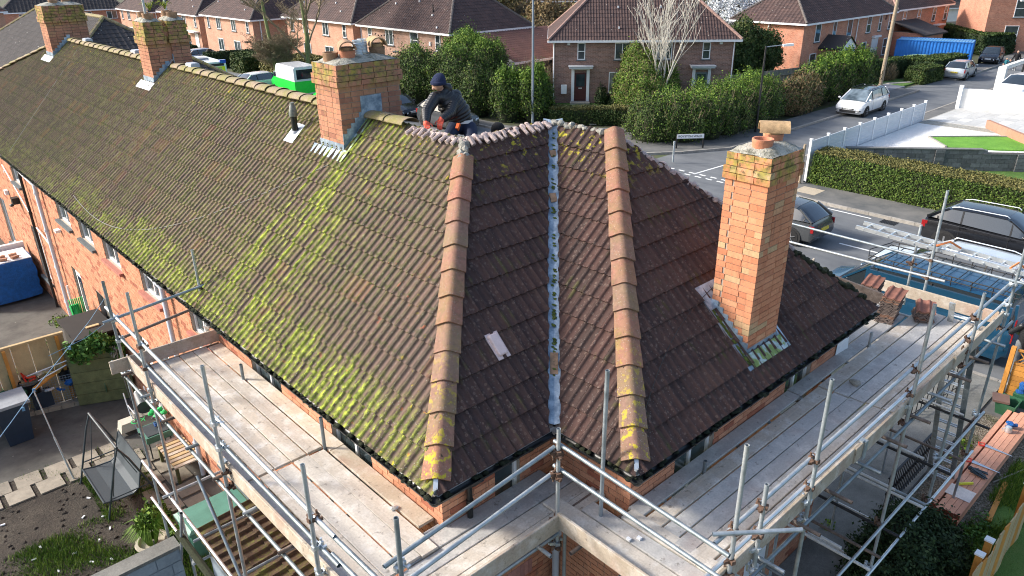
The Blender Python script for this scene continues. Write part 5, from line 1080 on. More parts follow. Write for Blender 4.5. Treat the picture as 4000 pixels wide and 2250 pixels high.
for (nm, lab, x, y, W, D, dz, mat, sw) in (('terraced_house', 'peach brick house with plum roof behind the bare tree', 34.9, 70.9, 12.8, 8.2, -.1, 'brick_peach', ()), ('terraced_house', 'peach brick house left of the bare tree, round satellite dish on its front', 32.4, 86.2, 12.6, 8.2, -.45, 'brick_peach', ()), ('terraced_house', 'peach brick house with dark arched side door beyond the hedges', 32.9, 101.6, 12.4, 8., -.75, 'brick_peach', [(3.4, 3.0, .8, 1.2, 's')]), ('terraced_house', 'small peach brick house between the two far chimneys', 32.9, 118.2, 12.4, 8., -1.1, 'brick_peach', ())):
    t, T, wl_, TS = hse(nm, lab, (x, y, dz), -H2, W, D, zE, mat, 'roof_plum', R(40), SW, sw, cap='cap_grey', roll=.4, z0=-1.)
    vents(t, T, D, R(40), [(2, 2.), (5, 3), (8, 2.2), (10., 1.2)]); add(t, T, 'downpipe', lambda m: m.tube((W + .1, .8, 0), (W + .1, .8, zE), .06, 8), 'upvc')
    if y > 95 and y < 110: add(t, T, 'side_door', lambda m: m.box(W + .01, W + .06, 5.2, 6.3, -.2, 2.0), 'black_iron'); add(t, T, 'door_frame', lambda m: m.box(W + .005, W + .05, 5.0, 6.5, -.2, 2.2), 'upvc'); add(t, T, 'front_door', lambda m: (m.box(10.6, 11.6, -.06, .0, 0, 2.3), m.box(8.6, 12, -.7, 0, 2.4, 2.55)), 'upvc')
    if 80 < y < 90: add(t, T, 'satellite_dish', lambda m: m.lathe((11.4, -.3, 2.0), [(.02, 0), (.3, .08), (.35, .2)], 12), 'black_iron')
t, T, wl_, TS = hse('brick_house', 'red-brown brick house closing the far end of the street at top left', (20, 128, -1.5), R(-12), 16, 8, zE, 'brick_rust', 'roof_black', R(40), [(u, z, 1.4, 1.1, 'c') for u in (2, 6, 10, 13.4) for z in (.8, 3.0)], cap='cap_grey', roll=.5, z0=-1)
t, T, wl_, TS = hse('white_house', 'pale house at the far top left corner', (2, 118, -1.3), R(8), 9, 7, 3.6, 'render_white', 'roof_red', R(35), [(1.5, 1.6, 1.3, 1.0, 'c'), (5.5, 1.6, 1.3, 1.0, 'c')], roll=.5, cap='cap_grey', z0=-1)
t, T, wl_, TS = hse('pink_brick_house', 'pink brick house behind the far left chimney', (9.5, 96, -.8), R(2), 5, 7, 5.6, 'brick_peach', 'roof_red', R(35), [(1.0, 3.4, 1.1, 1.0, 'c')], roll=.5, z0=-1)
# right-hand street
RW = [(2.0, 2.7, .95, 1.5, 's'), (5.2, 2.75, .65, 1.45, 's'), (8.0, 2.75, .95, 1.5, 's'), (12.0, 2.75, .9, 1.5, 't'), (14.6, 2.75, .6, 1.5, 't'), (16.8, 2.75, .85, 1.5, 't'), (1.6, .1, 1.1, 1.7, 's'), (11.6, .35, .95, 1.6, 't'), (16.4, .35, .9, 1.6, 't')]
t, T, wl_, TS = hse('terraced_house', 'long red brick house with white windows and gabled porch, its orange side wall sunlit', (58.9, 26.5, 0), 0, 17.6, 6.6, zE - .02, 'brick_rust', 'roof_plum', R(38), RW, roll=.36, cap='cap_grey', amp=.035)
add(t, T, 'downpipe', lambda m: (m.tube((-.12, 3.2, 0), (-.12, 3.2, zE - .2), .06, 8), m.tube((9.9, -.1, 0), (9.9, -.1, zE), .05, 8), m.tube((17.4, -.1, 0), (17.4, -.1, zE), .05, 8)), 'upvc')
add(t, T, 'front_door', lambda m: m.box(13.9, 14.8, -.06, .0, .1, 2.1), 'upvc'); add(t, T, 'door_frame', lambda m: (m.box(13.6, 15.1, -.3, 0, 2.2, 2.38), m.box(13.7, 13.88, -.08, 0, .1, 2.19), m.box(14.82, 15.0, -.08, 0, .1, 2.19)), 'upvc'); add(t, T, 'wall_tile', lambda m: m.box(16.0, 16.3, -.04, 0, 3.7, 4.1), 'door_red'); vents(t, T, 6.6, R(38), [(4, 3.4), (7, 3.5), (10.5, 3.7), (13.5, 3.8)])
po = thing('porch', 'small red brick porch with dark gable roof and purple door', 'porch', (63.3, 24.6, 0)); mb = MB(); mb.box(62.0, 64.8, 24.7, 26.5, 0, 2.2); part('wall', mb, MATS['brick_garden'], po)
mb = MB(); mb.add([(61.8, 24.4, 2.2), (61.8, 26.5, 2.2), (63.4, 26.5, 3.2), (63.4, 24.4, 3.2), (65.0, 24.4, 2.2), (65.0, 26.5, 2.2)], [(0, 1, 2, 3), (3, 2, 5, 4)]); mb.add([(61.8, 24.4, 2.1), (61.8, 26.5, 2.1), (63.4, 26.5, 3.1), (63.4, 24.4, 3.1), (65.0, 24.4, 2.1), (65.0, 26.5, 2.1)], [(3, 2, 1, 0), (4, 5, 2, 3)]); part('roof', mb, MATS['roof_black'], po)
mb = MB(); mb.add([(61.9, 24.5, 2.18), (64.9, 24.5, 2.18), (63.4, 24.5, 3.1), (61.9, 24.6, 2.18), (64.9, 24.6, 2.18), (63.4, 24.6, 3.1)], [(0, 1, 2), (5, 4, 3), (0, 3, 4, 1)]); mb.box(62.0, 64.8, 24.55, 24.68, .0, 2.17); part('gable_front', mb, MATS['upvc'], po)
mb = MB(); mb.box(62.2, 62.65, 24.5, 24.54, .9, 2.0); mb.box(64.1, 64.55, 24.5, 24.54, .9, 2.0); part('pane', mb, MATS['glass'], po); mb = MB(); mb.box(62.95, 63.85, 24.48, 24.54, .1, 2.05); part('door', mb, MATS['door_purple'], po)
t, T, wl_, TS = hse('terraced_house', 'red brick house with white windows behind the blue container', (78.3, 27.0, 0), R(-2), 13.2, 7, zE, 'brick_rust', 'roof_plum', R(38), [(u, 2.75, .8, 1.4, 't') for u in (1.8, 5.2, 9.0, 12.0)] + [(8.4, .3, .9, 1.7, 's')], roll=.4, cap='cap_pink')
add(t, T, 'front_door', lambda m: (m.box(10.2, 11.1, -.06, 0, 0, 2.1), m.box(9.8, 11.6, -.6, 0, 2.3, 2.42)), 'upvc'); add(t, T, 'side_porch', lambda m: m.box(.2, 5.0, -3.0, 0, 0, 2.3), 'brick_rust'); add(t, T, 'porch_roof', lambda m: (m.add([(0, -3.3, 2.2), (5.3, -3.3, 2.2), (5.3, 0, 3.3), (0, 0, 3.3), (0, -3.3, 2.05), (5.3, -3.3, 2.05), (5.3, 0, 3.2), (0, 0, 3.2)], [(0, 1, 2, 3), (0, 4, 5, 1), (1, 5, 6, 2), (0, 3, 7, 4)])), 'roof_black')
t, T, wl_, TS = hse('red_brick_house', 'orange-red brick house at the top right edge, white sash windows', (87.6, 21.4, 0), R(-52), 12, 8, 7.5, 'brick_rust', 'roof_plum', R(38), [(2.4, 3.4, 1.3, 1.7, 't'), (1.9, .9, 1.3, 1.7, 't'), (6.5, 3.4, 1.3, 1.7, 't')], roll=.4)
t, T, wl_, TS = hse('bungalow', 'white bungalow with grey roof and dark folding doors at top right', (110, 33, 0), R(-28), 13, 7, 2.7, 'render_white', 'roof_black', R(28), [(3.0, .4, 1.8, 1.8, 's'), (7.0, .4, 2.6, 1.8, 's')], roll=.4, gable=True)
bf = thing('board_fence', 'pale board fence in front of the white bungalow', 'fence', (100, 28, 0)); 
for i in range(12):
    mb = MB(); x = 97 + i * 1.0; y = 33 - i * .55; mb.beam((x, y, .8), (x + .95, y - .52, .8), .05, 1.6); part('board', mb, MATS['patch'], bf)
# far houses among the trees
for i, (lab, x, y, rz, W, mt_) in enumerate((('pink brick gabled house far beyond the facing house roof', 66, 74, -50, 14, 'brick_peach'), ('far row of brick houses half hidden by brown trees', 62, 104, -60, 24, 'brick_pale'), ('far brick houses behind the street lamp', 92, 92, -48, 26, 'brick_rust'), ('far red roofed houses behind the orange house', 118, 62, -40, 24, 'brick_peach'))):
    t, T, wl_, TS = hse('far_house', lab, (x, y, -.5), R(rz), W, 8, zE + .3, mt_, 'roof_plum', R(38), [(1.5 + 3.2 * k, z, 1.2, 1.2, 'c') for k in range(int(W / 3.3)) for z in (.7, 3.1)], roll=.6, z0=-2)
# near neighbour building at far left, dark roof only
t = thing('neighbour_house', 'dark spotted tiled roof of the next building at the left edge', 'house', (3, 42, 0)); mb = MB(); mb.box(-9.4, 2.6, 36, 46, 0, 4.4); part('wall', mb, MATS['brick_rust'], t); hip_roof(t, Matrix.Identity(4), -9.8, 3.0, 35.6, 46.4, 4.5, R(40), 'roof_black', roll=.3, cap='cap_grey')
t = thing('neighbour_house', 'dark hipped roof peeping over the mossy ridge between two chimneys', 'house', (9.3, 45, 0)); mb = MB(); mb.box(5.0, 13.6, 37.2, 60, 0, 4.0); part('wall', mb, MATS['brick_rust'], t); hip_roof(t, Matrix.Translation((4.6, 60, 0)) @ Matrix.Rotation(-H2, 4, 'Z'), 0, 23.2, 0, 9.4, 3.9, R(34), 'roof_black', roll=.3, cap='ridge_moss')

# ------------------------------------------------------------------ vegetation
def leaf_mat(name, stops, nscale=2.2):
    s = NT(name); n1 = s.noise(nscale, 3, .6); f = s.math('ADD', s.math('MULTIPLY', s.rnd(), .6), s.math('MULTIPLY', n1, .55)); c = s.cramp(f, stops); s.b.inputs['Transmission Weight'].default_value = 0.
    return s.done(c, .7, None, spec=.25)
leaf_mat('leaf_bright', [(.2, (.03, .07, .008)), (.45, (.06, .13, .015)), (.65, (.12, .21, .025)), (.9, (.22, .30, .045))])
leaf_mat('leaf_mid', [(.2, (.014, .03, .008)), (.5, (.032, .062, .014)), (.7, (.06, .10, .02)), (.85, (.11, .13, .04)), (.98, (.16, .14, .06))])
leaf_mat('leaf_dark', [(.2, (.010, .022, .008)), (.5, (.02, .042, .014)), (.8, (.04, .07, .022)), (.97, (.09, .12, .05))])
leaf_mat('leaf_clip', [(.2, (.03, .06, .012)), (.5, (.06, .11, .018)), (.75, (.10, .16, .025)), (.95, (.17, .2, .04))], 2.)
leaf_mat('leaf_brown', [(.2, (.09, .065, .035)), (.5, (.17, .12, .055)), (.8, (.24, .17, .08)), (.97, (.14, .16, .05))])
leaf_mat('leaf_olive', [(.2, (.07, .075, .025)), (.5, (.13, .13, .04)), (.8, (.20, .18, .06)), (.97, (.25, .22, .09))])
leaf_mat('blossom', [(.2, (.3, .33, .34)), (.6, (.62, .66, .68)), (.9, (.8, .82, .84))])
leaf_mat('ivy', [(.2, (.03, .08, .015)), (.6, (.06, .16, .03)), (.9, (.12, .24, .05))])
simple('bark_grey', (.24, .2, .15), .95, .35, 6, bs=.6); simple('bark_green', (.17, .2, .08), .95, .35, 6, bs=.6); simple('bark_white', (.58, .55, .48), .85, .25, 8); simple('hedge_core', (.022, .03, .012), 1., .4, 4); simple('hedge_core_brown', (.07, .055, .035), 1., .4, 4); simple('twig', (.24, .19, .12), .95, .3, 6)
def shell(cs, n):
    """points and normals on the outside of a union of ellipsoids (c, r)"""
    cs = [(np.array(c, float), np.array(r, float)) for c, r in cs]; A_ = np.array([r[0] * r[1] + r[0] * r[2] + r[1] * r[2] for c, r in cs]); P, N = [], []
    for (c, r), a in zip(cs, A_ / A_.sum()):
        k = int(n * a); d = rng.normal(size=(k, 3)); d[:, 2] = np.abs(d[:, 2]) * 1.0 - .35 * rng.random(k); d /= np.linalg.norm(d, axis=1, keepdims=True)
        ph = c.sum() * 3.; lump = 1 + .15 * np.sin(d[:, 0] * 5 + ph) * np.sin(d[:, 1] * 5.5 + 2 * ph) + .13 * np.sin(d[:, 0] * 12 + ph) * np.sin(d[:, 1] * 11 + ph) * np.sin(d[:, 2] * 10 + 1.5 * ph) + .25 * (rng.random(k) < .07) * rng.random(k) * (d[:, 2] > .2)
        q = c + d * r * (lump * (1 - .22 * rng.random(k) ** 2 + .06 * rng.normal(size=k)))[:, None]; keep = np.ones(k, bool)
        for c2, r2 in cs:
            if c2 is not c: keep &= (((q - c2) / r2) ** 2).sum(1) > .62
        keep &= q[:, 2] > .0; P.append(q[keep]); nn = d / r; N.append((nn / np.linalg.norm(nn, axis=1, keepdims=True))[keep])
    return np.concatenate(P), np.concatenate(N)
def bush(name, label, cat, cs, n, size, mat, core='hedge_core', group=None, mats2=None, sprigs=0, sprig_mat='twig'):
    c0 = cs[0][0]; t = thing(name, label, cat, (c0[0], c0[1], 0), group=group)
    P, N = shell(cs, n)
    if mats2:
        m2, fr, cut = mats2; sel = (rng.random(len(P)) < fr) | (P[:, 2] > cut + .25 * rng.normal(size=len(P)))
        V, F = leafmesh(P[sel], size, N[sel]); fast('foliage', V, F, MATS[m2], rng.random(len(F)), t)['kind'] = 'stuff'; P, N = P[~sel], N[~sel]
    V, F = leafmesh(P, size, N); fast('foliage', V, F, MATS[mat], rng.random(len(F)), t)['kind'] = 'stuff'
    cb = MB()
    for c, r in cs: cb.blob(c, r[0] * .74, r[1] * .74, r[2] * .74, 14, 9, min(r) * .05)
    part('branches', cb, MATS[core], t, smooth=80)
    if sprigs:
        q = MB()
        for i in range(sprigs):
            k = rng.integers(len(P)); p = Vector(P[k]); d = (Vector(N[k]) * .6 + Vector((0, 0, 1))).normalized(); l = random.uniform(.15, .55); q.path([p - d * .1, p + d * l], [.012, .004], 3)
        part('shoots', q, MATS[sprig_mat], t, kind='stuff')
    return t
def hedge(name, label, poly, z0, z1, n, size, mat, top=None, core='hedge_core', round_=.12, cat='hedge', group=None, jit=.05):
    """clipped hedge: poly = footprint (counter-clockwise)"""
    cx = sum(p[0] for p in poly) / len(poly); cy = sum(p[1] for p in poly) / len(poly); t = thing(name, label, cat, (cx, cy, z0), group=group); P, N, E = [], [], []
    m = len(poly); L = [math.dist(poly[i], poly[(i + 1) % m]) for i in range(m)]; ar = abs(sum(poly[i][0] * poly[(i + 1) % m][1] - poly[(i + 1) % m][0] * poly[i][1] for i in range(m))) / 2; tot = sum(L) * (z1 - z0) + ar
    for i in range(m):
        k = int(n * L[i] * (z1 - z0) / tot); a, b = np.array(poly[i]), np.array(poly[(i + 1) % m]); u = rng.random(k); z = z0 + (z1 - z0) * rng.random(k); d = (b - a) / L[i]; nn = np.array([d[1], -d[0]]); ins = np.clip((z - (z1 - round_)) / round_, 0, 1) ** 2 * round_ * .8
        wob = .05 * np.sin(u * L[i] * 1.7 + z * 2.1) + .03 * np.sin(u * L[i] * 4.3 + z * 3.7)
        xy = a + np.outer(u, b - a) + nn * (jit * rng.normal(size=k) + wob - ins)[:, None]; P.append(np.column_stack([xy, z])); N.append(np.column_stack([np.tile(nn, (k, 1)), .3 * np.ones(k)]))
    k = int(n * ar / tot * 1.15); mn, mx = np.min(poly, 0), np.max(poly, 0); q = []; pl = np.array(poly)
    cand_ = mn + (mx - mn) * rng.random((k * 6, 2)); inside = np.ones(len(cand_), bool)
    for i in range(m):
        a, b = pl[i], pl[(i + 1) % m]; inside &= ((b[0] - a[0]) * (cand_[:, 1] - a[1]) - (b[1] - a[1]) * (cand_[:, 0] - a[0])) > 0
    q = cand_[inside][:k]; zt_ = z1 + jit * .7 * rng.normal(size=len(q)) + .04 * np.sin(q[:, 0] * 1.9) * np.sin(q[:, 1] * 2.3); TP = np.column_stack([q, zt_]); TN = np.tile([0, 0, 1.], (len(q), 1))
    P, N = np.concatenate(P), np.concatenate(N); V, F = leafmesh(P, size, N); fast('foliage', V, F, MATS[mat], rng.random(len(F)), t)['kind'] = 'stuff'
    V, F = leafmesh(TP, size, TN); fast('foliage_top', V, F, MATS[top or mat], rng.random(len(F)), t)['kind'] = 'stuff'
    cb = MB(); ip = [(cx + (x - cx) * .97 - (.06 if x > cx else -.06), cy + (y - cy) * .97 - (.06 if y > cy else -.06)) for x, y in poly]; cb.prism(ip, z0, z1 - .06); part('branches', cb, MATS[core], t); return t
def tree(name, label, base, h_, spread, mat='bark_grey', r0=.16, levels=4, kids=3, cat='tree', leaf=None, group=None, seed=1, up=.55, r_end=.008, multi=1, start=.25, twigs='twig'):
    rd_ = random.Random(seed); t = thing(name, label, cat, base, group=group); tr = MB(); br = MB(); tips = []
    def grow(p, d, L, r, lv):
        pts = [p]; q = p.copy(); n = 4
        for i in range(n):
            d = (d + Vector((rd_.uniform(-1, 1), rd_.uniform(-1, 1), rd_.uniform(-.3, 1) * up * .6)) * .16).normalized(); q = q + d * (L / n); pts.append(q.copy())
        rr = [max(r_end, r * (1 - .5 * i / n)) for i in range(n + 1)]; (tr if lv == 0 else br).path(pts, rr, 7 if lv == 0 else (5 if lv < 3 else 3), caps=False)
        if lv >= levels: tips.append(q); return
        k = kids + (2 if lv == 0 else 0)
        for i in range(k):
            f = start + (1 - start) * (i + .7) / k if lv == 0 else rd_.uniform(.3, 1.); j = min(n - 1, int(f * n)); b = pts[j].lerp(pts[j + 1], f * n - j); a = rd_.uniform(0, 6.28); sd_ = Vector((math.cos(a), math.sin(a), 0)); nd = (d * (.75 - .1 * lv) + sd_ * spread + Vector((0, 0, up * .5))).normalized(); grow(b, nd, L * rd_.uniform(.48, .72), max(r_end, rr[j] * .55), lv + 1)
        if lv < levels - 1: grow(pts[-1], d, L * .55, rr[-1] * .9, lv + 1)
    for m in range(multi):
        a = 6.28 * m / multi; d0 = Vector((math.cos(a) * .22 * (multi > 1), math.sin(a) * .22 * (multi > 1), 1)).normalized(); grow(Vector(base) + Vector((math.cos(a) * .1, math.sin(a) * .1, 0)) * (multi > 1), d0, h_ * .62, r0, 0)
    part('trunk', tr, MATS[mat], t, smooth=60); part('crown', br, MATS[mat if mat == 'bark_white' else twigs], t, kind='stuff')
    if leaf:
        lm, n_, sz, cl = leaf; P = []
        for q in tips: P.append(np.array(q) + rng.normal(size=(n_, 3)) * cl)
        P = np.concatenate(P); V, F = leafmesh(P, sz); fast('leaves', V, F, MATS[lm], rng.random(len(F)), t)['kind'] = 'stuff'
    return t
# long clipped hedge beside the road, its top browned
hedge('clipped_hedge', 'long clipped green hedge with browned flat top beside the pavement', [(29.55, -8), (31.2, -8), (31.2, 10.5), (29.55, 10.3)], .02, 1.5, 66000, .052, 'leaf_clip', 'leaf_olive', round_=.10)
# tall unkempt hedge wrapping the facing house's garden
def E_(*a): return [((x, y, z), (rx, ry, rz)) for x, y, z, rx, ry, rz in a]
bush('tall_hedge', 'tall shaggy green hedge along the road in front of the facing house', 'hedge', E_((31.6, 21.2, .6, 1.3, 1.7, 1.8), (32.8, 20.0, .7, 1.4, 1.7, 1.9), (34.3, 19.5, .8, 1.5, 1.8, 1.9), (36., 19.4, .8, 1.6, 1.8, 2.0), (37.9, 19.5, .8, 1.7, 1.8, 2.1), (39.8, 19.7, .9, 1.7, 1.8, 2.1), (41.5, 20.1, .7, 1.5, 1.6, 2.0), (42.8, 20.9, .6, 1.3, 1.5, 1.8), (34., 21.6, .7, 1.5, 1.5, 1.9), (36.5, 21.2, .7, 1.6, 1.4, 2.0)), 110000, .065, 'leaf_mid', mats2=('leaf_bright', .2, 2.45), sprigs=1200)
bush('shaggy_bush', 'tall bright bush round the foot of the white birch before the brick house', 'bush', E_((39.0, 28.1, 1.2, 1.6, 1.6, 2.6), (37.5, 26.6, .9, 1.5, 1.5, 2.3), (36.2, 25.2, .6, 1.3, 1.3, 1.9), (40.4, 27., .8, 1.4, 1.4, 2.0), (39.6, 28.9, 2.6, .9, .9, 1.6)), 60000, .07, 'leaf_bright', mats2=('leaf_olive', .3, 9), sprigs=700)
bush('ivy_bush', 'ivy climbing the wall between the windows of the facing house', 'ivy', E_((40.6, 28.6, 1.5, .8, .8, 2.0), (40.9, 28.9, 3.0, .5, .5, 1.0)), 7000, .08, 'ivy')
bush('garden_bush', 'dark low shrubs under the ground floor window of the facing house', 'bush', E_((39.9, 28.9, .2, .8, .8, .8), (38.8, 29.8, .1, .7, .7, .6), (38.0, 30.5, .2, .4, .4, 1.1)), 7000, .07, 'leaf_dark', sprigs=60)
hedge('low_hedge', 'low dark hedge beside the front path of the facing house', [(30.5, 28.3), (34.1, 24.5), (34.9, 25.3), (31.4, 29.3)], .0, .95, 16000, .075, 'leaf_mid', 'leaf_olive', round_=.25, jit=.09)
bush('brown_bush', 'leggy brown bare bush between the garage wall and facing house', 'bush', E_((35.2, 34.6, .9, 1.6, 1.6, 1.8), (33.6, 33.2, .5, 1.2, 1.2, 1.4)), 9000, .06, 'leaf_brown', 'hedge_core_brown', sprigs=900)
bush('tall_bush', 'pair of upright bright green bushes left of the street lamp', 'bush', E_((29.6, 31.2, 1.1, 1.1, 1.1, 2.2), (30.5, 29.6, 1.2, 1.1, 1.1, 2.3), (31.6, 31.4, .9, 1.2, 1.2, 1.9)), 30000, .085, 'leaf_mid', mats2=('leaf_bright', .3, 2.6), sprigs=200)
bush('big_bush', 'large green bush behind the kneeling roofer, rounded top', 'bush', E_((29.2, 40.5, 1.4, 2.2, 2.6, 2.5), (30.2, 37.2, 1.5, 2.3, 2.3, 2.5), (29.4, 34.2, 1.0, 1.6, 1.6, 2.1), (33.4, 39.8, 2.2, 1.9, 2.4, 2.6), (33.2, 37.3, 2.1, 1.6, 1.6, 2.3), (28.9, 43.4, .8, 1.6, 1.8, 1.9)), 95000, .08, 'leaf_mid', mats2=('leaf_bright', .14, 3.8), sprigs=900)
bush('brown_hedge', 'brown and green tangled hedge beside the white people carrier', 'hedge', E_((44.3, 19.2, .6, 1.5, 1.2, 1.5), (46.2, 19.6, .7, 1.6, 1.2, 1.6)), 20000, .085, 'leaf_brown', 'hedge_core_brown', mats2=('leaf_mid', .3, 9), sprigs=400)
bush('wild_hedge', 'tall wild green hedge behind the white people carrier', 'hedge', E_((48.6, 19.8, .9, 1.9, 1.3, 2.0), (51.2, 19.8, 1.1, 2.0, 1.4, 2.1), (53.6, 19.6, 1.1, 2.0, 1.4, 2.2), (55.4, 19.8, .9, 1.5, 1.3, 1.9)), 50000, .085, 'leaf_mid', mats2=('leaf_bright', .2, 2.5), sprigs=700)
bush('dark_conifer', 'dark leafy tree at the corner of the orange side wall', 'tree', E_((53.2, 28.8, 1.8, 2.4, 2.2, 3.0), (55.3, 28.2, 1.6, 1.8, 1.8, 2.4), (51.4, 28.4, 1.0, 1.6, 1.8, 2.2)), 30000, .12, 'leaf_mid', sprigs=300)
hedge('clipped_hedge', 'square dark green hedge in front of the long red house', [(59.3, 21.0), (65.2, 20.2), (65.3, 21.4), (59.4, 22.3)], 0, 1.5, 15000, .1, 'leaf_dark', 'leaf_mid')
hedge('clipped_hedge', 'dark green hedge running toward the silver hatchback', [(65.6, 18.0), (71.8, 17.6), (71.8, 18.8), (66.8, 21.2), (65.3, 21.3)], 0, 1.45, 16000, .1, 'leaf_dark', 'leaf_mid', round_=.3)
hedge('clipped_hedge', 'rounded lower hedge bulging over the pavement by the green lawn', [(62.2, 17.6), (65.6, 17.3), (65.8, 18.6), (62.8, 19.2)], 0, 1.15, 12000, .09, 'leaf_mid', 'leaf_mid', round_=.45)
hedge('clipped_hedge', 'tall dark hedge sloping up behind the blue container to the orange house', [(84.5, 20.2), (88.5, 18.6), (90, 20.6), (100, 31.5), (96.8, 32.)], 0, 1.9, 26000, .14, 'leaf_dark', 'leaf_mid', round_=.4)
bush('small_conifer', 'small dark conifer behind the wooden pole', 'tree', E_((60.6, 21.4, .3, .9, .9, 2.0)), 5000, .09, 'leaf_dark'); bush('bare_shrub', 'low brown bare shrub on the little lawn by the pole', 'shrub', E_((62.4, 20.6, .2, .9, .7, .9)), 1500, .05, 'leaf_brown', 'hedge_core_brown', sprigs=400)
# hedges down the left-hand street
for lab, poly, z1, m_ in (('dark square hedge nearest the pole in the left street', [(27.6, 66.2), (31.8, 67.4), (31.8, 70.9), (28.6, 71.2), (27.6, 69)], 1.35, 'leaf_mid'), ('long dark hedge before the peach houses', [(26.9, 73), (34.2, 71.6), (34.2, 72.9), (27, 74.4)], 1.4, 'leaf_dark'), ('yellowing hedge behind the bare tree', [(28.4, 60.), (33, 59.5), (33.4, 64.8), (28.6, 64.8)], 1.3, 'leaf_olive'), ('dark double hedge beyond the far chimney', [(26.5, 92), (32.5, 90), (32.5, 91.6), (26.5, 93.6)], .9, 'leaf_dark'), ('far dark hedge below the red-brown house', [(24, 104), (32, 101), (32, 103), (24, 106)], .7, 'leaf_dark')):
    hedge('clipped_hedge', lab, poly, tz(0, poly[0][1]) - .1, z1 + tz(0, poly[0][1]), 9000, .15, m_)
bush('round_bush', 'round green bush left of the far chimney', 'bush', E_((8.6, 78, .6, 2.2, 2.2, 2.2)), 7000, .16, 'leaf_mid')
tree('bare_tree', 'large bare tree beside the leaning green pole', (27.6, 53.6, 0), 12.5, .8, 'bark_green', .24, 5, 4, seed=5, r_end=.013, start=.16)
tree('bare_shrub_tree', 'tangled bare brown shrub at the foot of the green pole', (25.9, 55.8, 0), 3.6, 1.0, 'twig', .07, 5, 4, seed=8, r_end=.01, multi=4)
tree('birch_tree', 'slender bare white birch rising from the bright bush', (39.3, 26.4, .5), 6.4, .5, 'bark_white', .075, 3, 3, seed=12, r_end=.012, multi=4, up=.9)
for i, (x, y, h_, k, sd_) in enumerate(((60, 66, 8, 'leaf_olive', 21), (70, 60, 9, 'leaf_brown', 22), (52, 78, 9, 'leaf_brown', 23), (80, 58, 9, 'leaf_brown', 24), (58, 88, 9, 'leaf_olive', 25), (92, 50, 8, 'leaf_mid', 26), (76, 78, 10, 'leaf_brown', 27), (98, 40, 8, 'leaf_brown', 28), (88, 68, 9, 'leaf_olive', 29))):
    tree('winter_tree', ('thin brown winter tree' if 'brown' in k else 'hazy green-brown winter tree') + ' behind the ' + ('garage roof', 'facing house', 'big plum roof', 'white blossom', 'big plum roof, farther', 'orange house roof', 'facing house, farther', 'long red house', 'white blossom, farther')[i], (x, y, 0), h_, .7, 'bark_grey', .2, 4, 3, seed=sd_, r_end=.02, leaf=(k, 14, .16, .5), group='winter trees behind the houses')
for i_, (lab_, x_, y_, m_, rr_) in enumerate((('brown winter thicket behind the garage roof', 58, 68, 'leaf_brown', 5.5), ('olive winter thicket left of the lamp column', 66, 84, 'leaf_olive', 6.5), ('brown thicket between the lamp column and facing roof', 60, 57, 'leaf_brown', 4.5), ('olive thicket behind the facing roof', 76, 62, 'leaf_olive', 6.), ('dark green thicket right of the facing roof', 84, 56, 'leaf_mid', 4.5), ('brown thicket behind the orange house', 92, 52, 'leaf_brown', 6.), ('far brown thicket at the top centre', 78, 98, 'leaf_brown', 7.), ('far olive thicket beyond the plum roofs', 58, 104, 'leaf_olive', 6.))):
    bush('thicket', lab_, 'thicket', [((x_ + random.uniform(-1, 1) * rr_, y_ + random.uniform(-1, 1) * rr_, random.uniform(.5, 1.5)), (rr_ * .6, rr_ * .6, rr_ * random.uniform(.6, .9))) for _ in range(5)], 12000, .2, m_, 'hedge_core_brown', sprigs=900)
bush('blossom_tree', 'pale blossoming tree right of the facing house roof', 'tree', E_((79.5, 46.5, 2.0, 3.0, 3.0, 3.4), (82.5, 45, 2.2, 2.6, 2.6, 2.8), (77., 44.2, 1.2, 2.2, 2.2, 2.4)), 15000, .17, 'blossom', 'hedge_core_brown', sprigs=300)
bush('conifer_bush', 'dark evergreen behind the street lamp beyond the garage', 'bush', E_((52, 62, 1.5, 3, 3, 3.2), (56, 60, 1, 3, 3, 2.6)), 9000, .2, 'leaf_mid')
bush('spruce', 'dark evergreen branches above the white bungalow', 'tree', E_((114, 38, 5, 4, 4, 3.4)), 5000, .3, 'leaf_dark')
# poles and lamps
def pole_thing(name, label, cat, base, top, r0, r1, mat, extra=None):
    t = thing(name, label, cat, base); mb = MB(); mb.path([base, top], [r0, r1], 10); part('shaft', mb, MATS[mat], t, smooth=40)
    if extra: extra(t)
    return t
simple('pole_green', (.20, .24, .10), .9, .3, 8); simple('pole_wood', (.34, .27, .19), .9, .25, 8); simple('lamp_grey', (.22, .26, .30), .5, .15, 6)
def xp(t):
    m = MB(); m.box(25.2, 25.9, 55.3, 55.5, 7.0, 7.3); m.box(25.3, 25.55, 55.0, 55.3, 6.6, 7.3); part('junction_box', m, MATS['black_iron'], t)
pole_thing('telegraph_pole', 'leaning mossy green telegraph pole left of the bare tree', 'pole', (25.6, 55.3, 0), (25.0, 55.4, 8.2), .16, .12, 'pole_green', xp)
pole_thing('street_lamp_column', 'tall grey street lamp column in front of the bushes', 'street lamp', (29.7, 29.0, 0), (29.75, 29.0, 11), .085, .06, 'lamp_grey')
pole_thing('telegraph_pole', 'tall pale wooden telegraph pole by the driveway', 'pole', (58.9, 19.5, 0), (59.3, 19.5, 9.), .16, .12, 'pole_wood')
def lh(a, b, z):
    def f(t):
        m = MB(); m.tube((a[0], a[1], z), (b[0], b[1], z + .1), .03, 6); part('arm', m, MATS['lamp_grey'], t); m = MB(); d = (Vector(b) - Vector(a)).normalized(); m.beam((b[0], b[1], z + .08), (b[0] + d.x * .6, b[1] + d.y * .6, z + .12), .22, .12); part('lantern', m, MATS['upvc'], t)
    return f
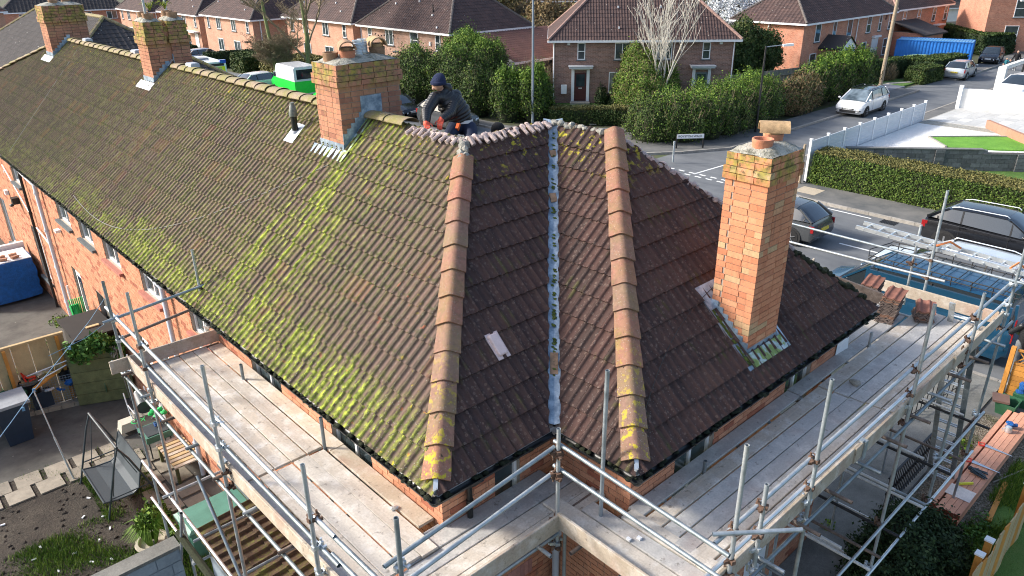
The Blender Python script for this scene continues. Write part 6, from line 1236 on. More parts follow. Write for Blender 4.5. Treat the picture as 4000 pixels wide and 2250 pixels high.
pole_thing('street_lamp', 'black street lamp with white head in front of the shaggy hedge', 'street lamp', (37.4, 17.75, 0), (37.4, 17.75, 5.0), .07, .05, 'black_iron', lh((37.4, 17.75), (38.1, 17.1), 4.95))
pole_thing('street_lamp', 'dark street lamp beside the walking pair', 'street lamp', (71.6, 13.2, 0), (71.9, 13.1, 6.0), .08, .06, 'black_iron', lh((71.9, 13.1), (71.2, 13.9), 5.9))
pole_thing('small_post', 'short pale post standing on the pavement by the road mouth', 'post', (28.4, 17.2, 0), (28.4, 17.2, 1.1), .05, .05, 'galv'); pole_thing('small_post', 'pale wooden post at the end of the long hedge', 'post', (29.2, 10.6, 0), (29.2, 10.6, 1.9), .07, .06, 'pole_wood')
for i, (x, y) in enumerate(((18.5, 100), (6.4, 70))): pole_thing('telegraph_pole', ('thin pole left of the far chimney', 'mossy thin pole at the far top left')[i], 'pole', (x if i else 7.9, y if i else 66, -.5), ((x if i else 7.6), (y if i else 66), 9), .1, .08, 'pole_green')
# street name sign
sg = thing('street_sign', 'white street name sign reading ROYSTON WALK on two short black legs', 'sign', (31.3, 18.2, .06), R(-40))
mb = MB(); mb.T = root_of(sg).matrix_basis; mb.box(-.75, .75, -.02, .02, .55, .78); part('plate', mb, MATS['upvc'], sg); mb = MB(); mb.T = root_of(sg).matrix_basis; mb.box(-.78, -.70, .0, .06, 0, .8); mb.box(.70, .78, .0, .06, 0, .8); part('leg', mb, MATS['black_iron'], sg)
def text(name, s_, size, M, mat, parent, ext=.002):
    c = bpy.data.curves.new(name, 'FONT'); c.body = s_; c.size = size; c.align_x = 'CENTER'; c.align_y = 'CENTER'; c.extrude = ext; o = bpy.data.objects.new(name, c); COL.objects.link(o)
    dg = bpy.context.evaluated_depsgraph_get(); dg.update(); me = bpy.data.meshes.new_from_object(o.evaluated_get(dg)); me.name = name; bpy.data.objects.remove(o); me.materials.clear(); me.materials.append(MATS[mat]); o = bpy.data.objects.new(name, me); COL.objects.link(o); o.parent = parent; o.matrix_basis = root_of(parent).matrix_basis.inverted() @ M; return o
text('lettering', 'ROYSTON WALK', .17, root_of(sg).matrix_basis @ Matrix.Translation((-.02, -.024, .665)) @ Matrix.Rotation(H2, 4, 'X'), 'black_iron', sg)
# panel fence by the orange house
f2 = thing('timber_fence', 'weathered grey timber panel fence beside the brown hedge', 'fence', (54, 23, 0)); simple('fence_grey', (.27, .25, .21), .95, .3, 8, rv=.2)
a0, a1 = Vector((46.2, 25.2, 0)), Vector((58.5, 22.2, 0)); n = 60
for i in range(n):
    p = a0.lerp(a1, i / n); q = a0.lerp(a1, (i + .94) / n); mb = MB(); mb.beam(p + Vector((0, 0, .85)), q + Vector((0, 0, .85)), .02, 1.7, random.random()); part('paling', mb, MATS['fence_grey'], f2)
for z in (.5, 1.3): mb = MB(); o_ = Vector((-.2, -.6, 0)).normalized() * .06; mb.beam(a0 + o_ + Vector((0, 0, z)), a1 + o_ + Vector((0, 0, z)), .05, .08); part('rail', mb, MATS['fence_grey'], f2)
# blue shipping container
simple('container_blue', (.02, .17, .55), .5, .12, 2); simple('container_blue_dark', (.015, .11, .40), .55, .1, 2)
ct_ = thing('shipping_container', 'bright blue corrugated shipping container on the driveway behind the hedge', 'container', (74.4, 18.2, 0), R(14.)); T = root_of(ct_).matrix_basis
mb = MB(); mb.T = T; Lc, Wc, Hc = 6.3, 2.6, 2.05
n = 26
def corr(p0, p1, nrm):
    p0 = Vector(p0); p1 = Vector(p1); nrm = Vector(nrm); L = (p1 - p0).length; k = int(L / .27); pts = []
    for i in range(k):
        for f, o in ((0, 0), (.35, 0), (.5, -.04), (.85, -.04)): pts.append(p0 + (p1 - p0) * ((i + f) / k) + nrm * o)
    pts.append(p1); m = len(pts); mb.add(pts + [p + Vector((0, 0, Hc)) for p in pts], [(i, i + 1, m + i + 1, m + i) for i in range(m - 1)])
corr((0, Lc, .1), (0, 0, .1), (-1, 0, 0)); corr((0, 0, .1), (Wc, 0, .1), (0, -1, 0)); corr((Wc, 0, .1), (Wc, Lc, .1), (1, 0, 0)); mb.box(0, Wc, Lc - .05, Lc, .1, Hc + .1)
part('corrugated_wall', mb, MATS['container_blue'], ct_); mb = MB(); mb.T = T
for x in (-.03, Wc - .03):
    mb.box(x, x + .07, -.03, Lc, Hc + .08, Hc + .15); mb.box(x, x + .07, -.03, .05, .05, Hc + .15); mb.box(x, x + .07, -.03, Lc, .0, .12)
part('frame', mb, MATS['container_blue'], ct_); mb = MB(); mb.T = T
for i in range(26): mb.box(.04, Wc - .04, i * Lc / 26 + .02, (i + .62) * Lc / 26, Hc + .09, Hc + .135)
mb.box(.04, Wc - .04, 0, Lc, Hc + .06, Hc + .1); simple('container_top', (.10, .32, .55), .5, .25, 3); part('roof', mb, MATS['container_top'], ct_)
# wheelie bin by the red door, bin by porch
mb = MB(); mb.loft([[(38.0 - a, 32.0 - b, z) for a, b in ((-r_, -r_), (r_, -r_), (r_, r_), (-r_, r_))] for r_, z in ((.2, 0), (.27, .95))]); mb.box(37.7, 38.3, 31.7, 32.3, .95, 1.05); one('wheelie_bin', mb, MATS['gutter_black'], 'black wheelie bin standing beside the dark red door', 'bin', (38., 32., 0))
mb = MB()
for i in range(26): x, y = 37.6 + random.uniform(-1.4, .9), 27.6 + random.uniform(-.9, .9); mb.box(x, x + random.uniform(.08, .3), y, y + random.uniform(.06, .2), .03, .1)
tag(part('rubble_pile', mb, MATS['kerb'], kind='stuff'), 'scattered pale rubble on the grass before the facing house', 'rubble')

# ------------------------------------------------------------------ vehicles
def paint(name, col, rough=.22, metal=0.): s = NT(name); n = s.noise(3., 2); k = s.ramp(n, .3, .7, .93, 1.05); s.done(s.mix(1., col, s.comb(k, k, k), 'MULTIPLY'), rough, None, metal=metal, coat=.6)
paint('paint_white', (.78, .79, .8)); paint('paint_black', (.012, .013, .016)); paint('paint_silver', (.42, .46, .50), .3, .5); paint('paint_blue', (.012, .075, .15), .25, .35); paint('paint_lime', (.02, .75, .06)); paint('paint_grey', (.06, .065, .07)); paint('paint_green', (.42, .62, .22)); paint('paint_pearl', (.62, .66, .7), .25, .3); paint('paint_yellow', (.75, .8, .02)); paint('paint_cobalt', (.01, .05, .5))
s = NT('car_glass'); s.done((.02, .028, .035), .04, spec=1., coat=.5); s = NT('car_glass_light'); n = s.noise(1.3, 2); s.done(s.cramp(n, [(.35, (.05, .07, .08)), (.65, (.22, .28, .32))]), .05, spec=1.)
simple('tyre', (.014, .014, .015), .9, .2, 20); simple('rim', (.34, .35, .37), .35, .1, 20, metal=.6); simple('lamp_clear', (.6, .64, .68), .15, .1, 10); simple('lamp_red', (.28, .008, .01), .2, .1, 10); simple('trim_black', (.016, .016, .017), .6, .1); simple('plate_white', (.75, .76, .74), .5, .05); simple('plate_yellow', (.72, .56, .06), .5, .05); simple('lamp_amber', (.7, .28, .02), .3, .1)
def car(name, label, loc, hd, L, W, prof, belt, roof, mat, roofmat=None, glass='car_glass', wr=.32, plate='', rear_vis=False, rails=False, pill=.03, group=None, cat='car', doors=(.12, -.22), tw=.74, black_pillars=False, wheel_x=(.31, -.31), hub='rim'):
    """prof: [(x/L, bonnet or deck height, half width factor)] front to rear; belt: [(x/L, z)] lower edge of the glass; roof: [(x/L, z)] screen base, roof front, roof rear, tail base"""
    t = thing(name, label, cat, loc, R(hd), group=group); T = root_of(t).matrix_basis; hw = W / 2
    def itp(tab, x):
        tab = sorted(tab)
        if x <= tab[0][0]: return tab[0][1]
        for a, b in zip(tab[:-1], tab[1:]):
            if x <= b[0]: return a[1] + (b[1] - a[1]) * (x - a[0]) / (b[0] - a[0] + 1e-9)
        return tab[-1][1]
    zt_ = [(x, z) for x, z, _ in prof]; wf_ = [(x, f) for x, _, f in prof]; b = MB(); b.T = T; rings = []
    for x in sorted({p_[0] for p_ in prof} | {-.46, -.4, -.3, -.2, -.1, 0, .1, .2, .3, .4, .46}):
        z, f = itp(zt_, x), itp(wf_, x); w_ = hw * f; end = abs(x) > .47; zl = .34 if end else .2
        rings.append([(x * L, s_ * y, zz) for s_, seq in ((1, 0), (-1, 1)) for y, zz in (lambda q: q if not seq else q[::-1])([(w_ * .45, z), (w_ * .82, z - .015), (w_ * .95, z - .08), (w_ * 1.0, z - .22), (w_ * 1.0, .48), (w_ * .96, zl + .08), (w_ * .8, zl)])])
    b.loft(rings); part('body', b, MATS[mat], t, smooth=32)
    # glasshouse
    (x0, z0), (x1, z1), (x2, z2), (x3, z3) = roof; g_ = MB(); g_.T = T; xs = np.linspace(x3, x0, 15); gr = []; rr = []
    for x in xs:
        zr = itp([(x0, z0), (x1, z1), ((x1 + x2) / 2, max(z1, z2) + .02), (x2, z2), (x3, z3)], x); zb = min(itp(belt, x), zr) - .03; k = min(1, max(0, (zr - zb) / (z1 - zb + 1e-6))); wb = hw * .93 * itp(wf_, x); wt_ = wb + (hw * tw - wb) * k
        gr.append([(x * L, wt_ * .55, zr), (x * L, wt_ * .9, zr - .03), (x * L, wt_, zr - .07), (x * L, wb, zb), (x * L, -wb, zb), (x * L, -wt_, zr - .07), (x * L, -wt_ * .9, zr - .03), (x * L, -wt_ * .55, zr)])
        if x2 - .012 <= x <= x1 + .012 or min(abs(x - x1), abs(x - x2)) < .02: rr.append([(x * L, wt_ * .5, zr + .012), (x * L, wt_ * .88, zr - .012), (x * L, wt_ * 1.0, zr - .055), (x * L, wt_ * .97, zr - .08), (x * L, -wt_ * .97, zr - .08), (x * L, -wt_ * 1.0, zr - .055), (x * L, -wt_ * .88, zr - .012), (x * L, -wt_ * .5, zr + .012)])
    g_.loft(gr); part('windows', g_, MATS[glass], t, smooth=28)
    r_ = MB(); r_.T = T; r_.loft(rr); part('roof_panel', r_, MATS[roofmat or mat], t, smooth=35)
    pl = MB(); pl.T = T
    def side(x, top):
        zr = itp([(x0, z0), (x1, z1), (x2, z2), (x3, z3)], x); zb = itp(belt, x); wb = hw * .93 * itp(wf_, x); return (x * L, (hw * tw if top else wb) , (zr - .06 if top else zb - .02))
    for s_ in (1, -1):
        fl = lambda p_: Vector((p_[0], p_[1] * s_ + .004 * s_, p_[2]))
        pl.beam(fl((x0 * L, hw * .90, itp(belt, x0) - .02)), fl((x1 * L, hw * tw, z1 - .05)), .05, .05); pl.beam(fl((x3 * L, hw * .88, itp(belt, x3) - .03)), fl((x2 * L, hw * tw, z2 - .05)), .07, .07)
    part('pillar', pl, MATS[mat], t); pl = MB(); pl.T = T
    for s_ in (1, -1):
        for dx in doors + ((x2 + x3) / 2 + .01,): a, c = side(dx, False), side(dx, True); pl.beam(Vector((a[0], (a[1] + .004) * s_, a[2])), Vector((c[0] - .03, (c[1] + .006) * s_, c[2] + .0)), .05, .03)
        for dx in doors: pl.box(dx * L - .006, dx * L + .006, s_ * hw * 1.0 - .006, s_ * hw * 1.0 + .004, .35, itp(belt, dx) - .03)
        pl.box(-.3 * L, .32 * L, s_ * hw * .985 - .012, s_ * hw * .985 + .012, .2, .3)
    part('trim', pl, MATS['trim_black'], t)
    if rails:
        q = MB(); q.T = T
        for s_ in (1, -1): q.path([(x1 * L * .9, s_ * hw * tw * .93, z1 + .0), (x1 * L * .7, s_ * hw * tw * .95, z1 + .06), (x2 * L * .8, s_ * hw * tw * .95, z2 + .06), (x2 * L * .95, s_ * hw * tw * .93, z2 - .0)], .018, 6)
        part('roof_rail', q, MATS['galv_bright' if rails == 2 else 'trim_black'], t)
    for wx in wheel_x:
        for s_ in (1, -1):
            q = MB(); q.T = T; cy = s_ * (hw - .10)
            def ringx(r, y, n=18): return [(wx * L + r * math.cos(2 * math.pi * j / n), y, wr + r * math.sin(2 * math.pi * j / n)) for j in range(n)]
            q.loft([ringx(wr + .075, cy - .1 * s_), ringx(wr + .075, s_ * (hw + .001))]); part('wheel_arch', q, MATS['trim_black'], t, smooth=40)
            q = MB(); q.T = T; q.loft([ringx(wr * .6, cy - s_ * .1), ringx(wr * .97, cy - s_ * .1), ringx(wr, cy - s_ * .06), ringx(wr, cy + s_ * .09), ringx(wr * .95, cy + s_ * .115), ringx(wr * .68, cy + s_ * .112)]); w_o = part('tyre', q, MATS['tyre'], t, smooth=40)
            q = MB(); q.T = T; q.loft([ringx(wr * .68, cy + s_ * .10), ringx(wr * .62, cy + s_ * .108), ringx(wr * .58, cy + s_ * .09)]); 
            for k in range(5):
                a = 2 * math.pi * k / 5 + .3; q.beam((wx * L, cy + s_ * .105, wr), (wx * L + wr * .62 * math.cos(a), cy + s_ * .108, wr + wr * .62 * math.sin(a)), .06, .02)
            part('rim', q, MATS[hub], w_o, smooth=30)
    fz, rz_ = itp(zt_, .47), itp(zt_, -.47)
    for s_ in (1, -1):
        q = MB(); q.T = T; q.loft([[(L * .455, s_ * hw * .96, fz - .10), (L * .455, s_ * hw * .96, fz - .22), (L * .40, s_ * hw * 1.005, fz - .2), (L * .40, s_ * hw * 1.003, fz - .12)], [(L * .505, s_ * hw * .5, fz - .2), (L * .505, s_ * hw * .5, fz - .30), (L * .49, s_ * hw * .86, fz - .30), (L * .48, s_ * hw * .88, fz - .16)]]); part('headlight', q, MATS['lamp_clear'], t)
        q = MB(); q.T = T; q.box(-L * .496, -L * .455, s_ * hw * .955 - .07 * (s_ > 0), s_ * hw * .955 + .07 * (s_ < 0), rz_ - .34, rz_ - .1); part('tail_light', q, MATS['lamp_red'], t)
        q = MB(); q.T = T; q.blob((x0 * L - .28, s_ * (hw + .09), itp(belt, x0) + .08), .07, .1, .07, 8, 6); part('mirror', q, MATS[mat], t, smooth=60)
    q = MB(); q.T = T; q.box(L * .49, L * .507, -hw * .55, hw * .55, .30, .45); q.box(L * .485, L * .506, -hw * .42, hw * .42, fz - .26, fz - .2); part('grille', q, MATS['trim_black'], t)
    q = MB(); q.T = T; q.box(L * .495, L * .512, -.26, .26, .47, .58); part('plate', q, MATS['plate_white'], t); q = MB(); q.T = T; q.box(-L * .512, -L * .495, -.26, .26, rz_ - .38, rz_ - .27); part('rear_plate', q, MATS['plate_yellow'], t)
    if plate:
        text('lettering', plate, .11, T @ Matrix.Translation((L * .513, 0, .525)) @ Matrix.Rotation(H2, 4, 'Z') @ Matrix.Rotation(H2, 4, 'X'), 'trim_black', t); text('rear_lettering', plate, .11, T @ Matrix.Translation((-L * .513, 0, rz_ - .325)) @ Matrix.Rotation(-H2, 4, 'Z') @ Matrix.Rotation(H2, 4, 'X'), 'trim_black', t)
    q = MB(); q.T = T
    for s_ in (1, -1):
        for dx in doors: q.box(dx * L + .05, dx * L + .2, s_ * hw * 1.0 - .005, s_ * hw * 1.0 + .02, itp(belt, dx) - .16, itp(belt, dx) - .13)
    part('door_handle', q, MATS[mat], t); return t, T
HATCH = dict(prof=[(.5, .56, .84), (.47, .72, .93), (.30, .93, .99), (.1, .98, 1.), (-.3, 1.0, 1.), (-.47, .98, .96), (-.5, .74, .88)], belt=[(.3, .93), (-.45, 1.03)], roof=[(.29, .95), (.10, 1.44), (-.34, 1.42), (-.47, 1.02)])
MPV = dict(prof=[(.5, .6, .82), (.46, .82, .94), (.33, 1.02, .99), (.1, 1.06, 1.), (-.35, 1.1, 1.), (-.48, 1.08, .95), (-.5, .8, .88)], belt=[(.35, .98), (-.46, 1.12)], roof=[(.36, 1.0), (.12, 1.56), (-.38, 1.58), (-.485, 1.12)])
SUV = dict(prof=[(.5, .66, .84), (.47, .92, .94), (.30, 1.08, .99), (.1, 1.1, 1.), (-.35, 1.14, 1.), (-.48, 1.1, .95), (-.5, .84, .88)], belt=[(.3, 1.08), (-.46, 1.2)], roof=[(.28, 1.09), (.09, 1.62), (-.33, 1.6), (-.47, 1.18)])
EST = dict(prof=[(.5, .56, .84), (.47, .76, .94), (.28, .96, .99), (.1, .99, 1.), (-.35, 1.02, 1.), (-.48, 1.0, .96), (-.5, .76, .88)], belt=[(.28, .95), (-.46, 1.05)], roof=[(.26, .97), (.08, 1.46), (-.37, 1.45), (-.485, 1.04)])
VANP = dict(prof=[(.5, .7, .84), (.47, .98, .93), (.36, 1.16, .98), (.2, 1.24, 1.), (-.48, 1.24, 1.), (-.5, 1.22, .96)], belt=[(.36, 1.15), (-.49, 1.24)], roof=[(.37, 1.17), (.20, 1.90), (-.485, 1.92), (-.497, 1.24)])
mp, Tm = car('people_carrier', 'white people carrier with black glass roof parked facing us by the wild hedge', (48.25, 16.25, -.05), 182, 4.6, 1.85, mat='paint_white', roofmat='car_glass', glass='car_glass_light', rails=1, plate='WR16 UFJ', **MPV)
car('hatchback', 'silver hatchback parked with its back to us below the container', (68.3, 16.85, -.05), 4, 4.0, 1.68, mat='paint_silver', roofmat='paint_silver', plate='EX55 ABG', hub='galv_bright', **HATCH)
car('small_car', 'small black hatchback parked nose towards us right of the container', (79.4, 17.9, 0), 188, 3.7, 1.64, mat='paint_black', hub='galv_bright', **HATCH)
car('green_car', 'pale green car whose roof shows behind the dark hedge', (69.2, 20.3, 0), -28, 4.2, 1.7, mat='paint_green', **HATCH)
car('white_car', 'white car at the right edge behind the white garden wall', (55.5, 9.0, .92), 172, 4.5, 1.8, mat='paint_white', **HATCH)
car('black_estate_car', 'large black off-road estate car parked by the far kerb', (25.95, 1.45, -.05), -90, 4.6, 1.86, mat='paint_black', wr=.36, rails=2, **SUV)
car('silver_estate_car', 'pale silver estate car between the black car and the blue van', (21.7, 1.45, -.05), 90, 4.65, 1.84, mat='paint_pearl', rails=2, **EST)
car('dark_car', 'dark car mostly hidden behind the tall orange chimney', (22.6, 8.4, -.05), 90, 4.4, 1.78, mat='paint_grey', **HATCH)
car('black_car', 'black car with chrome grille just right of the green van', (25.55, 38.3, -.05), -90, 4.5, 1.8, mat='paint_black', plate='BU65 DNX', **HATCH)
car('grey_car', 'dark grey car with silver roof rails behind the kneeling roofer', (25.75, 32.7, -.05), -90, 4.4, 1.82, mat='paint_grey', roofmat='paint_pearl', wr=.34, rails=2, **SUV)
car('parked_car', 'silver car parked between the far hedges and peach houses', (29.0, 79.2, -.45), 4, 4.3, 1.75, mat='paint_silver', **HATCH)
car('parked_car', 'white car parked beyond the mossy ridge behind the bare tree', (23.9, 54.6, 0), 8, 4.3, 1.75, mat='paint_white', **HATCH)
car('parked_car', 'small pale car on the street at far top left', (19.6, 112, -1.2), 90, 4.2, 1.7, mat='paint_silver', **HATCH)
vn, Tv = car('panel_van', 'metallic blue panel van with black roof rack parked beside the scaffold', (18.02, 1.25, -.05), 90, 5.4, 1.96, mat='paint_blue', roofmat='paint_blue', cat='van', wr=.35, doors=(.17, -.1), tw=.86, **VANP)
q = MB(); q.T = Tv
for s_ in (1, -1): q.box(-2.55, 1.15, s_ * .905 - .05, s_ * .905 + .03, 1.16, 1.78); q.box(-2.6, 1.3, s_ * .985 - .012, s_ * .985 + .01, .62, .67)
part('side_panel', q, MATS['paint_blue'], vn, smooth=30)
q = MB(); q.T = Tv
for s_ in (1, -1):
    for z in (2.02, 2.14): q.tube((-2.6, s_ * .80, z), (1.2, s_ * .80, z), .016, 6)
    for i in range(8): q.tube((-2.5 + i * .5, s_ * .80, 1.88), (-2.5 + i * .5, s_ * .80, 2.14), .013, 6)
for i in range(11): q.tube((-2.6 + i * .38, -.8, 2.03), (-2.6 + i * .38, .8, 2.03), .014, 6)
q.tube((1.2, -.8, 2.1), (1.5, .0, 2.02), .014, 6); q.tube((1.2, .8, 2.1), (1.5, .0, 2.02), .014, 6); part('roof_rack', q, MATS['trim_black'], vn, smooth=40)
q = MB(); q.T = Tv; q.box(-2.72, -2.69, -.95, -.86, .85, 1.5); q.box(-2.72, -2.69, .86, .95, .85, 1.5); part('rear_lamp', q, MATS['lamp_red'], vn)
# aluminium ladder tied along the scaffold's outer rail
ld = thing('ladder', 'long pale aluminium ladder tied along the end guard rail over the road', 'ladder', (10.6, 1.0, EZ + .1)); q = MB()
for dz in (0, .0):
    pass
for dx in (.0, .34): q.beam((10.58 + dx, .35 - 0 * dx, EZ + .28), (10.62 + dx, -2.95, EZ + .14), .03, .075)
part('stile', q, MATS['galv_bright'], ld); q = MB()
for i in range(14): y = .2 - i * .235; q.tube((10.56, y, EZ + .27 - i * .0105), (10.95, y, EZ + .27 - i * .0105), .016, 6)
part('rung', q, MATS['galv_bright'], ld, kind='stuff'); simple('strap_orange', (.8, .25, .08), .7, .1)
q = MB(); q.path([(10.5, -1.15, EZ + .32), (10.7, -1.3, EZ + .38), (10.98, -1.45, EZ + .2)], .02, 5); q.path([(10.5, -2.35, EZ + .24), (10.75, -2.4, EZ + .28), (10.98, -2.5, EZ + .1)], .02, 5); part('strap', q, MATS['strap_orange'], ld)
# box vans and ambulance behind the ridge
def boxvan(name, label, cat, loc, hd, L, W, H, mat, mats2, cabL=1.8, stripe=None, rearfn=None):
    t = thing(name, label, cat, loc, R(hd)); T = root_of(t).matrix_basis; hw = W / 2; b = MB(); b.T = T
    sec = lambda x, w_, z0, z1, c=.12: [(x, -w_, z0), (x, -w_, z1 - c), (x, -w_ + c, z1), (x, w_ - c, z1), (x, w_, z1 - c), (x, w_, z0)]
    b.loft([sec(-L / 2, hw, .35, H), sec(L / 2 - cabL, hw, .35, H), sec(L / 2 - cabL + .3, hw * .96, .35, H - .25)]); part('box_body', b, MATS[mat], t, smooth=30)
    b = MB(); b.T = T; b.loft([sec(L / 2 - cabL, hw * .95, .3, H - .4), sec(L / 2 - cabL * .75, hw * .95, .3, H - .45), sec(L / 2 - cabL * .42, hw * .93, .3, 1.35), sec(L / 2 - .1, hw * .88, .3, 1.1), sec(L / 2, hw * .8, .35, .8)]); part('cab', b, MATS[mats2], t, smooth=30)
    b = MB(); b.T = T; b.beam((L / 2 - cabL * .40, 0, 1.42), (L / 2 - cabL * .72, 0, H - .52), W * .82, .03); b.box(L / 2 - cabL * .95, L / 2 - cabL * .55, -hw * .96, hw * .96, 1.35, H - .65); part('cab_window', b, MATS['car_glass'], t)
    for wx in (L * .32, -L * .28):
        for s_ in (1, -1):
            q = MB(); q.T = T; q.tube((wx, s_ * (hw - .22), .36), (wx, s_ * (hw + .005), .36), .36, 16); part('wheel', q, MATS['tyre'], t, smooth=40)
    if stripe: stripe(t, T, L, hw, H)
    return t, T
simple('lime_sign', (.02, .72, .06), .4, .1)
def st1(t, T, L, hw, H):
    q = MB(); q.T = T
    for k in range(8): 
        for j in range(2): (q.box(-L / 2 + .6 * k, -L / 2 + .6 * k + .6, -hw - .006, -hw, .6 + .45 * j, 1.05 + .45 * j), q.box(-L / 2 + .6 * k, -L / 2 + .6 * k + .6, hw, hw + .006, .6 + .45 * j, 1.05 + .45 * j)) if (k + j) % 2 else None
    part('chequer_band', q, MATS['paint_yellow'], t); q = MB(); q.T = T; q.box(-L / 2 - .012, -L / 2, -hw * .9, hw * .9, .5, H - .35); part('rear_door', q, MATS['paint_yellow'], t)
    for i in range(5):
        q = MB(); q.T = T
        for s_ in (1, -1): q.beam((-L / 2 - .014, s_ * (.05 + .0), .75 + .3 * i + .12), (-L / 2 - .014, s_ * hw * .85, .75 + .3 * i - .22), .012, .12)
        part('chevron', q, MATS['lamp_red'], t)
    q = MB(); q.T = T; q.box(-L / 2 - .05, -L / 2 + .25, -hw, -hw * .6, H - .12, H + .12); q.box(-L / 2 - .05, -L / 2 + .25, hw * .6, hw, H - .12, H + .12); part('beacon', q, MATS['paint_cobalt'], t); q = MB(); q.T = T; q.box(-L / 2 - .03, -L / 2, -hw * .85, hw * .85, H - .3, H - .12); part('lamp_bar', q, MATS['trim_black'], t)
    q = MB(); q.T = T; q.box(-1.2, -.4, -.5, .5, H, H + .12); part('roof_hatch', q, MATS['render_grey'], t); text('lettering', 'AMBULANCE', .26, T @ Matrix.Translation((-L / 2 - .02, 0, H - .5)) @ Matrix.Rotation(-H2, 4, 'Z') @ Matrix.Rotation(H2, 4, 'X'), 'paint_cobalt', t)
boxvan('ambulance', 'yellow and white ambulance seen over the mossy ridge, blue roof beacons', 'ambulance', (19.5, 56.2, 0), 86, 6.4, 2.2, 2.75, 'paint_white', 'paint_white', stripe=st1)
def st2(t, T, L, hw, H): q = MB(); q.T = T; q.box(-L / 2 - .01, L / 2 - 1.2, -hw - .01, hw + .01, .45, 1.35); part('lime_panel', q, MATS['lime_sign'], t); q = MB(); q.T = T; q.box(-L / 2 - .012, -L / 2, -.8, .8, 1.5, 2.2); part('rear_window', q, MATS['car_glass'], t)
boxvan('white_green_van', 'white van with bright green lower panels behind the bare tree', 'van', (24.6, 50.6, 0), 85, 5.2, 2.0, 2.4, 'paint_white', 'paint_lime', stripe=st2)
def st3(t, T, L, hw, H): q = MB(); q.T = T; q.box(-L / 2 - .012, -L / 2, -.85, -.3, 1.35, 2.1); q.box(-L / 2 - .012, -L / 2, .3, .85, 1.35, 2.1); part('rear_window', q, MATS['car_glass'], t); q = MB(); q.T = T; q.tube((-L / 2 - .014, -.75, 1.0), (-L / 2, -.75, 1.0), .12, 14); part('badge', q, MATS['underfelt'], t)
boxvan('lime_van', 'vivid lime green van showing as a strip right of the broad chimney', 'van', (23.35, 41.2, 0), 90, 5.6, 2.0, 2.55, 'paint_lime', 'paint_lime', stripe=st3)
boxvan('white_truck', 'white box van on the street at the top left corner', 'van', (19.8, 119., -1.3), 88, 6.5, 2.3, 2.9, 'paint_white', 'paint_white')

# ------------------------------------------------------------------ rear gardens
s = NT('patio'); n1 = s.noise(1.1, 5, .7); n2 = s.noise(30, 3, .7); c = s.cramp(n1, [(.3, (.05, .05, .045)), (.45, (.085, .08, .07)), (.6, (.12, .115, .10)), (.75, (.07, .075, .05))]); v = s.voro(5.); c = s.mix(s.math('MULTIPLY', s.ramp(v, .12, .06), s.math('GREATER_THAN', s.voro(5., 'Color'), .6)), c, (.25, .24, .2)); s.done(c, .85, n2, .4, .006)
s = NT('soil'); n1 = s.noise(1.6, 4, .7); n2 = s.noise(22, 4, .75); s.done(s.cramp(s.math('ADD', s.math('MULTIPLY', n1, .45), s.math('MULTIPLY', n2, .55)), [(.32, (.022, .018, .014)), (.5, (.055, .045, .035)), (.62, (.10, .085, .065)), (.75, (.20, .17, .10))]), .98, n2, 1., .05)
s = NT('gravel'); v = s.voro(34., 'Color'); n2 = s.noise(2.2, 4, .7); X_ = s.sep(v); c = s.cramp(X_[0], [(.0, (.09, .075, .05)), (.5, (.19, .165, .12)), (1., (.32, .29, .23))]); c = s.mix(s.math('MULTIPLY', s.ramp(n2, .5, .62), .7), c, (.045, .06, .02)); s.done(c, .95, s.voro(34.), 1., .03)
s = NT('path_concrete'); n1 = s.noise(1.5, 5, .7); n2 = s.noise(45, 3, .7); s.done(s.cramp(s.math('ADD', s.math('MULTIPLY', n1, .6), s.math('MULTIPLY', n2, .4)), [(.35, (.10, .105, .095)), (.5, (.17, .17, .155)), (.65, (.24, .24, .22))]), .9, n2, .5, .006)
simple('slab', (.27, .24, .19), .9, .25, 5, rv=.15); simple('tarp_blue', (.012, .14, .48), .45, .35, 9, bs=1., bd=.05); simple('wood_beige', (.48, .36, .19), .85, .2, 5, rv=.1); simple('wood_green', (.11, .12, .05), .9, .35, 6, rv=.2); simple('wood_orange', (.55, .24, .045), .7, .2, 8, rv=.15); simple('wood_fresh', (.62, .30, .19), .75, .15, 10, rv=.15); simple('wood_end', (.25, .07, .04), .85, .2, 20); simple('shed_black', (.016, .014, .013), .8, .3, 5)
simple('box_green', (.08, .22, .17), .5, .2, 4); simple('bin_green', (.03, .12, .06), .5, .15); simple('bin_blue', (.02, .035, .06), .45, .2); simple('plastic_white', (.62, .58, .48), .5, .12); simple('plastic_red', (.75, .04, .02), .4, .1); simple('hose_yellow', (.55, .42, .16), .5, .1); simple('green_bright', (.02, .5, .12), .6, .2); simple('metal_dark', (.035, .05, .06), .45, .3, 12); simple('mesh_fabric', (.055, .07, .08), .7, .25, 60); simple('rope_blue', (.12, .28, .45), .7, .1); simple('steel_saw', (.6, .62, .64), .25, .1, 20, metal=.7); simple('plastic_yellow', (.75, .7, .05), .5, .1); simple('paper', (.75, .66, .6), .8, .15, 20); simple('wall_bluegrey', (.27, .32, .36), .9, .25, 3); simple('terracotta_pot', (.40, .36, .28), .85, .2, 12); simple('brown_plastic', (.16, .10, .08), .5, .1)
sheet('patio', [(-8, 11.35), (.28, 11.35), (.28, 14.9), (-8, 14.9)], 'patio', .012, .06); sheet('patio', [(-.6, 5.6), (.28, 5.6), (.28, 11.34), (-.6, 11.34)], 'patio', .010, .06); sheet('neighbour_patio', [(-9, 15.0), (.28, 15.0), (.28, 30), (-9, 30)], 'patio', .008, .06); sheet('soil', [(-8, -3), (-.62, -3), (-.62, 11.34), (-8, 11.34)], 'soil', .004, .06)
ps = MB(); slabs = part('slab_path', ps.box(-6, -.62, 10.4, 11.33, -.05, .008), MATS['soil'], kind='structure')
